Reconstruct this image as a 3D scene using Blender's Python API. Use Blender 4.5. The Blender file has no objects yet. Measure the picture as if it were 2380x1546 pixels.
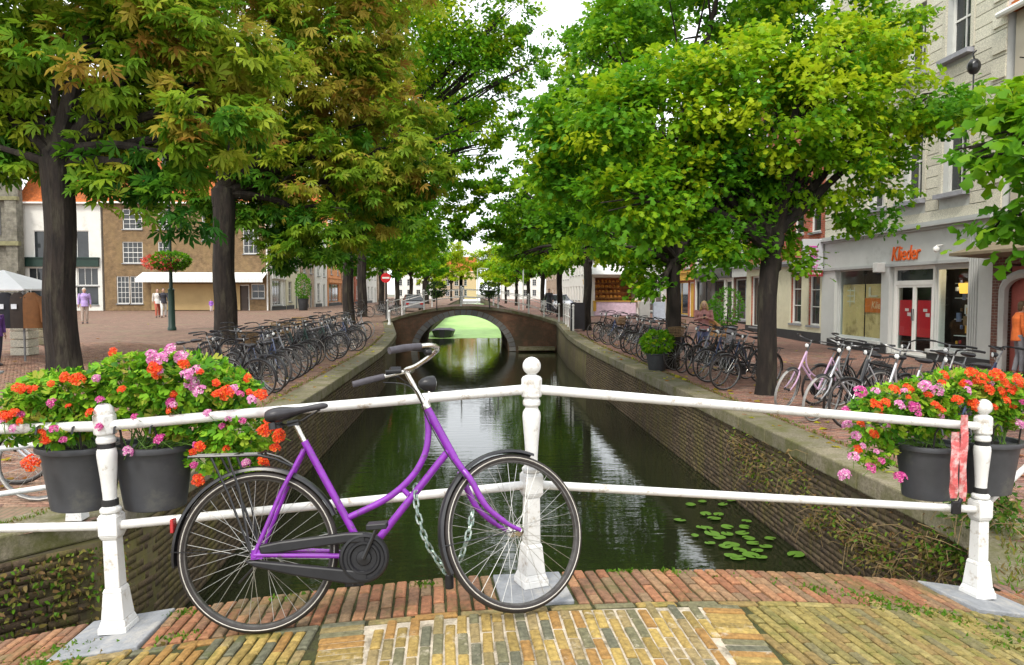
import bpy, math, random
import numpy as np
from mathutils import Vector, Matrix, Euler
random.seed(4); rng = np.random.default_rng(4)
C = bpy.context.scene.collection
R = math.radians
SC = bpy.context.scene

# ------------------------------------------------------------------ camera, sky, sun
F, CX, CY = 1719.0, 1190.0, 773.0            # focal length and centre, in pixels of a 2380 px wide frame
YAW = math.atan2(95, F); PIT = math.atan2(90, math.hypot(F, 95)); EYE = 1.45
cd = bpy.data.cameras.new('camera'); cam = bpy.data.objects.new('camera', cd); C.objects.link(cam)
cam.location = (0, 0, EYE); cam.rotation_euler = (math.pi/2 - PIT, 0, -YAW)
cd.sensor_width = 36; cd.lens = 36*F/2380; cd.clip_start = .05; cd.clip_end = 3000
SC.camera = cam
SUN_EL, SUN_AZ = R(52), R(205)                # azimuth measured from +Y clockwise
w = bpy.data.worlds.new('World'); SC.world = w; w.use_nodes = True
nt = w.node_tree; nt.nodes.clear()
sky = nt.nodes.new('ShaderNodeTexSky'); sky.sky_type = 'NISHITA'; sky.sun_disc = False
sky.sun_elevation = SUN_EL; sky.sun_rotation = SUN_AZ; sky.air_density = 1.5; sky.dust_density = 3
mx = nt.nodes.new('ShaderNodeMix'); mx.data_type = 'RGBA'; mx.inputs[0].default_value = .84
tc = nt.nodes.new('ShaderNodeTexCoord'); nz = nt.nodes.new('ShaderNodeTexNoise'); nz.inputs['Scale'].default_value = 2.2
nz.inputs['Detail'].default_value = 5
rp = nt.nodes.new('ShaderNodeValToRGB')
rp.color_ramp.elements[0].position = .3; rp.color_ramp.elements[0].color = (9.6, 9.9, 10.4, 1)
rp.color_ramp.elements[1].position = .7; rp.color_ramp.elements[1].color = (13, 13.1, 13.2, 1)
bg = nt.nodes.new('ShaderNodeBackground'); bg.inputs[1].default_value = .1
wo = nt.nodes.new('ShaderNodeOutputWorld')
L = nt.links.new
L(tc.outputs['Generated'], nz.inputs['Vector']); L(nz.outputs['Fac'], rp.inputs[0])
L(sky.outputs[0], mx.inputs[6]); L(rp.outputs[0], mx.inputs[7]); L(mx.outputs[2], bg.inputs[0]); L(bg.outputs[0], wo.inputs[0])
sd = bpy.data.lights.new('sun', 'SUN'); sun = bpy.data.objects.new('sun', sd); C.objects.link(sun)
sd.energy = 1.5; sd.angle = R(12); sd.color = (1, .95, .86)
sun.rotation_euler = (math.pi/2 - SUN_EL, 0, math.pi - SUN_AZ)
SC.view_settings.view_transform = 'Standard'; SC.view_settings.look = 'None'
SC.view_settings.exposure = .92; SC.view_settings.gamma = 1; SC.view_settings.use_curve_mapping = False
SC.render.engine = 'CYCLES'
SC.cycles.max_bounces = 9; SC.cycles.diffuse_bounces = 6; SC.cycles.transmission_bounces = 6; SC.cycles.transparent_max_bounces = 16

# ------------------------------------------------------------------ measuring helpers (pixel of the 2380x1546 photo -> world point)
_fw = Vector((math.sin(YAW)*math.cos(PIT), math.cos(YAW)*math.cos(PIT), -math.sin(PIT)))
_rt = Vector((math.cos(YAW), -math.sin(YAW), 0)); _up = _rt.cross(_fw); _cam = Vector((0, 0, EYE))
def ray(px, py): return _fw*F + _rt*(px-CX) - _up*(py-CY)
def at(px, py, Y): d = ray(px, py); return _cam + d*(Y/d.y)
def atx(px, py, X): d = ray(px, py); return _cam + d*(X/d.x)
def atz(px, py, z): d = ray(px, py); return _cam + d*((z-EYE)/d.z)
def lerp(a, b, t): return a + (b-a)*t
def smooth(t): t = max(0., min(1., t)); return t*t*(3-2*t)

# ------------------------------------------------------------------ object helpers
def tag(o, label=None, cat=None, group=None, kind=None):
    if label: o['label'] = label
    if cat: o['category'] = cat
    if group: o['group'] = group
    if kind: o['kind'] = kind
    return o
def empty(name, loc=(0, 0, 0), rz=0):
    o = bpy.data.objects.new(name, None); C.objects.link(o); o.location = loc; o.rotation_euler = (0, 0, rz)
    o.empty_display_size = .1
    return o
def link(name, me, parent=None, mat=None):
    o = bpy.data.objects.new(name, me); C.objects.link(o)
    if parent: o.parent = parent
    return o
def copy_tree(o, parent=None):
    c = o.copy(); C.objects.link(c); c.parent = parent
    for ch in o.children: copy_tree(ch, c)
    return c

class MB:
    """collects verts and faces of one mesh"""
    def __init__(s): s.v = []; s.f = []; s.m = []
    def add(s, vs, fs, mi=0):
        b = len(s.v); s.v += [tuple(p) for p in vs]; s.f += [tuple(b+i for i in q) for q in fs]; s.m += [mi]*len(fs); return s
    def box(s, c, d, rot=None, mi=0, taper=None):
        x, y, z = (q/2 for q in d); tx, ty = taper or (1, 1)
        vs = [(-x, -y, -z), (x, -y, -z), (x, y, -z), (-x, y, -z), (-x*tx, -y*ty, z), (x*tx, -y*ty, z), (x*tx, y*ty, z), (-x*tx, y*ty, z)]
        c = Vector(c)
        vs = [(rot @ Vector(p) if rot else Vector(p)) + c for p in vs]
        return s.add(vs, [(0, 3, 2, 1), (4, 5, 6, 7), (0, 1, 5, 4), (1, 2, 6, 5), (2, 3, 7, 6), (3, 0, 4, 7)], mi)
    def bb(s, a, b, mi=0):      # box from corner to corner
        return s.box([(p+q)/2 for p, q in zip(a, b)], [abs(q-p) for p, q in zip(a, b)], None, mi)
    def tube(s, pts, r, n=8, closed=False, caps=True, mi=0, flat=None, rough=0):
        pts = [Vector(p) for p in pts]; k = len(pts)
        rs = r if isinstance(r, (list, tuple)) else [r]*k
        prev = None; vs = []; fac0 = [1 + rough*(random.random()-.5)*1.4 for _ in range(n)] if rough else None; fac = list(fac0) if rough else None
        for i, p in enumerate(pts):
            if closed: t = pts[(i+1) % k] - pts[i-1]
            else: t = pts[min(i+1, k-1)] - pts[max(i-1, 0)]
            if t.length < 1e-9: t = Vector((0, 0, 1))
            t.normalize()
            if prev is None:
                a = Vector((0, 0, 1)) if abs(t.z) < .9 else Vector((1, 0, 0))
                u = t.cross(a).normalized()
            else:
                u = prev - t*prev.dot(t)
                u = u.normalized() if u.length > 1e-6 else t.orthogonal().normalized()
            prev = u; v = t.cross(u)
            for j in range(n):
                an = 2*math.pi*j/n
                if rough: fac[j] += rough*.3*(random.random()-.5) - .12*(fac[j]-fac0[j])
                rr = rs[i]*(fac[j] if rough else 1)
                q = u*math.cos(an)*rr + v*math.sin(an)*rr
                vs.append(p+q)
        fs = []
        for i in range(k if closed else k-1):
            a = i*n; b = ((i+1) % k)*n
            for j in range(n): fs.append((a+j, a+(j+1) % n, b+(j+1) % n, b+j))
        if caps and not closed:
            fs.append(tuple(range(n-1, -1, -1))); fs.append(tuple((k-1)*n+j for j in range(n)))
        return s.add(vs, fs, mi)
    def lathe(s, prof, n=16, M=None, mi=0, square=0):
        vs = []; M = M or Matrix()
        for r, z in prof:
            for j in range(n):
                a = 2*math.pi*(j+.5)/n
                vs.append(M @ Vector((r*math.cos(a), r*math.sin(a), z)))
        fs = []
        for i in range(len(prof)-1):
            for j in range(n): fs.append((i*n+j, i*n+(j+1) % n, (i+1)*n+(j+1) % n, (i+1)*n+j))
        fs.append(tuple(range(n-1, -1, -1))); fs.append(tuple((len(prof)-1)*n+j for j in range(n)))
        return s.add(vs, fs, mi)
    def ball(s, c, r, n=10, m=7, mi=0, M=None):
        rr = r if isinstance(r, (list, tuple)) else (r, r, r); c = Vector(c)
        vs = []
        for i in range(m+1):
            t = math.pi*i/m
            for j in range(n):
                a = 2*math.pi*j/n
                q = Vector((rr[0]*math.sin(t)*math.cos(a), rr[1]*math.sin(t)*math.sin(a), -rr[2]*math.cos(t)))
                vs.append((M @ q if M else q) + c)
        fs = [(i*n+j, i*n+(j+1) % n, (i+1)*n+(j+1) % n, (i+1)*n+j) for i in range(m) for j in range(n)]
        return s.add(vs, fs, mi)
    def prism(s, poly, vec, mi=0):
        poly = [Vector(p) for p in poly]; vec = Vector(vec); n = len(poly)
        return s.add(poly + [p+vec for p in poly],
                     [tuple(range(n-1, -1, -1)), tuple(range(n, 2*n))] + [(i, (i+1) % n, n+(i+1) % n, n+i) for i in range(n)], mi)
    def quad(s, a, b, c, d, mi=0): return s.add([a, b, c, d], [(0, 1, 2, 3)], mi)
    def mesh(s, name, mats, sm=False):
        me = bpy.data.meshes.new(name); me.from_pydata(s.v, [], s.f)
        for m in (mats if isinstance(mats, (list, tuple)) else [mats]): me.materials.append(m)
        if any(s.m): me.polygons.foreach_set('material_index', s.m)
        if sm:
            me.polygons.foreach_set('use_smooth', [True]*len(s.f))
            try: me.set_sharp_from_angle(angle=R(40))
            except Exception: pass
        me.update(); return me
    def build(s, name, mats, parent=None, sm=False, bevel=0, label=None):
        o = link(name, s.mesh(name, mats, sm), parent)
        if bevel:
            b = o.modifiers.new('bevel', 'BEVEL'); b.width = bevel; b.segments = 2; b.limit_method = 'ANGLE'; b.angle_limit = R(50)
        if label: o['label'] = label
        return o

def np_mesh(name, V, Fc, mats, parent=None, tint=None, sm=False, mi=None):
    """V (n,3), Fc (m,k) -> object; tint: per vertex float"""
    V = np.asarray(V, np.float32); Fc = np.asarray(Fc, np.int32); m, k = Fc.shape
    me = bpy.data.meshes.new(name)
    me.vertices.add(len(V)); me.vertices.foreach_set('co', V.ravel())
    me.loops.add(m*k); me.loops.foreach_set('vertex_index', Fc.ravel())
    me.polygons.add(m); me.polygons.foreach_set('loop_start', np.arange(0, m*k, k, dtype=np.int32))
    if sm: me.polygons.foreach_set('use_smooth', np.ones(m, bool))
    for a in (mats if isinstance(mats, (list, tuple)) else [mats]): me.materials.append(a)
    if mi is not None: me.polygons.foreach_set('material_index', np.asarray(mi, np.int32))
    if tint is not None:
        at_ = me.attributes.new('tint', 'FLOAT', 'POINT'); at_.data.foreach_set('value', np.asarray(tint, np.float32))
    me.update(calc_edges=True)
    return link(name, me, parent)

# ------------------------------------------------------------------ materials
_mats = {}
def nodes(name):
    m = bpy.data.materials.new(name); m.use_nodes = True
    t = m.node_tree; b = t.nodes['Principled BSDF']; return m, t, b
def mat(name, col, rough=.6, metal=0., var=.18, scale=5., bump=0., bscale=30., spec=.4, dirt=None, dscale=2., damt=.5, stretch=None):
    """plain surface: base colour with mottling, optional dirt colour in patches, optional fine relief"""
    if name in _mats: return _mats[name]
    m, t, b = nodes(name); N = t.nodes.new; l = t.links.new
    b.inputs['Roughness'].default_value = rough; b.inputs['Metallic'].default_value = metal; b.inputs['Specular IOR Level'].default_value = spec
    co = N('ShaderNodeTexCoord'); vec = co.outputs['Object']
    if stretch:
        mp = N('ShaderNodeMapping'); mp.inputs['Scale'].default_value = stretch; l(vec, mp.inputs[0]); vec = mp.outputs[0]
    n = N('ShaderNodeTexNoise'); n.inputs['Scale'].default_value = scale; n.inputs['Detail'].default_value = 6; n.inputs['Roughness'].default_value = .65
    l(vec, n.inputs['Vector'])
    r = N('ShaderNodeValToRGB'); e = r.color_ramp.elements
    e[0].position = .3; e[0].color = [max(0, c*(1-var)) for c in col]+[1]; e[1].position = .7; e[1].color = [min(1, c*(1+var)) for c in col]+[1]
    l(n.outputs['Fac'], r.inputs[0]); out = r.outputs[0]
    if dirt:
        n2 = N('ShaderNodeTexNoise'); n2.inputs['Scale'].default_value = dscale; n2.inputs['Detail'].default_value = 8; n2.inputs['Roughness'].default_value = .7
        l(vec, n2.inputs['Vector'])
        r2 = N('ShaderNodeValToRGB'); r2.color_ramp.elements[0].position = .62-.3*damt; r2.color_ramp.elements[1].position = .72-.15*damt
        l(n2.outputs['Fac'], r2.inputs[0])
        x = N('ShaderNodeMix'); x.data_type = 'RGBA'; x.inputs[7].default_value = (*dirt, 1)
        l(r2.outputs[0], x.inputs[0]); l(out, x.inputs[6]); out = x.outputs[2]
    l(out, b.inputs['Base Color'])
    if bump:
        n3 = N('ShaderNodeTexNoise'); n3.inputs['Scale'].default_value = bscale; n3.inputs['Detail'].default_value = 5; l(vec, n3.inputs['Vector'])
        bp = N('ShaderNodeBump'); bp.inputs['Strength'].default_value = bump; bp.inputs['Distance'].default_value = .02
        l(n3.outputs['Fac'], bp.inputs['Height']); l(bp.outputs[0], b.inputs['Normal'])
    _mats[name] = m; return m

def palette(name, cols, rough=.8, moss=None, mscale=3., mamt=.5, bump=.35, streak=None, spec=.3):
    """pieces that each take one of several colours, with grain and moss"""
    if name in _mats: return _mats[name]
    m, t, b = nodes(name); N = t.nodes.new; l = t.links.new
    b.inputs['Roughness'].default_value = rough; b.inputs['Specular IOR Level'].default_value = spec
    oi = N('ShaderNodeObjectInfo'); ge = N('ShaderNodeNewGeometry')
    ad = N('ShaderNodeMath'); ad.operation = 'ADD'; l(oi.outputs['Random'], ad.inputs[0]); l(ge.outputs['Random Per Island'], ad.inputs[1])
    fr = N('ShaderNodeMath'); fr.operation = 'FRACT'; l(ad.outputs[0], fr.inputs[0])
    r = N('ShaderNodeValToRGB'); r.color_ramp.interpolation = 'CONSTANT'; e = r.color_ramp.elements
    while len(e) < len(cols): e.new(.5)
    for i, c in enumerate(cols): e[i].position = i/len(cols); e[i].color = (*c, 1)
    l(fr.outputs[0], r.inputs[0])
    n = N('ShaderNodeTexNoise'); n.inputs['Scale'].default_value = 38; n.inputs['Detail'].default_value = 8; n.inputs['Roughness'].default_value = .7; l(ge.outputs['Position'], n.inputs['Vector'])
    mr = N('ShaderNodeMapRange'); mr.inputs['From Min'].default_value = .3; mr.inputs['From Max'].default_value = .7; mr.inputs['To Min'].default_value = .5; mr.inputs['To Max'].default_value = 1.45
    l(n.outputs['Fac'], mr.inputs[0])
    mu = N('ShaderNodeVectorMath'); mu.operation = 'SCALE'; l(r.outputs[0], mu.inputs[0]); l(mr.outputs[0], mu.inputs['Scale']); out = mu.outputs[0]
    if moss:
        n2 = N('ShaderNodeTexNoise'); n2.inputs['Scale'].default_value = mscale; n2.inputs['Detail'].default_value = 9; n2.inputs['Roughness'].default_value = .75
        if streak:
            mp = N('ShaderNodeMapping'); mp.inputs['Scale'].default_value = streak; l(ge.outputs['Position'], mp.inputs[0]); l(mp.outputs[0], n2.inputs['Vector'])
        else: l(ge.outputs['Position'], n2.inputs['Vector'])
        r2 = N('ShaderNodeValToRGB'); r2.color_ramp.elements[0].position = .66-.3*mamt; r2.color_ramp.elements[1].position = .8-.2*mamt
        l(n2.outputs['Fac'], r2.inputs[0])
        x = N('ShaderNodeMix'); x.data_type = 'RGBA'; x.inputs[7].default_value = (*moss, 1)
        l(r2.outputs[0], x.inputs[0]); l(out, x.inputs[6]); out = x.outputs[2]
    l(out, b.inputs['Base Color'])
    n3 = N('ShaderNodeTexNoise'); n3.inputs['Scale'].default_value = 60; n3.inputs['Detail'].default_value = 6; l(ge.outputs['Position'], n3.inputs['Vector'])
    bp = N('ShaderNodeBump'); bp.inputs['Strength'].default_value = bump; bp.inputs['Distance'].default_value = .01
    l(n3.outputs['Fac'], bp.inputs['Height']); l(bp.outputs[0], b.inputs['Normal'])
    _mats[name] = m; return m

def brickmat(name, c1, c2, mortar, bw=.22, bh=.07, rough=.85, vertical=True, stain=None, samt=.4, sscale=.6, streak=False):
    """far brickwork or paving (laid out in metres); vertical: in the wall's own x+y / z, else on the ground"""
    if name in _mats: return _mats[name]
    m, t, b = nodes(name); N = t.nodes.new; l = t.links.new
    b.inputs['Roughness'].default_value = rough; b.inputs['Specular IOR Level'].default_value = .25
    co = N('ShaderNodeTexCoord'); sp = N('ShaderNodeSeparateXYZ'); cb = N('ShaderNodeCombineXYZ'); l(co.outputs['Object'], sp.inputs[0])
    if vertical:
        ad = N('ShaderNodeMath'); ad.operation = 'ADD'; l(sp.outputs[0], ad.inputs[0]); l(sp.outputs[1], ad.inputs[1])
        l(ad.outputs[0], cb.inputs[0]); l(sp.outputs[2], cb.inputs[1])
    else:
        l(sp.outputs[1], cb.inputs[0]); l(sp.outputs[0], cb.inputs[1])
    br = N('ShaderNodeTexBrick'); br.inputs['Scale'].default_value = 1; br.inputs['Brick Width'].default_value = bw; br.inputs['Row Height'].default_value = bh
    br.inputs['Mortar Size'].default_value = .008; br.inputs['Color1'].default_value = (*c1, 1); br.inputs['Color2'].default_value = (*c2, 1); br.inputs['Mortar'].default_value = (*mortar, 1)
    l(cb.outputs[0], br.inputs['Vector'])
    n = N('ShaderNodeTexNoise'); n.inputs['Scale'].default_value = 2.6; n.inputs['Detail'].default_value = 10; n.inputs['Roughness'].default_value = .7; l(co.outputs['Object'], n.inputs['Vector'])
    mr = N('ShaderNodeMapRange'); mr.inputs['From Min'].default_value = .3; mr.inputs['From Max'].default_value = .7; mr.inputs['To Min'].default_value = .55; mr.inputs['To Max'].default_value = 1.4
    l(n.outputs['Fac'], mr.inputs[0])
    mu = N('ShaderNodeVectorMath'); mu.operation = 'SCALE'; l(br.outputs[0], mu.inputs[0]); l(mr.outputs[0], mu.inputs['Scale']); out = mu.outputs[0]
    if stain:
        mp = N('ShaderNodeMapping'); mp.inputs['Scale'].default_value = (4, 4, .35) if streak else (1, 1, 1); l(co.outputs['Object'], mp.inputs[0])
        n2 = N('ShaderNodeTexNoise'); n2.inputs['Scale'].default_value = sscale; n2.inputs['Detail'].default_value = 8; n2.inputs['Roughness'].default_value = .72; l(mp.outputs[0], n2.inputs['Vector'])
        r2 = N('ShaderNodeValToRGB'); r2.color_ramp.elements[0].position = .62-.3*samt; r2.color_ramp.elements[1].position = .8-.2*samt; l(n2.outputs['Fac'], r2.inputs[0])
        x = N('ShaderNodeMix'); x.data_type = 'RGBA'; x.inputs[7].default_value = (*stain, 1); l(r2.outputs[0], x.inputs[0]); l(out, x.inputs[6]); out = x.outputs[2]
    l(out, b.inputs['Base Color'])
    n4 = N('ShaderNodeTexNoise'); n4.inputs['Scale'].default_value = 25; n4.inputs['Detail'].default_value = 4; l(co.outputs['Object'], n4.inputs['Vector'])
    ma = N('ShaderNodeMath'); ma.operation = 'MULTIPLY_ADD'; ma.inputs[1].default_value = .4; l(n4.outputs['Fac'], ma.inputs[0])
    iv = N('ShaderNodeMath'); iv.operation = 'SUBTRACT'; iv.inputs[0].default_value = 1; l(br.outputs['Fac'], iv.inputs[1]); l(iv.outputs[0], ma.inputs[2])
    bp = N('ShaderNodeBump'); bp.inputs['Strength'].default_value = .5; bp.inputs['Distance'].default_value = .012; l(ma.outputs[0], bp.inputs['Height']); l(bp.outputs[0], b.inputs['Normal'])
    _mats[name] = m; return m

def leafmat(name, stops, trans=.35, rough=.5, spec=.16):
    if name in _mats: return _mats[name]
    m, t, b = nodes(name); N = t.nodes.new; l = t.links.new
    a = N('ShaderNodeAttribute'); a.attribute_name = 'tint'
    r = N('ShaderNodeValToRGB'); e = r.color_ramp.elements
    while len(e) < len(stops): e.new(.5)
    for i, (p, c) in enumerate(stops): e[i].position = p; e[i].color = (*c, 1)
    l(a.outputs['Fac'], r.inputs[0]); l(r.outputs[0], b.inputs['Base Color'])
    b.inputs['Roughness'].default_value = rough; b.inputs['Specular IOR Level'].default_value = spec
    tr = N('ShaderNodeBsdfTranslucent'); l(r.outputs[0], tr.inputs[0])
    x = N('ShaderNodeMixShader'); x.inputs[0].default_value = trans
    l(b.outputs[0], x.inputs[1]); l(tr.outputs[0], x.inputs[2]); l(x.outputs[0], t.nodes['Material Output'].inputs[0])
    _mats[name] = m; return m

def glassmat(name, tintc=(.9, .95, .95)):
    if name in _mats: return _mats[name]
    m, t, b = nodes(name); N = t.nodes.new; l = t.links.new
    tr = N('ShaderNodeBsdfTransparent'); tr.inputs[0].default_value = (*tintc, 1)
    gl = N('ShaderNodeBsdfGlossy'); gl.inputs['Roughness'].default_value = .02
    fr = N('ShaderNodeFresnel'); fr.inputs[0].default_value = 1.5; ge = N('ShaderNodeNewGeometry'); iv = N('ShaderNodeMath'); iv.operation = 'SUBTRACT'; iv.inputs[0].default_value = 1; l(ge.outputs['Backfacing'], iv.inputs[1]); mu = N('ShaderNodeMath'); mu.operation = 'MULTIPLY'; l(fr.outputs[0], mu.inputs[0]); l(iv.outputs[0], mu.inputs[1])
    x = N('ShaderNodeMixShader'); l(mu.outputs[0], x.inputs[0]); l(tr.outputs[0], x.inputs[1]); l(gl.outputs[0], x.inputs[2])
    l(x.outputs[0], t.nodes['Material Output'].inputs[0]); _mats[name] = m; return m

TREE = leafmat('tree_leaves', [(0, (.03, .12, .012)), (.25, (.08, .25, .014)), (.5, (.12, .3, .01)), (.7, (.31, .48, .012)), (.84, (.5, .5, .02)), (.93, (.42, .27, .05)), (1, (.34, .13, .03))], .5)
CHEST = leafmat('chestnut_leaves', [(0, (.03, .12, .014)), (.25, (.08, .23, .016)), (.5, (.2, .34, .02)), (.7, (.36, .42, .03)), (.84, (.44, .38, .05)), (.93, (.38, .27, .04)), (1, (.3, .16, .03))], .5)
GERAN = leafmat('geranium_leaves', [(0, (.035, .14, .012)), (.4, (.14, .36, .018)), (.8, (.34, .55, .035)), (1, (.34, .32, .05))], .35)
WEED = leafmat('weed_leaves', [(0, (.03, .09, .01)), (.5, (.1, .22, .015)), (.75, (.2, .17, .04)), (1, (.2, .12, .05))], .3)
PAINT = mat('white_paint', (.68, .68, .66), .38, var=.06, scale=9, bump=.12, bscale=35, dirt=(.36, .3, .23), dscale=16, damt=.22)
CHROME = mat('scuffed_chrome', (.62, .6, .56), .25, 1, var=.3, scale=60)
PURPLE = mat('purple_enamel', (.2, .022, .33), .26, var=.2, scale=14, spec=.55, dirt=(.1, .045, .12), dscale=38, damt=.3)
RUBBER = mat('black_rubber', (.026, .021, .019), .6, var=.3, scale=30)
TYREB = mat('dusty_tyre', (.05, .04, .034), .8, var=.35, scale=25)
BLACKP = mat('black_plastic', (.014, .014, .016), .38, var=.25, scale=20)
BLACKM = mat('black_enamel', (.016, .016, .018), .3, var=.3, scale=15, spec=.5)
GREYGRIP = mat('worn_grey_grip', (.06, .055, .065), .6, var=.25, scale=40)
STRIPE = mat('reflective_stripe', (.55, .52, .46), .4, var=.25, scale=40)
STEEL = mat('spoke_steel', (.55, .55, .52), .35, .9, var=.2, scale=50)
BLUESTONE = mat('bluestone', (.24, .25, .265), .7, var=.2, scale=14, bump=.25, bscale=70, dirt=(.36, .35, .33), dscale=9, damt=.35)
POT = mat('anthracite_pot', (.055, .057, .063), .42, var=.2, scale=6, dirt=(.1, .1, .09), dscale=5, damt=.25)
SOIL = mat('soil', (.03, .022, .016), .95, var=.5, scale=40, bump=.6)
BARK = mat('bark', (.017, .012, .009), .9, var=.65, scale=9, bump=1., bscale=22, stretch=(1, 1, .22), dirt=(.05, .044, .028), dscale=5, damt=.35)
COPING = palette('coping_stone', [(.2, .175, .12), (.17, .15, .1), (.22, .19, .13), (.18, .16, .12)], .85, (.1, .1, .03), 2.2, .8)
DARKGLASS = mat('dark_window_glass', (.03, .035, .038), .06, var=.3, scale=1.2, spec=.6)
CREAM = mat('cream_paint', (.62, .58, .42), .6, var=.08, scale=3, dirt=(.45, .42, .3), dscale=1.5, damt=.2)
WHITEW = mat('white_woodwork', (.74, .73, .69), .5, var=.07, scale=4)
GREYST = mat('grey_stucco', (.47, .48, .46), .7, var=.06, scale=2, bump=.08, dirt=(.38, .38, .36), dscale=1.2, damt=.2)
STONEB = palette('pale_stone', [(.6, .57, .46), (.56, .53, .43), (.63, .6, .49), (.58, .55, .45)], .75, (.42, .4, .34), 1.2, .2, .05)
DARKSKIRT = mat('dark_plinth', (.035, .037, .04), .6, var=.25, scale=6)
TILE = mat('orange_roof_tile', (.5, .14, .035), .75, var=.35, scale=5, dirt=(.24, .1, .05), dscale=2, damt=.3)
SLATE = mat('slate_roof', (.09, .09, .1), .7, var=.2, scale=5)

# ------------------------------------------------------------------ the ground, the canal, the bridge deck
def yr(X): return 3.48 + .031*(X+1.65) + .0272*(X+1.65)*(X-.29)       # line of the near railing
def dz(X): return max(-.395, -.12 + .0773*(X+1.65) - .0417*(X+1.65)*(X-.29))  # hump of the near bridge
def qz(Y): return -.4 + .3*smooth((Y-26)/15)                          # height of the quays along the canal
def gz(X, Y):
    q = qz(Y)
    if X < 0: return lerp(q, .05, smooth((-X-4.6)/6.))
    return q + .12*smooth((X-8)/6)*0
WATER = -1.75
LW = [(-5.6, -8), (-5.4, 3.6), (-4.7, 4.8), (-3.6, 5.72), (-3.1, 6.15), (-2.94, 6.9), (-2.94, 24), (-3.25, 32), (-4.4, 41), (-4.4, 50), (-3.4, 58), (-3.4, 330)]
RW = [(3.45, -8), (3.3, 4.45), (3.95, 5.25), (4.06, 6.0), (4.06, 24), (4.2, 32), (4.75, 41), (4.75, 50), (4.0, 58), (4.0, 330)]
def edge_x(W, Y):
    for (x0, y0), (x1, y1) in zip(W, W[1:]):
        if y0 <= Y <= y1: return lerp(x0, x1, (Y-y0)/(y1-y0))
    return W[-1][0]
YS = sorted(set([-8, -4, 0, 2, 3, 3.6, 4, 4.45, 4.8, 5.25, 5.72, 6, 6.15, 6.5, 6.9, 8, 10, 12, 15, 18, 21, 24, 26, 28, 30, 32, 34, 36, 38, 41, 45, 50, 54, 58, 70, 90, 120, 160, 220, 330]))
XO = [0, .5, 1, 1.6, 2.2, 3, 4, 5, 6, 7, 8, 10, 13, 18, 26, 40, 70, 150, 400]
PAVE = brickmat('clinker_paving', (.27, .155, .11), (.21, .12, .09), (.1, .085, .06), .2, .06, .85, False, (.2, .17, .1), .35, .5)
PAVR = brickmat('red_clinker_paving', (.26, .135, .1), (.2, .105, .085), (.11, .08, .06), .2, .06, .85, False, (.19, .16, .1), .25, .5)
for side, W, nm in ((-1, LW, 'square_pavement'), (1, RW, 'quay_pavement')):
    V = []; Fc = []
    for Y in YS:
        e = edge_x(W, Y)
        for o_ in XO:
            X = e + side*(o_+.02); V.append((X, Y, gz(X, Y) - .012))
    k = len(XO)
    for i in range(len(YS)-1):
        for j in range(k-1):
            a = i*k+j; q = (a, a+1, a+k+1, a+k)
            Fc.append(q if side > 0 else q[::-1])
    o = np_mesh(nm, V, Fc, PAVE if side < 0 else PAVR); tag(o, kind='structure')
far = MB().quad((-2500, 330, -.15), (2500, 330, -.15), (2500, 2600, -.15), (-2500, 2600, -.15)).build('ground', mat('far_ground', (.15, .14, .1), .9)); tag(far, kind='structure')

def pavers(name, x0, x1, y0, y1, W, side, m, parent=None, L_=.2, B_=.058, gap=.006, h=.014):
    ny = int((y1-y0)/B_); bx = []
    for j in range(ny):
        y = y0 + j*B_ + B_/2
        e = edge_x(W, y) + side*.52
        a, b = (max(x0, e), x1) if side > 0 else (x0, min(x1, e))
        off = (j % 2)*L_/2
        x = a - off
        while x < b:
            xa, xb = max(x, a), min(x+L_, b)
            if xb-xa > .03: bx.append(((xa+xb)/2, y, (xb-xa-gap)/2))
            x += L_
    P = np.array(bx); n = len(P); hy = (B_-gap)/2
    Z = np.array([gz(a, b) for a, b, _ in bx]) + rng.normal(0, .0022, n)
    V = np.zeros((n, 8, 3)); sg = [(-1, -1), (1, -1), (1, 1), (-1, 1)]
    for i, (sx, sy) in enumerate(sg):
        V[:, i] = np.stack([P[:, 0]+sx*P[:, 2], P[:, 1]+sy*hy, Z-.02], 1)
        V[:, i+4] = np.stack([P[:, 0]+sx*(P[:, 2]-.003), P[:, 1]+sy*(hy-.003), Z+h-.012+.002*rng.normal(0, 1, n)*0], 1)
    Fq = np.array([(4, 5, 6, 7), (0, 1, 5, 4), (1, 2, 6, 5), (2, 3, 7, 6), (3, 0, 4, 7)])
    Fc = (Fq[None] + (np.arange(n)*8)[:, None, None]).reshape(-1, 4)
    o = np_mesh(name, V.reshape(-1, 3), Fc, m, parent); tag(o, kind='stuff'); return o
RP = palette('red_clinkers', [(.29, .15, .105), (.24, .12, .09), (.2, .115, .095), (.27, .165, .12), (.22, .15, .12), (.18, .1, .08)], .8, (.2, .17, .08), 1.1, .3)
LP = palette('brown_clinkers', [(.28, .16, .11), (.24, .13, .09), (.31, .19, .13), (.21, .13, .1), (.26, .17, .115)], .8, (.17, .15, .06), 1.2, .35)
sq = bpy.data.objects['square_pavement']; qp = bpy.data.objects['quay_pavement']
pavers('paving_bricks', 4.6, 12.6, 6.3, 23, RW, 1, RP, qp)
pavers('paving_bricks', -11.5, -3.4, 6.6, 22, LW, -1, LP, sq)

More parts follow.
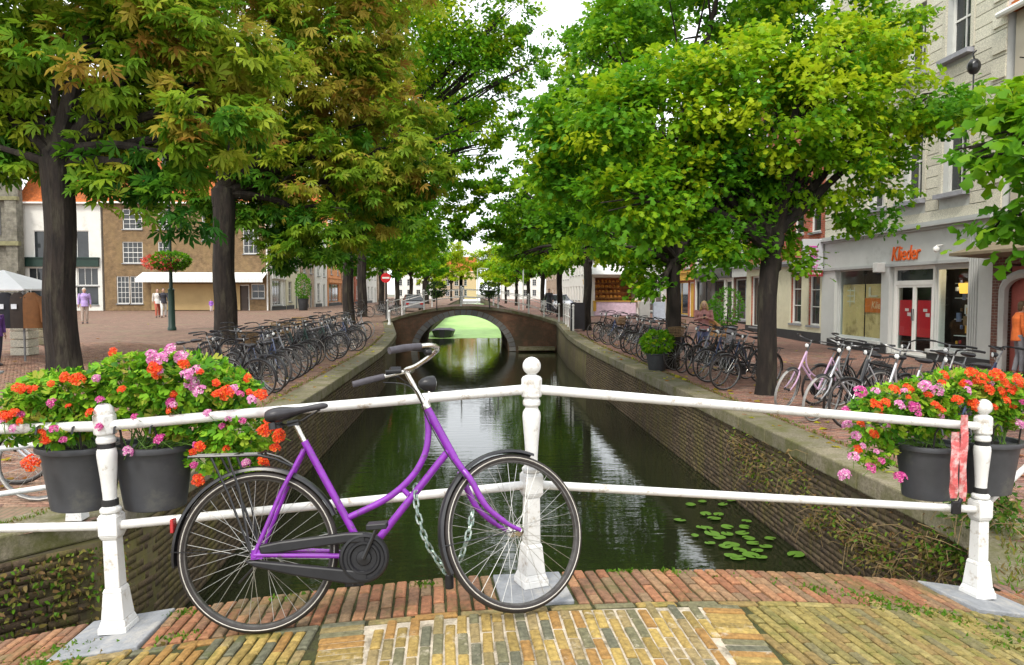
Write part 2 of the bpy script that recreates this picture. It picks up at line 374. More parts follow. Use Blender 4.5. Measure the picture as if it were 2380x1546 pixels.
# water
wm, t, b = nodes('canal_water'); N = t.nodes.new; l = t.links.new
b.inputs['Base Color'].default_value = (.012, .016, .006, 1); b.inputs['Roughness'].default_value = .025; b.inputs['IOR'].default_value = 1.33; b.inputs['Specular IOR Level'].default_value = 1.
ge = N('ShaderNodeNewGeometry'); mp = N('ShaderNodeMapping'); mp.inputs['Scale'].default_value = (.8, 3.6, 1); l(ge.outputs['Position'], mp.inputs[0])
n1 = N('ShaderNodeTexNoise'); n1.inputs['Scale'].default_value = 1.5; n1.inputs['Detail'].default_value = 3; n1.inputs['Roughness'].default_value = .55; l(mp.outputs[0], n1.inputs['Vector'])
bp = N('ShaderNodeBump'); bp.inputs['Strength'].default_value = .085; bp.inputs['Distance'].default_value = .05; l(n1.outputs['Fac'], bp.inputs['Height']); l(bp.outputs[0], b.inputs['Normal'])
wa = MB().quad((-9, -10, WATER), (9, -10, WATER), (9, 330, WATER), (-9, 330, WATER)).build('canal_water', wm); tag(wa, kind='structure')
dk = MB().quad((-4.6, 53, WATER+.006), (5, 53.6, WATER+.006), (5, 240, WATER+.006), (-4.6, 240, WATER+.006)).build('duckweed', mat('duckweed', (.36, .6, .16), .6, var=.2, scale=1.2, dirt=(.22, .44, .08), dscale=.5, damt=.3)); tag(dk, kind='stuff')

# quay walls with coping stones
WALLM = brickmat('mossy_quay_brick', (.075, .055, .035), (.06, .046, .03), (.065, .055, .035), .22, .065, .9, True, (.085, .078, .02), .6, 1.2, True)
WBRICK = palette('quay_brick', [(.1, .07, .042), (.085, .06, .037), (.11, .08, .048), (.08, .058, .038)], .9, (.12, .105, .025), 1.0, .55, .8, (1.8, 1.8, .28))
def quay_wall(name, W, side, label, ylo, yhi):
    root = empty(name, (edge_x(W, 8), 8, -.4)); tag(root, label, 'quay wall')
    pts = [(edge_x(W, y), y) for y in sorted(set([ylo, yhi] + [p[1] for p in W if ylo < p[1] < yhi] + list(np.arange(10, 60, 3.))) ) if ylo <= y <= yhi]
    V = []; Fc = []
    for x, y in pts:
        for dx, z in ((0, -2.6), (0, qz(y)-.2), (side*.5, qz(y)-.2), (side*.5, -2.6)): V.append((x+dx-root.location.x, y-8, z+.4))
    for i in range(len(pts)-1):
        for j in range(4):
            a = i*4+j; b_ = i*4+(j+1) % 4; q = (a, b_, b_+4, a+4); Fc.append(q)
    np_mesh('wall', V, Fc, WALLM, root)
    # brick facing of the near stretch, every brick a piece
    rows = []; B_, H_ = .22, .068; z = WATER-.07; ri = 0
    while z < -.64:
        s0 = 0.; y = ylo + .02 - (ri % 2)*.11
        while y < 26:
            x0, x1 = edge_x(W, max(ylo, y)), edge_x(W, max(ylo, y+.2)); ln = math.hypot(.2, x1-x0); dy = B_*.2/ln
            xc, yc = (x0+x1)/2, y+dy/2; an = math.atan2(x1-x0, .2)
            if yc > ylo: rows.append((xc, yc, z+H_/2+random.uniform(-.004, .004), an)) if random.random() > .03 else None
            y += dy
        z += H_; ri += 1
    Q = np.array(rows); nb = len(Q); pr = np.clip(rng.normal(.005, .003, nb), .001, .012)
    Vb = np.zeros((nb, 8, 3)); dl, dh = B_/2-.004, H_/2-.0035
    ty = np.stack([np.sin(Q[:, 3]), np.cos(Q[:, 3])], 1); nn = np.stack([-side*np.cos(Q[:, 3]), side*np.sin(Q[:, 3])], 1)
    for i_, (a_, b_) in enumerate(((-1, -1), (1, -1), (1, 1), (-1, 1))):
        for k_, off in ((0, -.01*np.ones(nb)), (4, pr)):
            f_ = 1 if k_ == 0 else .95
            Vb[:, i_+k_, :2] = Q[:, :2] + ty*(a_*dl*f_) + nn*off[:, None] - np.array([root.location.x, 8]); Vb[:, i_+k_, 2] = Q[:, 2] + b_*dh*f_ + .4
    Fq = np.array([(4, 5, 6, 7), (0, 1, 5, 4), (1, 2, 6, 5), (2, 3, 7, 6), (3, 0, 4, 7)]); Fb = (Fq[None] + (np.arange(nb)*8)[:, None, None]).reshape(-1, 4)
    tag(np_mesh('wall_bricks', Vb.reshape(-1, 3), Fb, WBRICK, root), kind='stuff')
    # coping, one stone after another
    s = 0; y = ylo; i = 0
    while y < min(yhi, 80):
        ln = random.uniform(.95, 1.35); x0 = edge_x(W, y); st = .02
        yy = y; acc = 0
        while acc < ln:
            x1 = edge_x(W, yy+st); acc += math.hypot(st, x1-edge_x(W, yy)); yy += st
        x1 = edge_x(W, yy)
        a = Vector((x0, y, 0)); c = Vector((x1, yy, 0)); d = (c-a); ang = math.atan2(d.y, d.x)
        mb = MB(); mb.box((0, 0, 0), (d.length-.012, .5, .21))
        o = mb.build('coping_stone', COPING, root, bevel=.02)
        nrm = Vector((math.cos(ang - math.pi/2*side), math.sin(ang - math.pi/2*side), 0))
        mid = (a+c)/2 + nrm*(.25-.05)
        o.location = (mid.x-root.location.x, mid.y-8, (qz(y)+qz(yy))/2 - .105 + .012 + random.uniform(-.004, .004) + .4)
        o.rotation_euler = (random.uniform(-.006, .006), -math.atan2(qz(yy)-qz(y), d.length), ang)
        y = yy
    return root
quay_wall('quay_wall', LW, -1, 'mossy left canal wall with stone coping beside the bicycle row', 3.7, 330)
quay_wall('quay_wall', RW, 1, 'mossy right canal wall with stone coping and dry weeds on it', 4.5, 330)

# near bridge deck
DECKM = brickmat('deck_bed', (.12, .1, .05), (.1, .09, .04), (.06, .055, .03), .2, .058, .95, False)
deck = empty('bridge_deck', (0, 3, 0)); tag(deck, kind='structure')
V = []; Fc = []; xs = np.arange(-7, 7.01, .25)
for X in xs:
    z = dz(X) - .022; ye = yr(max(-3.4, min(3.6, X))) + .165
    V += [(X, -8-3, z), (X, 2.1-3, z), (X, ye-3, z), (X, ye-3, z-.38), (X, -8-3, z-.38)]
for i in range(len(xs)-1):
    for j in range(4): a = i*5+j; Fc.append((a, a+5, a+6, a+1))
np_mesh('deck_slab', V, Fc, DECKM, deck)
SAND = mat('joint_sand', (.45, .39, .3), .95, var=.3, scale=25, bump=.4, bscale=90, dirt=(.12, .1, .06), dscale=6, damt=.45)
MOSSB = mat('mossy_joints', (.05, .055, .014), .95, var=.5, scale=20, bump=.5, bscale=80, dirt=(.03, .024, .014), dscale=6, damt=.5)
# regions of paving on the deck, bounded by two lines across
bl = (atz(745, 1440, 0), atz(712, 1640, 0)); brt = (atz(1720, 1399, 0), atz(1830, 1546, 0))
def xline(p, y): a, c = p; return lerp(a.x, c.x, (y-a.y)/(c.y-a.y))
YEL = [(.29, .2, .06), (.22, .155, .045), (.34, .24, .07), (.2, .155, .065), (.14, .13, .07), (.27, .15, .045), (.11, .108, .07), (.24, .18, .08)]
BRY = palette('yellow_brick', YEL, .75, (.09, .11, .02), 4., .45)
BRC = palette('cleaned_yellow_brick', YEL, .75, (.55, .48, .37), 7., .3)
BRO = palette('olive_yellow_brick', [(.23, .18, .055), (.18, .15, .05), (.26, .21, .075), (.15, .13, .06), (.2, .14, .05)], .75, (.1, .12, .02), 3., .45)
BRR = palette('red_deck_brick', [(.29, .13, .065), (.23, .1, .05), (.31, .16, .08), (.2, .105, .06), (.25, .15, .08), (.19, .125, .07)], .75, (.1, .1, .03), 3.2, .5)
MORT = mb = MB()
bricks = []          # (x, y, angle of the long side, length, width, material)
def lay(th, inside, m, x0, x1, y0, y1, L_=.18, B_=.051, flip=False, trim=None):
    c, s = math.cos(th), math.sin(th)
    for i in range(int((x1-x0)/B_)):
        u = x0 + i*B_
        v = y0 - random.choice((0, .1)) if not flip else y0
        v = y0 - (i % 2)*L_/2 - .01*random.random()
        while v < y1:
            cu, cv = u, v+L_/2
            X, Y = c*cu - s*cv, s*cu + c*cv
            if inside(X, Y): bricks.append((X, Y, th+math.pi/2, L_, B_, m))
            else:
                for q in (-.25, .25):
                    X2, Y2 = X - s*L_*q, Y + c*L_*q
                    if inside(X2, Y2): bricks.append((X2, Y2, th+math.pi/2, L_/2, B_, m)); break
            v += L_
def front(X): return yr(X) - .245
bw = .2
lay(R(1.5), lambda X, Y: Y < front(X)-.085 and xline(bl, Y)+bw < X-.015 and X+.015 < xline(brt, Y)-bw, BRC, -2, 2.6, 1.8, 3.7)
lay(R(9), lambda X, Y: Y < front(X)-.06 and X-.035 > xline(brt, Y)-.01, BRO, .6, 5.5, 1.4, 4.4)
lay(R(-3.5), lambda X, Y: Y < front(X)-.06 and X+.035 < xline(bl, Y)+.01, BRY, -4.2, .4, 1.8, 3.9)
for ln, sg in ((bl, 1), (brt, -1)):                   # header courses that border the cleaned patch
    y = 2.0
    while y < 3.6:
        X = xline(ln, y) + sg*bw/2
        if y < front(X)-.03: bricks.append((X, y, R(1.5), .2, .051, BRC))
        y += .051
# red strip: bricks stand across the strip, two per row
X = -3.4; i = 0
slabs = [(-1.65, .30, .40), (.29, .24, .36), (2.84, .42, .40)]
while X < 3.6:
    th = math.atan(.031 + .0272*(2*X+1.36)); nx, ny = -math.sin(th), math.cos(th)
    rows = [(.1, .2), (.3, .2)] if i % 2 else [(.05, .1), (.2, .2), (.35, .1)]
    for cv, ln in rows:
        bx, by = X + nx*(cv-.24), yr(X) + ny*(cv-.24)
        if all(abs(bx-(sx-.02*(cv-.2))) > hw*.5+.055 for sx, hw, _ in slabs): bricks.append((bx, by, th+math.pi/2, ln, .058, BRR))
    X += .06; i += 1
# front edge course between strip and yellow paving
X = -3.0
while X < 3.6:
    th = math.atan(.031 + .0272*(2*X+1.36)); bricks.append((X, yr(X)-.275, th, .2, .05, BRO if X > 1.2 else BRY)); X += .203
_bm = {}
def brick_mesh(ln, wd, m):
    k = (round(ln, 3), round(wd, 3), m.name)
    if k not in _bm:
        a = MB(); g = .0058; h = .03; c = .006
        x, y = ln/2-g, wd/2-g*.8
        vs = [(-x, -y, -h), (x, -y, -h), (x, y, -h), (-x, y, -h), (-x, -y, -c), (x, -y, -c), (x, y, -c), (-x, y, -c), (-x+c, -y+c, 0), (x-c, -y+c, 0), (x-c, y-c, 0), (-x+c, y-c, 0)]
        fs = [(0, 1, 5, 4), (1, 2, 6, 5), (2, 3, 7, 6), (3, 0, 4, 7), (4, 5, 9, 8), (5, 6, 10, 9), (6, 7, 11, 10), (7, 4, 8, 11), (8, 9, 10, 11)]
        _bm[k] = a.add(vs, fs).mesh('brick', m)
    return _bm[k]
def inview(X, Y, z):
    v = Vector((X, Y, z)) - _cam; d = v.dot(_fw)
    if d < .5: return False
    px, py = CX + v.dot(_rt)*F/d, CY - v.dot(_up)*F/d
    return -20 < px < 2400 and py < 1580
vis = sorted([b_ for b_ in bricks if inview(b_[0], b_[1], dz(b_[0]))], key=lambda q: math.hypot(q[0], q[1]))
rest = [b_ for b_ in bricks if not inview(b_[0], b_[1], dz(b_[0]))]
def place(b_):
    X, Y, a, ln, wd, m = b_
    sl = (dz(X+.02)-dz(X-.02))/.04
    Rm = Matrix.Rotation(-math.atan(sl), 4, 'Y') @ Matrix.Rotation(random.uniform(-.025, .025), 4, 'X') @ Matrix.Rotation(a + random.uniform(-.025, .025), 4, 'Z')
    return Matrix.Translation((X+random.uniform(-.002, .002), Y-3, dz(X)+random.uniform(-.003, .003))) @ Rm
for b_ in vis[:300]:
    o = link('brick', brick_mesh(b_[3], b_[4], b_[5]), deck); o.matrix_local = place(b_)
byk = {}
for b_ in vis[300:] + rest: byk.setdefault(b_[5].name, []).append(b_)
mbs = MB(); ml = []
for nme, lst in byk.items():
    ml.append(lst[0][5])
    for b_ in lst:
        me = brick_mesh(b_[3], b_[4], b_[5]); M_ = place(b_)
        mbs.add([M_ @ v.co for v in me.vertices], [tuple(p.vertices) for p in me.polygons], len(ml)-1)
if mbs.v: tag(mbs.build('paving_bricks', ml, deck), kind='stuff')
# bedding between the bricks: pale sand in the cleaned patch, mossy earth elsewhere
def bed(nm, fx0, fx1, y0, y1, m, dzz):
    mb = MB(); V = []; Fc = []; ys = np.linspace(0, 1, 9); k = 24
    for j in range(9):
        for i_ in range(k+1):
            yy = lerp(y0, 3.2, ys[j]); xa, xb = fx0(yy), fx1(yy); X = lerp(xa, xb, i_/k)
            yb = y1(X); Y = lerp(y0, yb, ys[j]); xa, xb = fx0(Y), fx1(Y); X = lerp(xa, xb, i_/k)
            V.append((X, Y-3, dz(X)+dzz))
    for j in range(8):
        for i_ in range(k): a = j*(k+1)+i_; Fc.append((a, a+1, a+k+2, a+k+1))
    tag(np_mesh(nm, V, Fc, m, deck), kind='stuff')
bed('joint_sand', lambda y: xline(bl, y)+.012, lambda y: xline(brt, y)-.012, 2.1, lambda X: front(X)-.06, SAND, -.0075)
bed('mossy_joint', lambda y: -3.4, lambda y: 3.6, 2.1, lambda X: yr(X)+.155, MOSSB, -.013)
for sx, hw, hd in slabs:                               # bluestone slabs under the posts
    th = math.atan(.031 + .0272*(2*sx+1.36)); o = MB().box((0, 0, 0), (hw+.1, hd, .05)).build('stone_slab', BLUESTONE, deck, bevel=.006)
    o.location = (sx, yr(sx)-3-.04, dz(sx)-.02); o.rotation_euler = (0, -math.atan((dz(sx+.02)-dz(sx-.02))/.04), th)

# ------------------------------------------------------------------ railing of the near bridge
def post_mb():
    m = MB()
    def sq(z0, z1, a, b_): m.box((0, 0, (z0+z1)/2), (2*a, 2*a, z1-z0), taper=(b_/a, b_/a))
    sq(0, .032, .066, .064); sq(.032, .06, .062, .053); sq(.06, .185, .053, .042); sq(.185, .205, .044, .037); sq(.205, .43, .0345, .032); sq(.43, .45, .034, .043)
    sq(.45, .54, .044, .044); sq(.54, .552, .043, .034)
    m.lathe([(.03, .55), (.046, .556), (.047, .572), (.036, .582), (.03, .6), (.03, .63), (.034, .7), (.041, .78), (.0445, .825), (.042, .845), (.031, .865), (.031, .872), (.042, .88), (.043, .9), (.036, .91), (.036, .925)], 20)
    m.lathe([(.046, .918), (.0505, .924), (.0505, 1.005), (.044, 1.016), (.024, 1.026), (.02, 1.03)], 8)
    return m
def ball_mb():
    m = MB(); m.lathe([(.018, -.048), (.022, -.043)] + [(.044*math.sin(math.pi*i/14), -.044*math.cos(math.pi*i/14)) for i in range(2, 14)] + [(.004, .044)], 20); return m
rail = empty('railing', (.29, yr(.29), dz(.29))); tag(rail, 'white bridge railing with ball topped posts and two bars behind the purple bicycle', 'railing')
PM = post_mb().mesh('post', PAINT); PM.set_sharp_from_angle(angle=R(25)); BM_ = ball_mb().mesh('ball', PAINT, True)
base = [Vector((.29, yr(.29), dz(.29))), Vector((-1.65, yr(-1.65), dz(-1.65))), Vector((2.84, yr(2.84), dz(2.84)))]
STRAP = mat('black_strap', (.02, .02, .02), .6, var=.3, scale=30)
for i, p in enumerate(base):
    o = link('post', PM, rail); o.location = p - rail.location + Vector((0, 0, .005)); o.rotation_euler = (R(random.uniform(-.6, .6)), R((0, -2.4, .2)[i]), math.atan(.031+.0272*(2*p.x+1.36)) + (R(16), 0, R(-4))[i])
    bv = o.modifiers.new('bevel', 'BEVEL'); bv.width = .004; bv.segments = 2; bv.limit_method = 'ANGLE'; bv.angle_limit = R(30)
    s_ = link('ball', BM_, o) if i != 1 else MB().lathe([(.045, 0), (.045, .008), (.04, .03), (.028, .045), (.01, .052)], 18).build('cap', PAINT, o, True); s_.location = (0, 0, 1.068 if i != 1 else 1.01)
    if i:
        for z, r_ in ((.6, .0335), (.868, .035)):
            MB().lathe([(r_, z-.016), (r_+.003, z-.014), (r_+.003, z+.014), (r_, z+.016)], 16).build('strap', STRAP, o, True)
def bar(a, b_, r, nm='bar', par=rail):
    a, b_ = Vector(a), Vector(b_); d = b_-a; n = d.normalized()
    return MB().tube([a + n*.0 - par.location + d*t for t in (0, .25, .5, .75, 1)], r, 14).build(nm, PAINT, par, True)
for h_, r_ in ((.962, .024), (.495, .021)):
    c, l_, r2 = (p + Vector((0, 0, h_)) for p in base); l_ = l_ + Vector((-.042*h_, 0, 0))
    bar(l_, c, r_); bar(c, r2, r_)
    bar(Vector((-4.1, 3.72, -.21+h_)), l_, r_); bar(r2, Vector((4.25, 5.35, -.33+h_)), r_)
lr = empty('railing', (-3.22, 6.15, -.4)); tag(lr, 'low white railing on the coping behind the left flower planters', 'railing')
for p in ((-3.22, 6.15, -.39), (-4.55, 5.1, -.39)):
    o = MB().box((0, 0, .08), (.13, .13, .16), taper=(.85, .85)).box((0, 0, .19), (.1, .1, .07), taper=(.6, .6)).box((0, 0, .45), (.06, .06, .5)).build('post', PAINT, lr, bevel=.005)
    o.location = Vector(p) - lr.location
for z in (-.09, .26): bar((-3.22, 6.15, z), (-4.6, 5.06, z), .022, par=lr)

# ------------------------------------------------------------------ bicycles
def Lp(px, py):          # point of the bicycle's own side view, measured in the photograph, in metres
    t = (px-590)/607; return (t*1.13, .35 + (1283-43*t-py)/(550-22*t))
def P(px, py, y=0): x, z = Lp(px, py); return Vector((x, y, z))
def spline(pts, n=6):
    pts = [Vector(p) for p in pts]; out = []
    for i in range(len(pts)-1):
        p0, p1, p2, p3 = pts[max(i-1, 0)], pts[i], pts[i+1], pts[min(i+2, len(pts)-1)]
        for j in range(n):
            t = j/n
            out.append(.5*((2*p1) + (p2-p0)*t + (2*p0-5*p1+4*p2-p3)*t*t + (3*p1-p0-3*p2+p3)*t**3))
    return out + [pts[-1]]
WR = .35
def torus(mb, r, tr, n=48, k=8, c=(0, 0, 0), sx=1.): 
    vs = []
    for i in range(n):
        a = 2*math.pi*i/n
        for j in range(k):
            b_ = 2*math.pi*j/k
            rr = r + tr*math.cos(b_); vs.append((c[0]+rr*math.cos(a), c[1]+tr*sx*math.sin(b_), c[2]+rr*math.sin(a)))
    fs = [(i*k+j, i*k+(j+1) % k, ((i+1) % n)*k+(j+1) % k, ((i+1) % n)*k+j) for i in range(n) for j in range(k)]
    return mb.add(vs, fs)
def arcpts(r, a0, a1, n, c=(0, 0), y=0): return [Vector((c[0]+r*math.cos(R(lerp(a0, a1, i/n))), y, c[1]+r*math.sin(R(lerp(a0, a1, i/n))))) for i in range(n+1)]
def fender(a0, a1, r=.372, n=26, wdt=.048, dep=.016):
    mb = MB(); vs = []; sec = [(-wdt/2, -dep), (-wdt*.4, -dep*.3), (-wdt*.2, 0), (wdt*.2, 0), (wdt*.4, -dep*.3), (wdt/2, -dep), (wdt*.38, -dep), (wdt*.15, -dep*.35), (-wdt*.15, -dep*.35), (-wdt*.38, -dep)]
    k = len(sec)
    for i in range(n+1):
        a = R(lerp(a0, a1, i/n))
        for y, d in sec: vs.append(((r+d)*math.cos(a), y, (r+d)*math.sin(a)))
    fs = [(i*k+j, i*k+(j+1) % k, (i+1)*k+(j+1) % k, (i+1)*k+j) for i in range(n) for j in range(k)]
    fs += [tuple(range(k)), tuple(n*k+j for j in range(k-1, -1, -1))]
    return mb.add(vs, fs)
_spk = {}
def wheel(root, M0, main, tyre, rimm, stripe=True, nm='wheel'):
    """tyre mesh with rim, hub and spokes under it; axle along y"""
    t = torus(MB(), WR-.02, .0195, 64 if main else 28, 10 if main else 5).build(nm, tyre, root, True); t.matrix_local = M0
    rm = MB(); n = 64 if main else 28; sec = [(.312, -.012), (.318, -.014), (.326, -.013), (.326, .013), (.318, .014), (.312, .012), (.308, 0)]; k = len(sec)
    for i in range(n):
        a = 2*math.pi*i/n
        rm.v += [(r*math.cos(a), y, r*math.sin(a)) for r, y in sec]
    rm.f = [(i*k+j, i*k+(j+1) % k, ((i+1) % n)*k+(j+1) % k, ((i+1) % n)*k+j) for i in range(n) for j in range(k)]; rm.m = [0]*len(rm.f)
    rm.build('rim', rimm, t, True)
    ax = Matrix.Rotation(math.pi/2, 4, 'X')
    MB().lathe([(.008, -.055), (.012, -.05), (.026, -.036), (.026, -.03), (.015, -.026), (.015, .026), (.026, .03), (.026, .036), (.012, .05), (.008, .055)], 12, ax).build('hub', CHROME if main else BLACKM, t, True)
    if stripe:
        sm = MB()
        for s in (-1, 1): torus(sm, WR-.0185, .0035, n, 4, (0, s*.0172, 0))
        sm.build('reflective_stripe', STRIPE, t, True)
    if main:
        for kx in range(4):
            side, lean = (-1, 1)[kx % 2], (-1, 1)[kx//2]
            a = R(lean*70)
            p0 = Vector((.022*math.sin(a), side*.033, .022*math.cos(a))); p1 = Vector((0, side*.004, .312))
            if kx not in _spk: _spk[kx] = MB().tube([p0, p1], .00115, 4).mesh('spoke', STEEL)
            for q in range(9):
                o = link('spoke', _spk[kx], t); o.rotation_euler = (0, R(q*40 + kx*10), 0)
    else:
        sm = MB()
        for q in range(20):
            a = R(q*18 + (12 if q % 2 else 0)); a1 = R(q*18); s = (-1, 1)[q % 2]
            sm.tube([(.02*math.cos(a), s*.032, .02*math.sin(a)), (.31*math.cos(a1), 0, .31*math.sin(a1))], .0016, 3, caps=False)
        tag(sm.build('spokes', STEEL, t), kind='stuff')
    return t
def saddle_mb():
    m = MB(); secs = [(-.135, .045, .0, -.035), (-.125, .085, .014, -.045), (-.095, .105, .022, -.05), (-.055, .098, .02, -.045), (-.01, .066, .008, -.032), (.04, .036, .006, -.022), (.09, .026, .01, -.02), (.125, .021, .01, -.02), (.14, .01, .0, -.012)]
    n = 12; vs = []
    for x, hw, zt, zb in secs:
        for j in range(n):
            a = 2*math.pi*j/n; c, s = math.cos(a), math.sin(a)
            zc, zr = (zt+zb)/2, (zt-zb)/2
            vs.append((x, hw*math.copysign(abs(c)**.75, c), zc + zr*math.copysign(abs(s)**.7, s)))
    k = len(secs)
    fs = [(i*n+j, i*n+(j+1) % n, (i+1)*n+(j+1) % n, (i+1)*n+j) for i in range(k-1) for j in range(n)]
    fs += [tuple(range(n-1, -1, -1)), tuple((k-1)*n+j for j in range(n))]
    return m.add(vs, fs)
DRIM = mat('dull_rim', (.2, .2, .2), .4, .7, var=.4, scale=30)
AXIS0, AXIS1 = P(960, 858), P(1065, 1065)
def make_bike(root, frame_m, main=False, steer=30, diamond=False, rack=True, basket=None, tyre=None, rimm=None, lamp=True, crate=None, saddle_m=None, bars='swept', case=True):
    n = 12 if main else 5; fm = frame_m; tyre = tyre or TYREB; rimm = rimm or DRIM; ns = 8 if main else 3
    hx, hz = Lp(1003, 945); bx, bz = Lp(840, 1292); sx, sz = Lp(707, 1020); lx, lz = Lp(1060, 1065)
    head_t, head_b = P(1001, 940), P(1063, 1067)
    f = MB(); bb_ = Vector((bx, 0, bz)); st = Vector((sx, 0, sz))
    f.tube([head_t, head_b], .0185, n); f.tube([st, bb_], .0165, n)
    f.tube([P(1050, 1047), bb_ + Vector((.01, 0, .01))], .0165, n)
    if diamond: f.tube([P(1008, 958), st + Vector((0, 0, -.03))], .0145, n)
    else:
        f.tube(spline([P(1004, 957), P(1003, 1010), P(990, 1060), P(955, 1112), P(895, 1160), P(805, 1203)], ns), .0145, n)
        f.tube([P(935, 1138), P(948, 1152)], .012, n)
    for s in (-1, 1):
        ax = Vector((0, s*.065, .35))
        f.tube([st + Vector((.0, s*.018, -.035)), st*.55 + ax*.45 + Vector((0, s*.02, 0)), ax], .0095, max(5, n-4))
        f.tube([bb_ + Vector((-.02, s*.03, 0)), bb_*.6 + ax*.4 + Vector((0, s*.02, 0)), ax], .0105, max(5, n-4))
        f.box(ax + Vector((.01, 0, 0)), (.05, .006, .04))
        f.lathe([(.014, -.008), (.014, .008)], 8, Matrix.Translation(ax) @ Matrix.Rotation(math.pi/2, 4, 'X'))
    f.build('frame', fm, root, True)
    # steered pieces
    d = (AXIS0-AXIS1).normalized(); S = Matrix.Translation(AXIS1) @ Matrix.Rotation(R(steer), 4, d) @ Matrix.Translation(-AXIS1)
    fa = Vector((1.13+.012, 0, .35))
    foot = AXIS1 + (AXIS1-AXIS0)*.28
    fk = MB()
    for s in (-1, 1):
        fk.tube(spline([foot + Vector((-.03, s*.02, .05)), foot + Vector((-.005, s*.04, -.0)), foot*.6 + fa*.4 + Vector((-.032, s*.046, -.02)), foot*.22 + fa*.78 + Vector((-.022, s*.05, -.012)), fa + Vector((0, s*.052, 0))], ns),
                [.014]*(ns*2) + [.0125]*(ns*1) + [.0095]*(ns+1), max(6, n-2))
    fk.tube([head_b, foot + Vector((-.01, 0, .03))], .016, n)
    o = fk.build('fork', fm, root, True); o.matrix_local = S
    sp_ = main or tyre is not RUBBER; wheel(root, Matrix.Translation((0, 0, .35)), main, tyre, rimm, sp_); wheel(root, S @ Matrix.Translation(fa), main, tyre, rimm, sp_)
    if main: # front lug
        MB().lathe([(.021, -.012), (.0225, 0), (.021, .012)], 14, Matrix.Translation(head_t) @ (head_t-head_b).to_track_quat('Z', 'Y').to_matrix().to_4x4()).build('headset', CHROME, root, True)
    fd = fender(22, 186, n=30 if main else 12).build('mudguard', BLACKM, root, True); fd.location = (0, 0, .35)
    fd = fender(68, 204, n=26 if main else 10).build('mudguard', BLACKM, root, True); fd.matrix_local = S @ Matrix.Translation(fa)
    if main:
        MB().box((-.362, 0, .49), (.014, .045, .06)).build('rear_reflector', mat('red_reflector', (.35, .02, .02), .2), root, bevel=.004)
        s_ = MB()
        for s in (-1, 1): s_.tube([(0, s*.058, .35), (-.37, s*.02, .38)], .0022, 5)
        s_.build('mudguard_stay', BLACKM, root)
        s_ = MB()
        for s in (-1, 1): s_.tube([fa + Vector((0, s*.058, 0)), fa + Vector((-.368, s*.02, -.03))], .0022, 5)
        o = s_.build('mudguard_stay', BLACKM, root); o.matrix_local = S
    # seat
    sp0, sp1 = st + (st-bb_).normalized()*-.02, P(686, 975)
    MB().tube([sp0, sp1], .0128, n).build('seat_post', CHROME if main else DRIM, root, True)
    sd_ = saddle_mb().build('saddle', saddle_m or mat('black_leather', (.03, .028, .032), .42, var=.3, scale=15), root, True)
    sd_.location = P(692, 945) + Vector((0, 0, .008)); sd_.rotation_euler = (0, R(-5), 0)
    if main:
        u = MB()
        for s in (-1, 1): u.tube([(-.1, s*.06, -.05), (-.06, s*.03, -.065), (.02, s*.02, -.055), (.1, s*.012, -.02)], .0035, 5); u.lathe([(.016, -.075), (.016, -.045)], 10, Matrix.Translation((-.1, s*.06, 0)))
        u.box((-.02, 0, -.06), (.05, .045, .025)); o = u.build('spring', BLACKM, sd_, True)
        sb = sd_.modifiers.new('sub', 'SUBSURF'); sb.levels = sb.render_levels = 2
    # handlebar
    top = P(958, 856)
    MB().tube([head_t + (head_b-head_t)*.1, top + d*-.004], .0118, n).tube([top, top + Vector((.012, 0, .012))], .016, n).build('stem', CHROME if main else DRIM, root, True).matrix_local = S
    if bars == 'swept': half = [(0, 0, .0), (.03, .05, .004), (.075, .12, .03), (.085, .19, .045), (.04, .235, .045), (-.02, .255, .035), (-.1, .275, .02), (-.16, .285, .006)]
    else: half = [(0, 0, 0), (.01, .1, .01), (.0, .2, .02), (-.03, .29, .015), (-.06, .33, .01)]
    path = [top + Vector((x, -y, z+.01)) for x, y, z in half[::-1]] + [top + Vector((x, y, z+.01)) for x, y, z in half[1:]]
    hb = MB().tube(spline(path, ns), .011, n).build('handlebar', CHROME if main else random.choice([DRIM, BLACKM, BLACKM, BLACKM]), root, True); hb.matrix_local = S
    for s in (-1, 1):
        g = [top + Vector((x, s*y, z+.01)) for x, y, z in half[-3:]]
        gg = MB().tube([g[0], g[1], g[2] + (g[2]-g[1])*.15], [.0145, .016, .015], n).build('grip', GREYGRIP if main else BLACKP, hb, True)
    if main:
        q = top + Vector((.03, .235, .055)); MB().tube([q + Vector((.02, -.02, .005)), q + Vector((-.05, .0, .006))], .011, 8).box(q + Vector((.0, 0, .02)), (.05, .03, .02)).tube([q + Vector((.02, .02, -.01)), q + Vector((-.09, .03, -.012))], .005, 6).build('bell', BLACKP, hb, True)
        q = top + Vector((.02, -.245, .045)); MB().ball(q + Vector((0, 0.01, -.02)), (.02, .016, .016)).tube([q + Vector((.02, .03, -.01)), q + Vector((-.08, -.02, -.02))], .005, 6).build('brake_lever', BLACKP, hb, True)
    if lamp:
        lc = P(1014, 884); RY = Matrix.Translation(lc) @ Matrix.Rotation(math.pi/2, 4, 'Y')
        lm = MB().lathe([(.004, -.05), (.016, -.046), (.028, -.03), (.036, -.005), (.0385, .018), (.037, .022)], 16 if main else 7, RY).build('headlight', BLACKP, root, True); lm.matrix_local = S
        MB().lathe([(.033, .0205), (.034, .024), (.02, .03), (.004, .032)], 14 if main else 6, RY).build('lens', mat('lamp_lens', (.7, .7, .68), .15, var=.1), lm, True)
        MB().tube([lc + Vector((0, 0, -.03)), lc + Vector((-.005, 0, -.06)), P(1000, 935)], .006, 6).build('bracket', CHROME, lm, True)
    # drive side
    c = Vector((bx, -.055, bz))
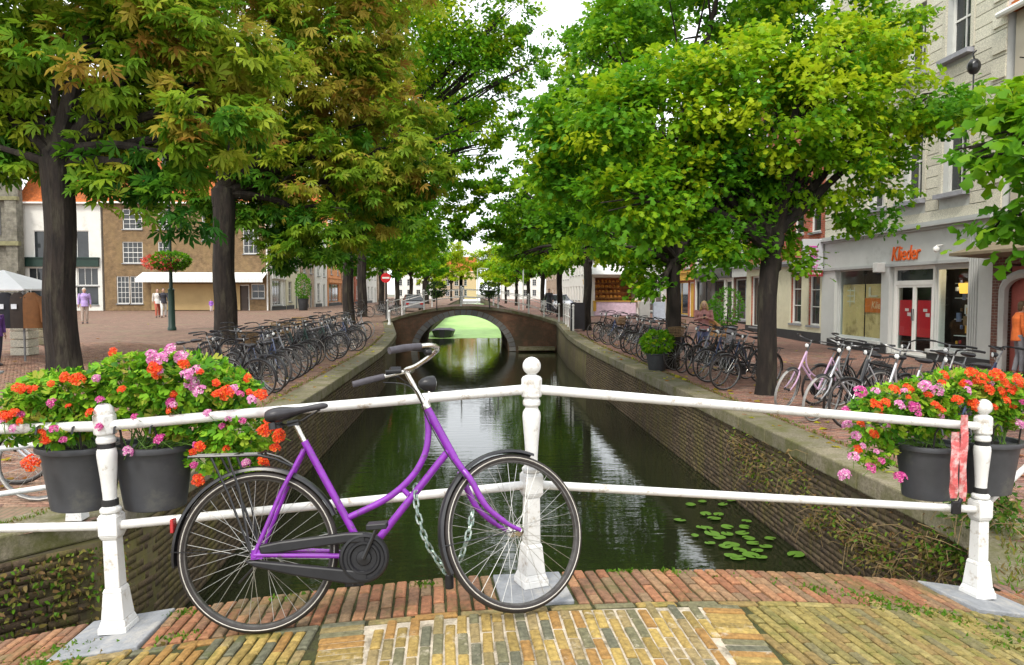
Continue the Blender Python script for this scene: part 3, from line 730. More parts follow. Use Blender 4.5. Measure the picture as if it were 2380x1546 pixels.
    if case:
        cs = MB()
        yb = -.04; v = (0, -.034, 0)
        cs.prism([P(600, 1262, yb), P(650, 1252, yb), P(800, 1234, yb), P(845, 1233, yb), P(845, 1258, yb), P(800, 1258, yb), P(640, 1280, yb), P(604, 1282, yb)], v)
        cs.prism([P(566, 1298, yb), P(590, 1296, yb), P(700, 1308, yb), P(800, 1318, yb), P(845, 1322, yb), P(845, 1350, yb), P(800, 1352, yb), P(680, 1332, yb), P(590, 1312, yb)], v)
        cs.build('chain_case', BLACKP, root, bevel=.008 if main else 0)
        dM = Matrix.Translation(c) @ Matrix.Rotation(math.pi/2, 4, 'X')
        MB().lathe([(.103, -.02), (.107, -.012), (.107, .012), (.101, .02), (.092, .022), (.086, .013), (.074, .013), (.068, .021), (.06, .021), (.054, .01), (.034, .01), (.03, .018), (.016, .02), (.004, .022)], 40 if main else 10, dM).build('chain_disc', BLACKP, root, True)
    else:
        MB().lathe([(.09, -.003), (.092, 0), (.09, .003)], 16, Matrix.Translation(c) @ Matrix.Rotation(math.pi/2, 4, 'X')).build('chain_ring', CHROME, root, True)
    ca = R(63)
    for s in (-1, 1):
        dirv = Vector((math.cos(ca), 0, math.sin(ca)))*(-s)*1.0
        o0 = Vector((bx, s*.075, bz)); o1 = o0 + Vector((dirv.x*.165, s*.015, dirv.z*.165))
        cr = MB().tube([o0, o1], [.011, .008], 8).build('crank', BLACKM if main else CHROME, root, True)
        MB().box(o1 + Vector((0, s*.055, 0)), (.085, .085, .024)).build('pedal', BLACKP, cr, bevel=.004 if main else 0)
    if rack:
        rk = MB(); z = .785
        for s in (-1, 1):
            rk.tube([(-.27, s*.055, z), (.03, s*.06, z-.012), (.1, s*.045, z-.035), (.165, s*.02, z-.075)], .006, 6)
            rk.tube([(-.1, s*.06, z-.01), (-.055, s*.065, z-.15), (-.015, s*.066, .36)], .0055, 6); rk.tube([(-.17, s*.06, z-.01), (-.1, s*.066, z-.17), (-.015, s*.066, .36)], .0055, 6)
        for x in (-.27, -.17, -.07, .03): rk.tube([(x, -.055, z-.004), (x, .055, z-.004)], .005, 6)
        rk.tube([(-.27, 0, z), (.04, 0, z-.012)], .005, 6)
        rk.build('carrier', BLACKM, root, True)
    st_ = MB().tube([(.02, .06, .33), (-.12, .1, .2)], .006, 5).build('kickstand', BLACKM, root)
    if basket:
        bk = MB(); wv = mat('wicker', (.16, .1, .05), .9, var=.4, scale=40, bump=.5) if basket == 'wicker' else BLACKM
        for i in range(7):
            z = .83 + i*.036; e = .14 + .008*i
            pts = [(1.08-.02 - .0 + e*math.cos(R(a))*1.0, (e+.03)*math.sin(R(a)), z) for a in range(0, 360, 24)]
            bk.tube(pts, .009 if basket == 'wicker' else .003, 4, True)
        for a in range(0, 360, 24): bk.tube([(1.06+.135*math.cos(R(a)), .165*math.sin(R(a)), .82), (1.06+.19*math.cos(R(a)), .22*math.sin(R(a)), 1.05)], .006 if basket == 'wicker' else .0025, 4)
        bk.box((1.06, 0, .82), (.26, .3, .012)); o = bk.build('basket', wv, root); o.matrix_local = S
    if crate:
        ck = MB(); cc = Vector((-.12, 0, .8))
        for z in (0, .09, .18, .24): 
            for s in (-1, 1): ck.box(cc + Vector((0, s*.15, z+.03)), (.4, .012, .03)); ck.box(cc + Vector((s*.2, 0, z+.03)), (.012, .3, .03))
        for sx_ in (-1, 1):
            for sy_ in (-1, 1): ck.box(cc + Vector((sx_*.19, sy_*.14, .14)), (.02, .02, .28))
        ck.box(cc, (.39, .29, .012)); ck.build('crate', crate, root)
    return root
bike = empty('bicycle'); make_bike(bike, PURPLE, main=True, steer=27, tyre=RUBBER, rimm=mat('dark_rim', (.09, .085, .08), .35, .6, var=.4, scale=30))
tag(bike, 'purple step-through city bicycle leaning on the white bridge railing', 'bicycle')
rc, fc = atz(583, 1475, -.03), atz(1190, 1420, .035)
hd = fc - rc; rc = rc + hd*.04; bike.matrix_world = Matrix.Translation(rc) @ Matrix.Rotation(math.atan2(hd.y, hd.x) - R(.8), 4, 'Z') @ Matrix.Rotation(-math.asin(hd.z/hd.length), 4, 'Y') @ Matrix.Rotation(R(-8), 4, 'X')
BW = bike.matrix_world.copy()
MB().tube(spline([P(945, 868, -.2), P(985, 905, -.12), P(1000, 960, -.03), P(1022, 1010, -.024), P(1050, 1060, -.03), P(1085, 1110, -.05)], 6), .0028, 6).build('brake_cable', BLACKP, bike, True)
MB().tube(spline([P(890, 878, .2), P(960, 890, .1), P(1006, 950, .024), P(1000, 1020, .018), P(955, 1118, .018), P(820, 1205, .02), P(700, 1270, .05), P(610, 1283, .07)], 6), .0025, 6).build('gear_cable', BLACKP, bike, True)

# chain lock looped through the frame and the front wheel
ck = empty('chain_lock', BW @ P(985, 1150)); tag(ck, 'green sleeved chain lock hanging between bicycle frame and front wheel', 'chain lock')
cpts = spline([BW @ P(965, 1120, .02), BW @ P(968, 1180, -.05), BW @ P(985, 1250, -.07), BW @ P(1012, 1300, -.07), BW @ P(1035, 1330, -.06), BW @ P(1062, 1295, -.08), BW @ P(1085, 1240, -.08), BW @ P(1098, 1195, -.02)], 12)
LINKM = mat('chain_sleeve', (.17, .24, .21), .35, .4, var=.5, scale=40, dirt=(.45, .45, .42), dscale=60, damt=.4)
lk = MB(); 
pts = [(.013*math.cos(a) + (.009 if math.cos(a) > 0 else -.009), .011*math.sin(a), 0) for a in [2*math.pi*i/12 for i in range(12)]]
lk.tube(pts, .0048, 6, True); LM_ = lk.mesh('link', LINKM, True)
acc = 0; q = cpts[0]; i = 0
for a, b_ in zip(cpts, cpts[1:]):
    acc += (b_-a).length
    if acc > .029:
        acc = 0; o = link('link', LM_, ck)
        Mq = (b_-a).to_track_quat('X', 'Z').to_matrix().to_4x4() @ Matrix.Rotation(R(35 + 90*(i % 2)), 4, 'X'); i += 1
        o.matrix_local = Matrix.Translation(b_ - ck.location) @ Mq
o = MB().tube([(0, 0, .03), (0, 0, -.035)], .02, 10).build('padlock', BLACKP, ck, True, bevel=.004); o.location = BW @ P(1035, 1345, -.06) - ck.location

# ------------------------------------------------------------------ geraniums in the railing planters
def rep_mesh(name, tv, tf, P_, X_, Y_, Z_, S_, mats, parent, tint):
    """template tv (k,3) / tf repeated at P_ with axes X_,Y_,Z_ and scale S_"""
    tv = np.asarray(tv, float); n = len(P_); k = len(tv)
    V = P_[:, None, :] + S_[:, None, None]*(tv[None, :, 0:1]*X_[:, None, :] + tv[None, :, 1:2]*Y_[:, None, :] + tv[None, :, 2:3]*Z_[:, None, :])
    Fc = (np.asarray(tf)[None] + (np.arange(n)*k)[:, None, None]).reshape(-1, len(tf[0]))
    return np_mesh(name, V.reshape(-1, 3), Fc, mats, parent, np.repeat(tint, k))
def unit(a): return a/np.maximum(np.linalg.norm(a, axis=1, keepdims=True), 1e-9)
def frame_from(Yd, Zd):
    Yd = unit(Yd); Xd = unit(np.cross(Yd, Zd)); Zd = np.cross(Xd, Yd); return Xd, Yd, Zd
# round lobed leaf
_l = [(0, 0, 0)]
for i in range(10):
    a = R(-250 + i*320/9 - 0); rr = .5*(1 if i % 2 else .84)
    _l.append((rr*math.cos(a), .12 + rr*math.sin(a), .07 + .05*(i % 2)))
LOBED = (_l, [(0, i, i+1) for i in range(1, 10)])
def head_mesh(nm, cols):
    m = MB(); ga = 2.4
    for i in range(15):
        th = math.acos(1-1.05*(i+.5)/15) + random.uniform(-.15, .15); ph = i*ga + random.uniform(-.3, .3)
        d = Vector((math.sin(th)*math.cos(ph), math.sin(th)*math.sin(ph), math.cos(th)))
        c = Vector((d.x*.03, d.y*.03, d.z*.02 - .004)) * random.uniform(.8, 1.15)
        d = (d + Vector((random.uniform(-.4, .4), random.uniform(-.4, .4), .3))).normalized(); u = d.orthogonal().normalized(); v = d.cross(u); rot = random.random()*6; L_ = random.uniform(.013, .018)
        for k in range(5):
            a = rot + k*1.257; e = u*math.cos(a)+v*math.sin(a); f_ = u*math.cos(a+.5)+v*math.sin(a+.5); g = u*math.cos(a-.5)+v*math.sin(a-.5)
            m.add([c, c+g*L_*.8+d*.005, c+e*L_+d*random.uniform(-.002, .003), c+f_*L_*.8+d*.005], [(0, 1, 2, 3)], 0 if random.random() < .72 else 1)
    m.tube([(0, 0, .0), (.004, 0, -.04), (.01, .004, -.1)], .002, 4, mi=2)
    return m.mesh(nm, cols)
STEM = mat('flower_stem', (.13, .25, .04), .6)
def petal(nm, c):
    m, t, b = nodes(nm); b.inputs['Base Color'].default_value = (*c, 1); b.inputs['Roughness'].default_value = .5
    tr = t.nodes.new('ShaderNodeBsdfTranslucent'); tr.inputs[0].default_value = (*c, 1); x = t.nodes.new('ShaderNodeMixShader'); x.inputs[0].default_value = .3
    t.links.new(b.outputs[0], x.inputs[1]); t.links.new(tr.outputs[0], x.inputs[2]); t.links.new(x.outputs[0], t.nodes['Material Output'].inputs[0]); return m
_pm = {k: [petal(a, c), petal(b_, c2), STEM] for k, a, c, b_, c2 in (('o', 'scarlet_petal', (.78, .06, .008), 'orange_petal', (.85, .17, .02)), ('p', 'pink_petal', (.7, .22, .5), 'pale_pink_petal', (.82, .55, .66)), ('m', 'magenta_petal', (.6, .05, .3), 'rose_petal', (.78, .22, .45)))}
HEADS = {k: [head_mesh('flower_head', _pm[k]) for _ in range(4)] for k in _pm}
def planter(px, sgn, post, label, glabel, blobs, heads, Yc):
    ox = (sgn*.2 - (.1 if sgn > 0 else .05)*(post.x < 0)); p = Vector((post.x + ox, yr(post.x + sgn*.2) + .2, post.z + .33 + .5))
    root = empty('planter', p - Vector((0, 0, .3))); tag(root, label, 'planter', 'grey planters hung on the bridge railing')
    M_ = Matrix.Diagonal((1.08, .95, 1, 1))
    MB().lathe([(.125, 0), (.132, .004), (.168, .285), (.171, .3), (.16, .3), (.13, .02)], 32, M_).build('pot', POT, root, True)
    MB().lathe([(.168, .283), (.187, .285), (.19, .3), (.187, .312), (.16, .312), (.158, .29)], 32, M_).build('rim', POT, root, True)
    MB().lathe([(.155, .26), (.15, .285), (.05, .295), (.001, .296)], 20, M_).build('soil', SOIL, root, True)
    for s in (-.08, .08): MB().tube([(s, -.155, .31), (s, -.17, .4), (s, -.2, .435), (s, -.225, .43), (s, -.235, .4)], .005, 6).build('hook', BLACKM, root)
    g = empty('geranium', p + Vector((0, 0, -.02))); tag(g, glabel, 'flowers', 'geraniums in the bridge planters')
    Ps, Tn, On = [], [], []
    for bx_, by_, rx, ry, dY, cnt in blobs:
        c = np.array(at(bx_, by_, Yc+dY)); k = Yc/F*1.02
        u = rng.normal(0, 1, (cnt, 3)); u = unit(u)*np.cbrt(rng.uniform(.25, 1, (cnt, 1)))
        Ps.append(c + u*np.array([rx*k, max(.1, min(rx, ry)*k*1.2), ry*k])); On.append(u); Tn.append(np.clip(rng.normal(.48, .26, cnt) + .12*np.sin(u[:, 0]*5+u[:, 2]*4), 0, 1))
    Pn = np.concatenate(Ps); On = np.concatenate(On); Tn = np.concatenate(Tn); n = len(Pn)
    Zd = unit(On*.55 + np.array([0, -.35, .8]) + rng.normal(0, .4, (n, 3))); Yd = unit(rng.normal(0, .6, (n, 3)) + On + np.array([0, -.2, -.25]))
    X_, Y_, Z_ = frame_from(Yd, Zd)
    dry = rng.random(n) < .05; Tn[dry] = .97
    rep_mesh('foliage', LOBED[0], LOBED[1], Pn - np.array(g.location), X_, Y_, Z_, rng.uniform(.022, .054, n), GERAN, g, Tn)
    sm = MB()
    for bx_, by_, rx, ry, dY, cnt in blobs:
        for _ in range(10):
            e = at(bx_+random.uniform(-.8, .8)*rx, by_+random.uniform(-.7, .5)*ry, Yc+dY+random.uniform(-.08, .08)) - g.location
            s0 = Vector((random.uniform(-.1, .1), random.uniform(-.08, .08), 0)); sm.tube([s0, s0*.5+e*.5+Vector((0, 0, .05)), e], .003, 4)
    tag(sm.build('stems', STEM, g), kind='stuff')
    extra = [(q[0]+random.uniform(-.85, .85)*q[2], q[1]+random.uniform(-.8, .6)*q[3], random.choice('oommp'), random.uniform(.4, .62)) for q in blobs for _ in range(3)]
    for hx, hy, c, hs in [(a, b_, c, random.uniform(.65, 1.05)) for a, b_, c in heads] + extra:
        o = link('flower_head', random.choice(HEADS[c]), g); q = at(hx, hy, Yc - .17 + random.uniform(-.03, .04))
        o.location = q - g.location; o.rotation_euler = (random.uniform(.3, 1.1), random.uniform(-.5, .5), random.uniform(-.8, .8)); o.scale = [hs]*3
Lb = base[1]; Rb = base[2]
planter(160, -1, Lb, 'dark grey planter left of the left railing post', 'geraniums with scarlet blooms and few pink in the planter left of the left post',
        [(150, 915, 115, 55, 0, 900), (75, 945, 65, 62, 0, 350), (190, 975, 70, 40, -.02, 300), (130, 1000, 50, 40, -.08, 160), (40, 990, 50, 45, .05, 160)],
        [(45, 902, 'o'), (30, 960, 'o'), (8, 968, 'o'), (108, 1017, 'o'), (208, 958, 'o'), (150, 876, 'o'), (72, 1075, 'o'), (262, 817, 'o'), (180, 880, 'o'), (75, 905, 'o')], 3.62)
planter(355, 1, Lb, 'dark grey planter between the left railing post and bicycle rack', 'wide geraniums with pink and orange blooms beside the bicycle saddle',
        [(330, 880, 120, 60, 0, 800), (268, 945, 62, 42, 0, 330), (430, 890, 130, 70, 0, 900), (530, 905, 70, 45, 0, 300), (440, 970, 120, 50, 0, 600), (550, 1005, 85, 65, -.02, 600), (545, 1075, 60, 45, 0, 260), (480, 1060, 50, 40, .05, 120)],
        [(360, 853, 'o'), (428, 845, 'o'), (525, 912, 'o'), (400, 950, 'o'), (465, 1037, 'o'), (606, 917, 'o'), (630, 985, 'o'), (648, 1012, 'o'), (615, 1000, 'o'), (640, 1040, 'o'), (612, 1072, 'o'), (462, 1115, 'o'), (365, 872, 'o'), (505, 915, 'o'),
         (395, 812, 'p'), (420, 828, 'p'), (372, 832, 'p'), (352, 822, 'p'), (436, 868, 'p'), (445, 890, 'p'), (462, 907, 'p'), (540, 905, 'p'), (585, 928, 'p'), (370, 1020, 'm'), (298, 1048, 'p'), (455, 858, 'p'), (395, 935, 'm'), (355, 835, 'p')], 3.62)
planter(2150, -1, Rb, 'dark grey planter left of the right railing post behind the red tape', 'geraniums with pink and orange blooms hanging over the left side of the right planters',
        [(2110, 935, 120, 50, 0, 800), (2040, 975, 75, 60, 0, 450), (2160, 975, 85, 40, -.03, 400), (2030, 1045, 55, 45, 0, 220), (2210, 905, 100, 48, 0, 500)],
        [(2040, 943, 'o'), (2000, 982, 'o'), (2032, 1008, 'o'), (2112, 902, 'o'), (2158, 917, 'o'), (2240, 890, 'o'), (2226, 928, 'o'), (2195, 872, 'o'), (1995, 1043, 'o'), (2080, 905, 'o'), (2060, 935, 'o'), (2175, 940, 'o'),
         (1968, 985, 'p'), (1966, 955, 'm'), (2002, 910, 'm'), (2036, 908, 'p'), (2092, 940, 'p'), (2150, 896, 'p'), (2250, 907, 'p'), (1985, 1060, 'p'), (2025, 1087, 'm'), (1962, 1102, 'p'), (2092, 1107, 'm'), (1990, 1012, 'p'), (2125, 945, 'm'), (2180, 905, 'p')], 4.06)
planter(2325, 1, Rb, 'dark grey planter right of the right railing post at the picture edge', 'geraniums with mostly orange blooms right of the right railing post',
        [(2320, 915, 85, 52, 0, 600), (2365, 945, 60, 55, 0, 300), (2310, 970, 60, 35, 0, 200), (2270, 895, 60, 40, .05, 260)],
        [(2270, 886, 'o'), (2300, 905, 'o'), (2336, 888, 'o'), (2318, 870, 'o'), (2352, 902, 'o'), (2258, 866, 'o'), (2285, 875, 'o'), (2340, 930, 'o'), (2368, 885, 'o'), (2372, 985, 'p'), (2262, 935, 'o'), (2310, 945, 'o'), (2330, 910, 'o')], 4.12)
# strip of barrier tape on the right planter
tp = empty('barrier_tape', at(2228, 975, 3.84)); tag(tp, 'faded red and white tape strips hanging beside the right railing post', 'tape')
TAPE = mat('faded_red_tape', (.5, .1, .1), .6, var=.3, scale=25, dirt=(.66, .5, .48), dscale=18, damt=.55)
for x, y0, y1, w_ in ((2222, 1005, 1158, 9.5), (2243, 965, 1165, 8.5)):
    mb = MB(); vs = []
    for i in range(9):
        t_ = i/8; q = at(x - 6*t_, lerp(y0, y1, t_), 3.83 + .01*math.sin(i)) - tp.location; wx = w_/F*4.1*(1-.25*(i == 8))
        vs += [q + Vector((-wx, .004*math.sin(i*2), 0)), q + Vector((wx, .006*math.cos(i*1.3), 0)), q + Vector((wx, .004+.006*math.cos(i*1.3), 0)), q + Vector((-wx, .004+.004*math.sin(i*2), 0))]
    fs = [(i*4+j, i*4+(j+1) % 4, i*4+4+(j+1) % 4, i*4+4+j) for i in range(8) for j in range(4)]
    mb.add(vs, fs).build('strip', TAPE, tp)
q = at(2222, 1180, 3.83) - tp.location; MB().box(q, (.05, .02, .07)).tube([q, q + Vector((.03, 0, .05))], .012, 6).build('buckle', BLACKP, tp, bevel=.004)

# ------------------------------------------------------------------ houses
_wm = {}
def window_meshes(w_, h_, nx, nz, fm, gm, fr=.07, mu=.028):
    k = (round(w_, 2), round(h_, 2), nx, nz, fm.name, gm.name)
    if k not in _wm:
        m = MB(); m.bb((0, 0, 0), (fr, .07, h_)); m.bb((w_-fr, 0, 0), (w_, .07, h_)); m.bb((fr, 0, 0), (w_-fr, .07, fr)); m.bb((fr, 0, h_-fr), (w_-fr, .07, h_))
        for i in range(1, nx): x = fr + (w_-2*fr)*i/nx; m.bb((x-mu/2, .012, fr), (x+mu/2, .06, h_-fr))
        for i in range(1, nz):
            z = fr + (h_-2*fr)*i/nz; t_ = mu*(1.8 if (nz % 2 == 0 and i == nz//2) else 1)
            m.bb((fr, .009, z-t_/2), (w_-fr, .063, z+t_/2))
        g = MB().bb((fr*.8, .045, fr*.8), (w_-fr*.8, .055, h_-fr*.8))
        _wm[k] = (m.mesh('window', fm), g.mesh('pane', gm))
    return _wm[k]
def add_window(root, x, z, w_, h_, nx=2, nz=3, fm=None, gm=None, y=.07, sill=True, nm='window'):
    a, g = window_meshes(w_, h_, nx, nz, fm or WHITEW, gm or DARKGLASS)
    o = link(nm, a, root); o.location = (x, y, z); p = link('pane', g, o)
    if sill: MB().bb((-.06, -.17, -.07), (w_+.06, .02, 0)).build('sill', BLUESTONE, o)
    return o
def wall_mb(w_, h_, d_, holes, rev=.16, gable=None):
    m = MB(); xs_ = sorted({0, w_} | {x for q in holes for x in (q[0], q[0]+q[2])}); zs = sorted({0, h_} | {z for q in holes for z in (q[1], q[1]+q[3])})
    for i in range(len(xs_)-1):
        for j in range(len(zs)-1):
            cx, cz = (xs_[i]+xs_[i+1])/2, (zs[j]+zs[j+1])/2
            if any(q[0] < cx < q[0]+q[2] and q[1] < cz < q[1]+q[3] for q in holes): continue
            m.quad((xs_[i], 0, zs[j]), (xs_[i+1], 0, zs[j]), (xs_[i+1], 0, zs[j+1]), (xs_[i], 0, zs[j+1]))
    for x, z, a, b_ in holes:
        m.quad((x, 0, z), (x, 0, z+b_), (x, rev, z+b_), (x, rev, z)); m.quad((x+a, 0, z), (x+a, rev, z), (x+a, rev, z+b_), (x+a, 0, z+b_))
        m.quad((x, 0, z), (x, rev, z), (x+a, rev, z), (x+a, 0, z)); m.quad((x, 0, z+b_), (x+a, 0, z+b_), (x+a, rev, z+b_), (x, rev, z+b_))
    m.quad((0, 0, 0), (0, 0, h_), (0, d_, h_), (0, d_, 0)); m.quad((w_, 0, 0), (w_, d_, 0), (w_, d_, h_), (w_, 0, h_)); m.quad((0, d_, 0), (0, d_, h_), (w_, d_, h_), (w_, d_, 0))
    m.quad((0, 0, h_), (w_, 0, h_), (w_, d_, h_), (0, d_, h_))
    if gable:
        m.add([(0, 0, h_), (w_, 0, h_), (w_/2, 0, h_+gable), (0, d_, h_), (w_, d_, h_), (w_/2, d_, h_+gable)], [(0, 1, 2), (4, 3, 5)])
    return m
def tiles(w_, ln, nm, root, m, pitch=.3, tw=.22):
    """pantile sheet: local x along the eave, y up the slope"""
    nx = max(2, int(w_/tw)*4); nyy = max(1, int(ln/pitch)); xs_ = np.linspace(0, w_, nx+1)
    V = []; z = .035*np.abs(np.sin(xs_*math.pi/tw))**.7
    for j in range(nyy):
        for yy, dzv in ((j*pitch, .035), ((j+1)*pitch, 0)):
            V.append(np.stack([xs_, np.full_like(xs_, yy), z + dzv + rng.normal(0, .004, nx+1)], 1))
    V = np.concatenate(V); k = nx+1; r_ = 2*nyy; a = (np.arange(r_-1)[:, None]*k + np.arange(nx)[None]).ravel()
    return np_mesh(nm, V, np.stack([a, a+1, a+k+1, a+k], 1), m, root)
def house(name, label, loc, rz, w_, h_, d_, wm_, wins=(), roof='flat', rm=None, cat='house', fm=None, pitch=45, cornice=True, group=None, gm=None, rh=None):
    root = empty(name, loc, rz); tag(root, label, cat, group)
    wall_mb(w_, h_, d_, [(q[0], q[1], q[2], q[3]) for q in wins], gable=(rh or w_*.75) if roof == 'gable' else None).build('wall', wm_, root)
    for q in wins:
        x, z, a, b_ = q[:4]; nx, nz = (q[4], q[5]) if len(q) > 5 else (2, 3); kind = q[6] if len(q) > 6 else 'window'
        if kind == 'door':
            dm = q[7] if len(q) > 7 else BLACKM
            o = MB().bb((0, 0, 0), (.08, .06, b_)).bb((a-.08, 0, 0), (a, .06, b_)).bb((.08, 0, b_-.08), (a-.08, .06, b_)).build('door_frame', fm or WHITEW, root); o.location = (x, .08, z)
            o2 = MB().bb((.08, .03, 0), (a-.08, .07, b_-.08)).bb((.2, .01, .25), (a-.2, .03, b_*.42)).bb((.2, .01, b_*.5), (a-.2, .03, b_-.25)).build('door', dm, root); o2.location = (x, .08, z)
            MB().ball((a-.17, .0, 1.05), .035, 8, 5).build('handle', CHROME, o2, True)
        else: add_window(root, x, z, a, b_, nx, nz, q[7] if len(q) > 7 and q[7] else fm, q[8] if len(q) > 8 else gm, sill=z > .3)
    if roof == 'eave':
        ln = d_*.5/math.cos(R(pitch))
        t_ = tiles(w_+.3, ln, 'roof', root, rm or TILE); t_.location = (-.15, -.25, h_+.0); t_.rotation_euler = (R(pitch), 0, 0)
        bk = MB(); rz_ = ln*math.sin(R(pitch)); m = MB(); m.add([(0, -.2, h_), (0, d_+.2, h_), (0, d_/2-.25, h_+rz_-.06), (w_, -.2, h_), (w_, d_+.2, h_), (w_, d_/2-.25, h_+rz_-.06)], [(0, 1, 2), (3, 5, 4), (1, 4, 5, 2), (0, 2, 5, 3)]); m.build('roof_body', rm or TILE, root)
        MB().tube([(-.2, -.32, h_-.03), (w_+.2, -.32, h_-.03)], .08, 8).build('gutter', WHITEW, root, True)
    elif roof == 'gable':
        for s in (0, 1):
            rh_ = rh or w_*.75; ln = math.hypot(w_/2+.1, rh_+.1); ang = math.atan2(rh_, w_/2)
            t_ = tiles(d_+.2, ln, 'roof', root, rm or TILE)
            if s == 0: t_.rotation_euler = Euler((0, 0, -math.pi/2)); t_.matrix_local = Matrix.Translation((-.1, d_+.1, h_-.05)) @ Matrix.Rotation(-math.pi/2, 4, 'Z') @ Matrix.Rotation(ang, 4, 'X')
            else: t_.matrix_local = Matrix.Translation((w_+.1, -.1, h_-.05)) @ Matrix.Rotation(math.pi/2, 4, 'Z') @ Matrix.Rotation(ang, 4, 'X')
    if cornice and roof != 'gable':
        MB().bb((-.05, -.22, h_-.36), (w_+.05, -.003, h_-.1)).bb((-.05, -.3, h_-.1), (w_+.05, -.003, h_+.03)).build('cornice', WHITEW, root)
    return root
BROWNB = brickmat('brown_brick', (.23, .14, .065), (.17, .105, .05), (.22, .18, .12), .22, .075, .85, True, (.26, .18, .085), .45, .5)
REDB = brickmat('red_brick', (.44, .1, .05), (.36, .08, .045), (.35, .26, .2), .22, .07, .85, True, (.3, .09, .05), .4, .4)
PALEB = brickmat('pale_brick', (.4, .28, .19), (.33, .23, .16), (.45, .4, .33), .22, .07, .85, True, (.42, .33, .24), .4, .4)
DBRICK = brickmat('dark_brick', (.16, .07, .05), (.12, .055, .045), (.2, .17, .14), .22, .07, .85, True)
STONEW = brickmat('old_stone', (.2, .19, .15), (.15, .14, .115), (.24, .22, .17), .5, .28, .9, True, (.09, .085, .06), .5, .6)
OFFWHITE = mat('offwhite_plaster', (.66, .65, .6), .75, var=.06, scale=1.5, dirt=(.5, .49, .43), dscale=.8, damt=.25)
SALMON = mat('salmon_paint', (.62, .27, .11), .7, var=.1, scale=2)
DGREEN = mat('dark_green_paint', (.012, .035, .025), .4, var=.15, scale=4)
OCHRE = mat('ochre_paint', (.6, .35, .05), .6, var=.1, scale=3)
BEIGE = mat('beige_plaster', (.5, .45, .36), .8, var=.08, scale=1.5, dirt=(.38, .34, .27), dscale=1, damt=.3)
GZ = .05
def fpx(Y, x0, y0, x1, y1):         # window box seen on a facade that faces the camera at Y
    a, c = at(x0, y1, Y), at(x1, y0, Y); return a.x, a.z, c.x-a.x, c.z-a.z
YB = 63.5
# --- brown house with awning
X0, X1 = at(245, 720, YB).x, at(626, 720, YB).x; HB = at(430, 472, YB).z - GZ
def fw_(x0, y0, x1, y1, nx, nz, *k): x, z, a, b_ = fpx(YB, x0, y0, x1, y1); return (x-X0, max(0, z-GZ), a, b_, nx, nz) + k
hb = house('brick_house', 'brown brick house with orange tiled roof and white awning across the square', (X0, YB, GZ), 0, X1-X0, HB, 11, BROWNB,
           [fw_(285, 486, 329, 533, 3, 4), fw_(285, 562, 331, 612, 4, 4), fw_(368, 486, 396, 533, 3, 4), fw_(368, 562, 396, 612, 3, 4), fw_(565, 500, 600, 590, 3, 5), fw_(470, 500, 500, 560, 3, 4),
            fw_(272, 642, 300, 706, 3, 5), fw_(303, 642, 331, 706, 3, 5), fw_(555, 662, 579, 722, 1, 1, 'door', mat('brown_door', (.06, .04, .03), .5)), fw_(584, 660, 615, 694, 2, 2)], 'eave', TILE, cornice=False, pitch=47)
a0, a1 = at(332, 640, YB).x - X0, at(622, 640, YB).x - X0; za = at(400, 633, YB).z - GZ
aw = MB(); n_ = 36
for i in range(n_):
    xa, xb = lerp(a0, a1, i/n_), lerp(a0, a1, (i+1)/n_)-.01
    aw.add([(xa, -.05, za), (xb, -.05, za), (xb, -1.5, za-.55), (xa, -1.5, za-.55), (xb, -1.5, za-.85), (xa, -1.5, za-.85)], [(0, 3, 2, 1), (3, 5, 4, 2)])
    aw.add([(xa, -.05, za-.03), (xb, -.05, za-.03), (xb, -1.48, za-.58), (xa, -1.48, za-.58)], [(0, 1, 2, 3)])
aw.build('awning', mat('awning_cloth', (.75, .75, .73), .7, var=.05), hb)
MB().bb((at(335, 0, YB).x-X0, -.06, .05), (at(545, 0, YB).x-X0, -.003, at(400, 660, YB).z-GZ)).build('plaster_panel', mat('tan_plaster', (.42, .3, .14), .8, var=.1, scale=1), hb)
MB().tube([(X1-X0-.1, -.12, 0), (X1-X0-.1, -.12, HB)], .07, 8).build('drainpipe', WHITEW, hb, True)
# --- white house with dark green shopfront
W0, W1 = at(52, 720, YB).x, at(240, 720, YB).x; HW = at(130, 472, YB).z - GZ
def wf_(x0, y0, x1, y1, nx, nz, *k): x, z, a, b_ = fpx(YB, x0, y0, x1, y1); return (x-W0, max(0, z-GZ), a, b_, nx, nz) + k
hw = house('shop_house', 'grey white house with dark green shopfront and orange tiled roof left of brown house', (W0, YB+.01, GZ), 0, W1-W0-.02, HW, 11, OFFWHITE,
           [wf_(78, 536, 140, 600, 2, 1), wf_(150, 536, 206, 600, 2, 1), wf_(66, 622, 120, 664, 3, 1), wf_(124, 622, 176, 664, 3, 1), wf_(180, 622, 228, 664, 3, 1), wf_(66, 667, 120, 708, 1, 1, 'window', DGREEN), wf_(124, 667, 176, 708, 1, 1, 'window', DGREEN), wf_(180, 667, 228, 708, 1, 1, 'window', DGREEN)], 'eave', TILE, cornice=False, pitch=47)
z0 = at(130, 620, YB).z-GZ; z1 = at(130, 601, YB).z-GZ
MB().bb((.1, -.22, z0), (W1-W0-.2, -.003, z1)).bb((.05, -.3, z1), (W1-W0-.15, -.003, z1+.1)).build('shop_fascia', DGREEN, hw)
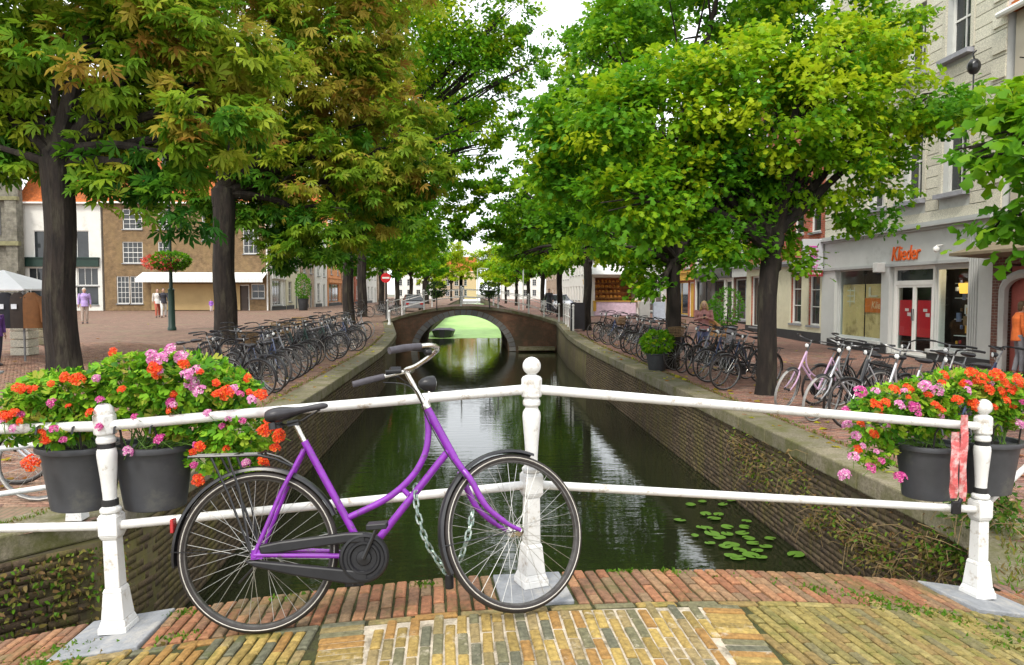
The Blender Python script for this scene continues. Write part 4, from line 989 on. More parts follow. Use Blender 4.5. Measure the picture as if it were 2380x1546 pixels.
# --- old stone church corner at the left edge
sc_ = house('stone_church', 'old grey stone church wall at the left edge behind the market stall', (at(-500, 700, 62.5).x, 62.5, 0), 0, at(50, 700, 62.5).x - at(-500, 700, 62.5).x, 22, .6, STONEW, [], 'flat', cornice=False, cat='church')
cw = at(50, 700, 62.5).x - at(-500, 700, 62.5).x
for i, (x0, x1, z1_) in enumerate(((cw-1.1, cw-.003, 3.3), (cw-.9, cw-.003, 9.0), (cw-3.3, cw-2.5, 9.0))):
    MB().bb((x0, -.5 if i == 0 else -.3, 0 if i == 0 else 3.3), (x1, -.003, z1_)).build('buttress', STONEW, sc_)
MB().bb((0, -.42, 5.35), (cw+.15, -.003, 5.7)).bb((0, -.36, 9), (cw+.1, -.003, 9.3)).build('string_course', mat('mossy_ledge', (.2, .19, .1), .9, var=.3, scale=3), sc_)
for x in (cw-2.3, cw-5.5):
    o = add_window(sc_, x-.2, 6.2, 1.1, 2.3, 2, 4, mat('lead_frame', (.1, .1, .1), .6), y=-.06, sill=False)

# --- rows of houses along the canal
def row_house(side, Xf, Y0, Y1, h_, wm_, label, name='terraced_house', floors=3, cols=2, shop=None, roof='flat', rm=None, fm=None, doorm=None, gm=None, gsill=.7, zb=None, cat='house'):
    w_ = Y1-Y0-.03; loc = (Xf, Y1-.015, -.4) if side > 0 else (Xf, Y0+.015, 0.)
    if zb is not None: loc = (loc[0], loc[1], zb)
    fh = (h_-.5)/floors; wins = []
    for f_ in range(1, floors):
        for c in range(cols):
            ww = min(1.15, w_/cols*.55); x = (c+.5)*w_/cols - ww/2; wins.append((x, f_*fh+.55, ww, fh*.62, 2, 4 if f_ < floors-1 else 3))
    if shop is None:
        for c in range(cols):
            ww = min(1.2, w_/cols*.55); x = (c+.5)*w_/cols - ww/2
            if c == cols-1: wins.append((x, .02, 1.0, 2.5, 1, 1, 'door', doorm or DGREEN))
            else: wins.append((x, gsill, ww, 1.9, 2, 3))
    else:
        wins.append((.25, .45, w_-1.75, 2.2, 3, 1, 'window', shop)); wins.append((w_-1.3, .02, 1.05, 2.6, 1, 1, 'door', shop))
    r_ = house(name, label, loc, -math.pi/2 if side > 0 else math.pi/2, w_, h_, 9, wm_, wins, roof, rm, fm=fm, gm=gm, cat=cat)
    if shop is not None: MB().bb((.1, -.14, 2.75), (w_-.1, -.003, 3.25)).bb((.05, -.22, 3.25), (w_-.05, -.003, 3.34)).build('shop_fascia', shop, r_)
    MB().bb((0, -.05, 0), (w_, -.003, .35) if shop is not None else (w_*.5, -.003, .4)).build('plinth', DARKSKIRT, r_)
    return r_
LRX = -16.9
ltab = [(63.8, 68.5, 9, OFFWHITE, 'white plastered terrace house with tall windows beside brown brick house', 2, WHITEW, 'flat'), (68.5, 74, 10, CREAM, 'cream terrace house with white shopfront beyond second tree', 2, None, 'flat'),
        (74, 80, 9.5, PALEB, 'pale brick terrace house with green door on left bank', 2, None, 'gable'), (80, 86.5, 9, OFFWHITE, 'off white narrow house beside the orange house', 2, None, 'flat'),
        (86.5, 95, 10, SALMON, 'salmon orange house front on the left bank near the third tree', 2, SALMON, 'flat'), (95, 104, 10.5, PALEB, 'pale brick house right of the salmon house, partly behind tree trunks', 3, None, 'flat'),
        (104, 114, 9.5, REDB, 'red brick house far along the left bank behind the traffic sign', 3, None, 'gable'), (114, 126, 10, OFFWHITE, 'far white house on the left bank past the red brick house', 3, None, 'flat'), (126, 140, 11, PALEB, 'farthest pale brick house at the end of the left row', 3, None, 'flat')]
for y0, y1, h_, wm_, lab, co, sh, rf in ltab: row_house(-1, LRX + (y0-63)*.02, y0, y1, h_, wm_, lab, cols=co, shop=sh, roof=rf, rm=TILE, cat='house')
rtab = [(34.2, 40, 9.5, DBRICK, 'dark brick shop with grey shopfront behind the woman on right quay', 2, GREYST, 'flat'), (40, 47, 10, OFFWHITE, 'white shop house with dark window behind potted plants', 2, BLACKM, 'flat'),
        (47, 54, 9.5, REDB, 'red brick house with ochre shopfront on the right quay', 2, OCHRE, 'flat'), (54, 62, 10.5, OFFWHITE, 'white house with white shopfront behind the bakery stall', 2, WHITEW, 'flat'), (62, 72, 9.5, PALEB, 'pale brick house with ochre shopfront behind the bakery stall', 3, OCHRE, 'flat'),
        (72, 80, 9.5, CREAM, 'cream house past the bakery stall on right quay', 3, OCHRE, 'flat'), (80, 94, 10, PALEB, 'pale brick house with yellow shop frames near the far bridge', 3, OCHRE, 'flat'),
        (94, 108, 11, OFFWHITE, 'tall white house with slim windows beyond the far bridge', 5, None, 'flat'), (108, 124, 10, OFFWHITE, 'long white house with closely spaced windows far right bank', 6, None, 'flat'), (124, 142, 11, PALEB, 'farthest brick house in the right row', 4, None, 'flat')]
for y0, y1, h_, wm_, lab, co, sh, rf in rtab: row_house(1, 14.4 if y0 > 34 else 14.2, y0, y1, h_, wm_, lab, cols=co, shop=sh, roof=rf, cat='house', zb=-.4 if y0 < 60 else -.1)
# bakery stall with an orange bread display, facing the near bridge
YK = 52.; k0, k1 = at(1368, 700, YK), at(1484, 700, YK); kw = k1.x-k0.x; kz = -.12
bk = empty('bakery_stall', (k0.x, YK, kz)); tag(bk, 'white bakery stall with orange bread display under its fascia', 'stall')
def kzz(py): return at(1430, py, YK).z - kz
MB().bb((0, 0, 0), (kw, 2.4, .35)).bb((0, 1.9, .35), (kw, 2.4, kzz(640))).bb((0, 0, kzz(645)), (kw, 2.4, kzz(618))).bb((0, 0, .35), (.45, 1.9, kzz(645))).bb((kw-.25, 0, .35), (kw, 1.9, kzz(645))).build('shell', WHITEW, bk)
MB().prism([(-.1, -.9, kzz(640)), (-.1, .05, kzz(616)), (-.1, .05, kzz(613)), (-.1, -.92, kzz(638))], (kw+.2, 0, 0)).build('awning', mat('awning_cloth', (.75, .75, .73), .7), bk)
MB().bb((.45, 1.2, .9), (kw-.25, 1.85, kzz(646))).build('back_wall', mat('bread_display', (.4, .13, .03), .6, var=.8, scale=2.2, dirt=(.12, .05, .02), dscale=2.4, damt=.6), bk)
BREAD = mat('bread', (.62, .3, .06), .8, var=.4, scale=3)
for r_ in range(4):
    zz_ = kzz(692) + r_*.36; MB().bb((.45, .25+r_*.25, zz_-.04), (kw-.25, .55+r_*.25, zz_)).build('shelf', mat('shelf_wood', (.4, .2, .06), .6), bk)
    for i in range(7): MB().ball((.62+i*.27+random.uniform(-.03, .03), .36+r_*.25, zz_+.09), (random.uniform(.09, .14), .12, random.uniform(.07, .13)), 8, 5).build('loaf', BREAD, bk, True)
MB().bb((.3, -.35, kzz(699)-.06), (kw-.1, .5, kzz(699))).build('counter', OCHRE, bk); MB().bb((.4, -.28, .05), (kw-.25, -.003, kzz(699)-.07)).build('counter_front', mat('pink_panel', (.66, .5, .6), .6), bk)
MB().bb((.32, -.3, .35), (.5, -.004, kzz(699)-.07)).build('counter_corner', OCHRE, bk)

# --- cream and red shop next to the grey shop
KX = 12.95
def rpx(Y1, x0, y0, x1, y1, X=KX, zb=-.4):      # box on a facade facing the canal; y0/y1 read at its middle
    a, c = atx(x0, y1, X), atx(x1, y1, X); m0, m1 = atx((x0+x1)/2, y1, X), atx((x0+x1)/2, y0, X)
    return Y1-a.y, m0.z-zb, a.y-c.y, m1.z-m0.z
def rw(Y1, x0, y0, x1, y1, nx, nz, *k): return rpx(Y1, x0, y0, x1, y1) + (nx, nz) + k
CY1, CY0 = 34.1, 26.55
cr = house('cream_shop', 'shop with cream ground floor and red brick above, left of grey shop', (KX, CY1, -.4), -math.pi/2, CY1-CY0-.02, 10.5, 9, REDB,
           [rw(CY1, 1838, 630, 1864, 752, 1, 3), rw(CY1, 1879, 630, 1907, 757, 1, 3), (.5, .35, 1.3, 2.3, 2, 1), rw(CY1, 1846, 440, 1868, 545, 1, 2), rw(CY1, 1884, 430, 1908, 540, 1, 2), (.9, 3.9, 1.1, 2.2, 1, 2), (1.0, 7, 1.1, 2), (3.2, 7, 1.1, 2), (5.6, 7, 1.1, 2)], 'flat', cat='shop')
cw_ = CY1-CY0-.02
hs = [rw(CY1, 1838, 630, 1864, 752, 1, 3)[:4], rw(CY1, 1879, 630, 1907, 757, 1, 3)[:4], (.5, .35, 1.3, 2.3)]
pn = MB(); xs_ = sorted({0, cw_} | {x for q in hs for x in (q[0], q[0]+q[2])}); zz = [0, .35] + sorted({z for q in hs for z in (q[1], q[1]+q[3])}) + [3.05]
zz = sorted(set(zz))
for i in range(len(xs_)-1):
    for j in range(len(zz)-1):
        cx_, cz_ = (xs_[i]+xs_[i+1])/2, (zz[j]+zz[j+1])/2
        if not any(q[0] < cx_ < q[0]+q[2] and q[1] < cz_ < q[1]+q[3] for q in hs): pn.bb((xs_[i], -.05, zz[j]), (xs_[i+1], -.003, zz[j+1]))
pn.build('shopfront', CREAM, cr)
MB().bb((0, -.09, 0), (cw_, -.053, .4)).build('plinth', DARKSKIRT, cr)
MB().bb((0, -.3, 3.05), (cw_, -.003, 3.16)).bb((0, -.2, 2.95), (cw_, -.003, 3.05)).build('cornice', mat('lead_grey', (.3, .3, .33), .5), cr)
# hanging sign with pink lettering
def text(nm, s, size, m, par, loc, rot, ext=.006, shear=0, sx=1., align='CENTER'):
    c = bpy.data.curves.new(nm, 'FONT'); c.body = s; c.size = size; c.extrude = ext; c.align_x = align; c.align_y = 'CENTER'; c.shear = shear; c.resolution_u = 3
    t_ = bpy.data.objects.new(nm, c); C.objects.link(t_); bpy.context.view_layer.update()
    me = bpy.data.meshes.new_from_object(t_.evaluated_get(bpy.context.evaluated_depsgraph_get())); bpy.data.objects.remove(t_); me.materials.clear(); me.materials.append(m)
    o = link(nm, me, par); o.location = loc; o.rotation_euler = rot; o.scale = (sx, 1, 1); return o
sgY = 26.35; a, c = at(1863, 643, sgY), at(1913, 556, sgY)
sg = empty('hanging_sign', ((a.x+c.x)/2, sgY, a.z)); tag(sg, 'grey hanging sign with pink lettering and dark red foot between the two shops', 'sign')
sw, shh = c.x-a.x, c.z-a.z
MB().box((0, 0, shh/2), (sw, .1, shh)).build('board', mat('sign_grey', (.5, .5, .52), .5, var=.04), sg, bevel=.01)
MB().box((0, -.055, .12), (sw*.98, .02, .23)).build('foot_band', mat('sign_dark_red', (.25, .025, .03), .5), sg)
PINK = mat('sign_pink', (.62, .06, .38), .5)
for i, (z, wd, hh) in enumerate(((.965, .44, .05), (.56, .5, .035))): MB().box((0, -.056, shh*.0 + z*shh*.62+.27), (wd*sw, .012, hh)).build('stroke', PINK, sg)
for i in range(3):
    z = .36 + i*.27; m = MB()
    for k in range(4):
        x = (-.165 + k*.11)*sw/.9; m.box((x, -.057, z), (.022, .012, .17)); m.box((x+.028, -.058, z + (.06 if (k+i) % 2 else -.06)), (.06, .012, .03)); 
        if (k+i) % 3: m.box((x+.03, -.059, z), (.05, .012, .025))
    tag(m.build('lettering', PINK, sg), kind='stuff')
m = MB()
for k in range(9): m.box(((-.36+k*.09)*sw, -.068, .12), (.05*sw, .01, .08 if k % 3 else .04))
tag(m.build('lettering', mat('sign_pale', (.7, .5, .48), .5), sg), kind='stuff')
MB().tube([(sw/2-.02, 0, shh*.25), (KX-sg.location.x, 0, shh*.25)], .02, 6).tube([(sw/2-.02, 0, shh*.85), (KX-sg.location.x, 0, shh*.85)], .02, 6).build('bracket', BLACKM, sg)

# --- the grey shop
SY1, SY0 = 26.5, 17.5; sw_ = SY1-SY0; SH = 13.5
lw = rpx(SY1, 1945, 625, 2053, 787); dr = rpx(SY1, 2072, 619, 2167, 836); rwn = rpx(SY1, 2170, 620, 2252, 815)
dr = (dr[0], .06, dr[2], dr[1]+dr[3]-.06)
up = [rpx(SY1, 2021, 300, 2058, 474), rpx(SY1, 2098, 285, 2146, 466), rpx(SY1, 2191, 285, 2248, 458)]
uz = up[1][1]; uh = up[1][3]; up = [(q[0], uz, q[2], uh) for q in up]
up2 = [(q[0], uz+uh+1.35, q[2], uh*.85) for q in up]
lx0 = .45
shop = empty('shop', (KX, SY1, -.4), -math.pi/2); tag(shop, 'grey shop with orange lettering, double glass door and pale stone upper floors', 'shop')
holes = [lw, dr, rwn] + up + up2
wall_mb(sw_, SH, 10, holes, .3).build('wall', GREYST, shop)
GL = glassmat('clear_shop_glass'); BROWNF = mat('dark_brown_sash', (.07, .04, .03), .5)
for q in up + up2:
    add_window(shop, q[0], q[1], q[2], q[3], 2, 2, WHITEW, DARKGLASS, y=.16, sill=False)
    MB().bb((q[0]-.12, -.22, q[1]-.14), (q[0]+q[2]+.12, .1, q[1]-.02)).build('sill', mat('lead_grey'  , (.3, .3, .33), .5), shop)
    for x in (q[0]-.14, q[0]+q[2]): MB().bb((x, -.06, q[1]), (x+.14, -.003, q[1]+q[3])).build('window_surround', STONEB, shop)
# rusticated courses between the openings, each stone course a block
zb_ = atx(1918, 556, KX).z + .4; z = zb_+.02; ch = .315; bl_mesh = {}
while z + ch < SH:
    zt = z+ch-.022
    segs = [(0, sw_)]
    for q in up + up2:
        if q[1]-.14 < zt and q[1]+q[3] > z:
            ns_ = []
            for a, b_ in segs:
                l0, r0 = q[0]-.145, q[0]+q[2]+.145
                if l0 > a: ns_.append((a, min(b_, l0)))
                if r0 < b_: ns_.append((max(a, r0), b_))
            segs = [s for s in ns_ if s[1]-s[0] > .05]
    for a, b_ in segs: MB().bb((a+.004, -.035, z), (b_-.004, -.003, zt)).build('stone_course', STONEB, shop)
    z += ch
# corner quoins, fascia, cornice, pilasters, plinth
fz0 = atx(2100, 612, KX).z+.4; fz1 = zb_-.2
for zz_ in np.arange(zb_+.1, SH-.3, .63): MB().bb((sw_-.45, -.075, zz_), (sw_+.03, -.037, zz_+.3)).build('quoin', STONEB, shop)
MB().bb((.02, -.12, fz0), (sw_-.9, -.003, fz1)).build('fascia', GREYST, shop)
MB().bb((0, -.2, fz1), (sw_, -.003, fz1+.07)).bb((0, -.3, fz1+.07), (sw_, -.003, fz1+.14)).bb((0, -.24, fz1+.14), (sw_, -.003, zb_+.012)).build('cornice', mat('grey_moulding', (.4, .41, .4), .6, var=.06), shop)
MB().bb((.02, -.16, fz0-.09), (sw_-.95, -.003, fz0)).build('fascia_moulding', mat('grey_moulding', (.4, .41, .4), .6), shop)
LG = mat('light_grey_paint', (.52, .53, .51), .55, var=.05, scale=3)
for x0, x1, pr in ((0, lw[0]-.03, .11), (lw[0]+lw[2]+.03, dr[0]-.02, .13), (rwn[0]+rwn[2]+.03, sw_-.55, .1), (sw_-.55, sw_, .15)):
    MB().bb((x0, -pr, .02), (x1, -.003, fz0-.093)).build('pilaster', LG, shop)
x0, x1 = rwn[0]+rwn[2]+.08, sw_-.6
for i in range(4): MB().bb((lerp(x0, x1, i/4)+.02, -.14, .35), (lerp(x0, x1, (i+1)/4)-.03, -.103, fz1-.1)).build('flute', LG, shop)
MB().bb((rwn[0]+rwn[2]+.03, -.1, fz0-.09), (sw_-.55, -.003, fz1)).bb((sw_-.55, -.15, fz0-.09), (sw_, -.003, fz1)).build('pilaster_head', LG, shop)
for x0, x1 in ((lw[0]-.35, dr[0]-.1), (rwn[0]-.02, sw_+.02)): MB().bb((x0, -.2, 0), (x1, -.003, lw[1]-.1 if x0 < 3 else rwn[1]-.1)).build('plinth', DARKSKIRT, shop)
for q in (lw, rwn):
    MB().bb((q[0]-.05, -.23, q[1]-.1), (q[0]+q[2]+.05, .05, q[1]-.01)).build('sill', LG, shop)
    f_ = MB(); fr = .06; f_.bb((0, 0, 0), (fr, .08, q[3])).bb((q[2]-fr, 0, 0), (q[2], .08, q[3])).bb((fr, 0, 0), (q[2]-fr, .08, fr)).bb((fr, 0, q[3]-fr), (q[2]-fr, .08, q[3]))
    o = f_.build('shop_window', LG, shop); o.location = (q[0], .05, q[1])
    MB().bb((fr*.8, .03, fr*.8), (q[2]-fr*.8, .04, q[3]-fr*.8)).build('pane', GL, o)
# display behind the glass: brown paper with drawn letters, orange notice; shelves on the right
KRAFT = mat('brown_paper', (.7, .5, .22), .85, var=.14, scale=1.5, dirt=(.3, .2, .08), dscale=1.2, damt=.3)
for i in range(2): MB().bb((lw[0]+.12+i*lw[2]*.5, .13+i*.015, lw[1]), (lw[0]+lw[2]*(.52+.45*i), .14+i*.015, lw[1]+lw[3]*.78)).build('paper_sheet', KRAFT, shop)
MB().bb((lw[0]+lw[2]*.55, .11, lw[1]+lw[3]*.38), (lw[0]+lw[2]*.97, .122, lw[1]+lw[3]*.58)).build('notice', mat('orange_notice', (.72, .17, .015), .6), shop)
MB().bb((lw[0], .33+.6, lw[1]-.2), (lw[0]+lw[2], .35+.6, lw[1]+lw[3]+.2)).bb((rwn[0]-.1, 1.2, rwn[1]-.2), (rwn[0]+rwn[2]+.1, 1.22, rwn[1]+rwn[3]+.2)).bb((dr[0], 1.2, 0), (dr[0]+dr[2], 1.22, dr[3])).build('dark_interior', mat('shop_interior', (.03, .025, .022), .8, var=.6, scale=2), shop)
text('notice_lettering', 'Klie', .34, mat('pale_orange_print', (.85, .6, .35), .6), shop, (lw[0]+lw[2]*.77, .106, lw[1]+lw[3]*.48), (math.pi/2, 0, 0), .002, .2)
wl = MB(); WLET = mat('white_window_print', (.7, .62, .45), .6)
for i in range(3): wl.bb((lw[0]+.45, 0.107, lw[1]+lw[3]*(.52+.08*i)), (lw[0]+.95, 0.119, lw[1]+lw[3]*(.54+.08*i)))
wl.bb((lw[0]+.62, 0.106, lw[1]+lw[3]*.45), (lw[0]+.66, 0.118, lw[1]+lw[3]*.72)).bb((lw[0]+.9, 0.106, lw[1]+lw[3]*.5), (lw[0]+.94, 0.118, lw[1]+lw[3]*.74)).bb((lw[0]+lw[2]*.62, 0.106, lw[1]+lw[3]*.6), (lw[0]+lw[2]*.66, 0.118, lw[1]+lw[3]*.74)).bb((lw[0]+lw[2]*.62, 0.105, lw[1]+lw[3]*.6), (lw[0]+lw[2]*.8, 0.117, lw[1]+lw[3]*.62))
tag(wl.build('window_print', WLET, shop), kind='stuff')
# shelves and goods
AMB = mat('lit_amber_shade', (.7, .35, .05), .5); AMB.node_tree.nodes['Principled BSDF'].inputs['Emission Color'].default_value = (1, .5, .08, 1); AMB.node_tree.nodes['Principled BSDF'].inputs['Emission Strength'].default_value = .8
rx, rz_, rww, rhh = rwn; goods = [mat('goods_amber', (.6, .3, .04), .5), mat('goods_white', (.6, .6, .58), .5), mat('goods_red', (.45, .04, .05), .5), mat('goods_brown', (.2, .12, .06), .6), mat('goods_blue', (.12, .15, .25), .5), mat('goods_tan', (.4, .3, .18), .7)]
for zf in (.16, .36, .62, .8): MB().bb((rx+.1, .5, rz_+rhh*zf), (rx+rww*random.choice((.5, .9)), .75, rz_+rhh*zf+.02)).build('shelf', goods[1], shop)
for k in range(34):
    u_, v_ = random.random(), random.random(); s = random.uniform(.08, .28); m_ = random.choice(goods)
    MB().box((rx+.15+u_*(rww-.3), random.uniform(.3, .7), rz_+.1+v_*(rhh-.3)), (s*random.uniform(.3, 1), .06, s)).build('goods', m_, shop, bevel=.01)
MB().lathe([(.16, 0), (.17, .02), (.2, .26), (.19, .28)], 18, Matrix.Translation((rx+rww*.6, .3, rz_+rhh*.68))).build('amber_lamp', AMB, shop, True)
pl = bpy.data.lights.new('amber_lamp_light', 'POINT'); pl.energy = 22; pl.color = (1, .75, .45); pl.shadow_soft_size = .15; plo = bpy.data.objects.new('amber_lamp_light', pl); C.objects.link(plo); plo.parent = shop; plo.location = (rx+rww*.5, .62, rz_+rhh*.9)
# double door
x, z, a, b_ = dr; tz = b_*.79
f_ = MB().bb((0, 0, 0), (.11, .1, b_)).bb((a-.11, 0, 0), (a, .1, b_)).bb((.11, 0, b_-.1), (a-.11, .1, b_)).bb((.11, 0, tz), (a-.11, .1, tz+.13)); o = f_.build('door_frame', WHITEW, shop); o.location = (x, .02, z)
MB().bb((.1, .04, tz+.12), (a-.1, .05, b_-.09)).build('pane', DARKGLASS, o)
lf = (a-.22)/2
for i in range(2):
    d_ = MB(); g = .075; d_.bb((0, 0, 0), (g, .05, tz)).bb((lf-g, 0, 0), (lf, .05, tz)).bb((g, 0, 0), (lf-g, .05, .14)).bb((g, 0, tz-g), (lf-g, .05, tz)); o = d_.build('door', WHITEW, shop); o.location = (x+.11+i*lf, .04, z)
    MB().bb((g*.8, .02, .12), (lf-g*.8, .03, tz-g*.8)).build('pane', GL, o)
    MB().bb((g+.01, .06, tz*.26), (lf-g-.01, .07, tz*.78)).build('poster', mat('red_poster', (.5, .012, .02), .5, var=.1), o)
    MB().bb((lf*.42, .052, tz*.62), (lf*.62, .058, tz*.66)).bb((lf*.55, .052, tz*.55), (lf*.75, .058, tz*.6)).build('poster_print', mat('poster_white', (.75, .6, .58), .6), o)
    MB().tube([(lf-.04 if i == 0 else .04, -.04, 1.0), (lf-.04 if i == 0 else .04, -.04, 1.35)], .014, 8).build('handle', BLACKM, o)
a, c = atx(2081, 590, KX), atx(2149, 590, KX)
text('lettering', 'Klieder', .62, mat('orange_letter', (.75, .13, .02), .45), shop, (SY1-(a.y+c.y)/2, -.135, atx(2115, 590, KX).z+.4), (math.pi/2, 0, 0), .02, .22, .78)
q = atx(2201, 578, KX); MB().ball((SY1-q.y, -.3, q.z+.38), (.07, .09, .09)).tube([(SY1-q.y, -.12, q.z+.5), (SY1-q.y, -.3, q.z+.48), (SY1-q.y, -.32, q.z+.42)], .02, 6).build('spot_lamp', WHITEW, shop, True)
q = atx(2064, 622, KX); MB().bb((SY1-q.y-.14, -.42, q.z+.25), (SY1-q.y+.1, -.13, q.z+.55)).build('camera_box', WHITEW, shop, bevel=.02)
q = atx(2268, 155, KX-.5); o = empty('wall_lantern', (KX-.55, q.y, q.z)); tag(o, 'small black ornament lantern on the corner of the pale stone facade', 'lantern')
MB().ball((0, 0, 0), (.16, .16, .2), 8, 6).tube([(0, 0, .2), (0, .05, .32), (.06, 0, .4)], .02, 5).build('lamp_body', BLACKM, o, True); MB().tube([(0, 0, -.2), (0, 0, -.55), (.56, 0, -.6)], .022, 6).build('bracket', BLACKM, o, True)

# --- house right of the shop: beige wall, orange roof, dark brick gateway with awning
bg_ = house('beige_house', 'beige house with orange tiled roof at the right edge beside the grey shop', (KX+.12, 17.4, -.4), -math.pi/2, 6.5, 8.6, 9, BEIGE, [(3.4, 3.6, 1.0, 1.8)], 'eave', TILE, cornice=False, pitch=42)
gw = empty('gateway', (KX-.26, 17.4, -.4), -math.pi/2); tag(gw, 'dark red brick gateway with grey arched frame beneath a brown canopy', 'gateway')
MB().bb((0, 0, 0), (.45, .37, 3.1)).bb((.45, 0, 2.55), (2.2, .37, 3.1)).build('wall', DBRICK, gw)
ar = MB(); pts = [(.45, -.04, 0), (.45, -.04, 1.9)] + [(.45+.75-.75*math.cos(R(t_)), -.04, 1.9+.42*math.sin(R(t_))) for t_ in range(0, 181, 15)] + [(1.95, -.04, 0)]
ar.tube(pts, .11, 6).build('door_frame', mat('stone_frame', (.42, .42, .4), .7, var=.1, scale=4), gw, True)
for i in range(6): MB().bb((.5+i*.24, .12, 0), (.5+i*.24+.23, .17, 2.5)).build('plank', mat('faded_red_wood', (.36, .1, .08), .7, var=.2, scale=3), gw)
MB().prism([(-.25, -.02, 3.1), (-.4, -.85, 2.85), (-.4, -.85, 2.78), (-.25, -.02, 2.72)], (3.0, 0, 0)).build('canopy', mat('brown_canopy', (.2, .16, .1), .8, var=.2), gw)
MB().bb((1.95, -.6, 0), (6, -.2, 2.25)).build('white_wall', OFFWHITE, gw)

# --- closing the view at the end of the canal
for X_, wd, h_, wm_, rm_, lab in ((-22, 12, 8, OFFWHITE, SLATE, 'low white house closing the view at far end of the left bank'), (-11, 9, 8, PALEB, TILE, 'house with orange roof at the far end of the canal, left part'), (-3.4, 5, 8, mat('ochre_render', (.5, .38, .22), .8), TILE, 'narrow orange roofed house above the yellow trees at canal end'), (9, 12, 9, OFFWHITE, SLATE, 'white house at the far end of the right bank')):
    house('end_house', lab, (X_, 215, -.15), 0, wd, h_, 9, wm_, [(1+i*2.6, 1+f_*3, 1.2, 1.8) for i in range(int((wd-1)/2.6)) for f_ in range(int(h_/3.3))], 'eave', rm_, cornice=False)
tw = empty('church_tower', (-3.6, 235, 0)); tag(tw, 'faint grey tower with a pointed spire at the end of the canal', 'tower')
MB().box((0, 0, 6), (2.4, 2.4, 12)).build('shaft', STONEW, tw); MB().lathe([(1.6, 12), (.8, 15), (.22, 20), (.02, 22)], 8).build('spire', SLATE, tw)

# ------------------------------------------------------------------ far bridge
FB = 41.0; bxc = -.2
def bt(x): return .78 - .041*(x+.3)**2 if x < -.3 else .78 - .036*(x+.3)**2
def arch_z(x):
    hw, rise = 2.55, 2.02; t_ = (x+.42)/hw
    return WATER + rise*math.sqrt(max(0, 1-t_*t_)) if abs(t_) < 1 else None
fbr = empty('stone_bridge', (bxc, FB, WATER)); tag(fbr, 'brick arch bridge with grey stone ring across the canal', 'bridge')
BRW = brickmat('bridge_brick', (.24, .1, .055), (.18, .08, .05), (.17, .13, .09), .22, .07, .85, True, (.09, .07, .045), .8, .6)
xs_ = np.unique(np.concatenate([np.linspace(-5.2, 5.4, 54), [-2.97, 2.13]])); m = MB(); D_ = 9
for a, b_ in zip(xs_, xs_[1:]):
    za, zb2 = arch_z(a), arch_z(b_); za = WATER-.6 if za is None else za; zb2 = WATER-.6 if zb2 is None else zb2
    for y in (0, D_):
        m.quad((a, y, za), (b_, y, zb2), (b_, y, bt(b_)-.16), (a, y, bt(a)-.16))
    m.quad((a, 0, za), (a, D_, za), (b_, D_, zb2), (b_, 0, zb2))
    m.quad((a, -.0, bt(a)-.16), (b_, -.0, bt(b_)-.16), (b_, D_, bt(b_)-.16), (a, D_, bt(a)-.16))
m.v = [(x-bxc, y, z-WATER) for x, y, z in m.v]; m.build('wall', BRW, fbr)
n_ = 27; RINGM = palette('arch_stone', [(.17, .165, .16), (.14, .135, .135), (.2, .19, .18)], .8, (.1, .1, .07), 2, .3)
for i in range(n_):
    p = []
    for t_ in (i/n_, (i+1)/n_-.004):
        an = math.pi*(1-t_)
        for hw, rise in ((2.55, 2.02), (2.9, 2.34)): p.append((-.42+hw*math.cos(an)-bxc, rise*math.sin(an)))
    MB().prism([(p[0][0], -.05, p[0][1]), (p[2][0], -.05, p[2][1]), (p[3][0], -.05, p[3][1]), (p[1][0], -.05, p[1][1])], (0, .4, 0)).build('arch_stone', RINGM, fbr)
x = -5.2
while x < 5.3:
    l_ = random.uniform(.7, 1.0); x1 = min(x+l_, 5.4); zc, zd = bt(x)-WATER, bt(x1)-WATER
    for y in (-.1, D_-.3): MB().prism([(x+.006-bxc, y, zc-.16), (x1-.006-bxc, y, zd-.16), (x1-.006-bxc, y, zd+.0), (x+.006-bxc, y, zc)], (0, .42, 0)).build('coping_stone', COPING, fbr)
    x = x1
V = []; 
mbd = MB()
for a, b_ in zip(xs_, xs_[1:]): mbd.quad((a-bxc, .32, bt(a)-WATER-.02), (b_-bxc, .32, bt(b_)-WATER-.02), (b_-bxc, D_-.3, bt(b_)-WATER-.02), (a-bxc, D_-.3, bt(a)-WATER-.02))
mbd.build('roadway', PAVR, fbr)
MB().bb((2.6-bxc, -.7, .1), (4.6-bxc, -.06, .28)).build('stone_ledge', COPING, fbr)
for X_, Yr, lab in ((0, FB+.1, 'thin white railing on the near side of the far arch bridge'), (0, FB+8.6, 'thin white railing on the far side of the arch bridge')):
    rr = empty('railing', (0, Yr, 0)); tag(rr, lab, 'railing')
    px_ = [-4.6, -2.6, -.55, 1.5, 3.2, 4.9]
    for a in px_:
        MB().box((a, 0, bt(a)+.5), (.09, .09, 1.0), taper=(.7, .7)).ball((a, 0, bt(a)+1.05), .07, 8, 6).build('post', PAINT, rr)
    for h_ in (.5, .95):
        for a, b_ in zip(px_, px_[1:]): MB().tube([(a, 0, bt(a)+h_), (b_, 0, bt(b_)+h_)], .022, 6).build('bar', PAINT, rr)
TOPI = leafmat('box_leaves', [(0, (.02, .05, .01)), (1, (.1, .2, .03))], .2)
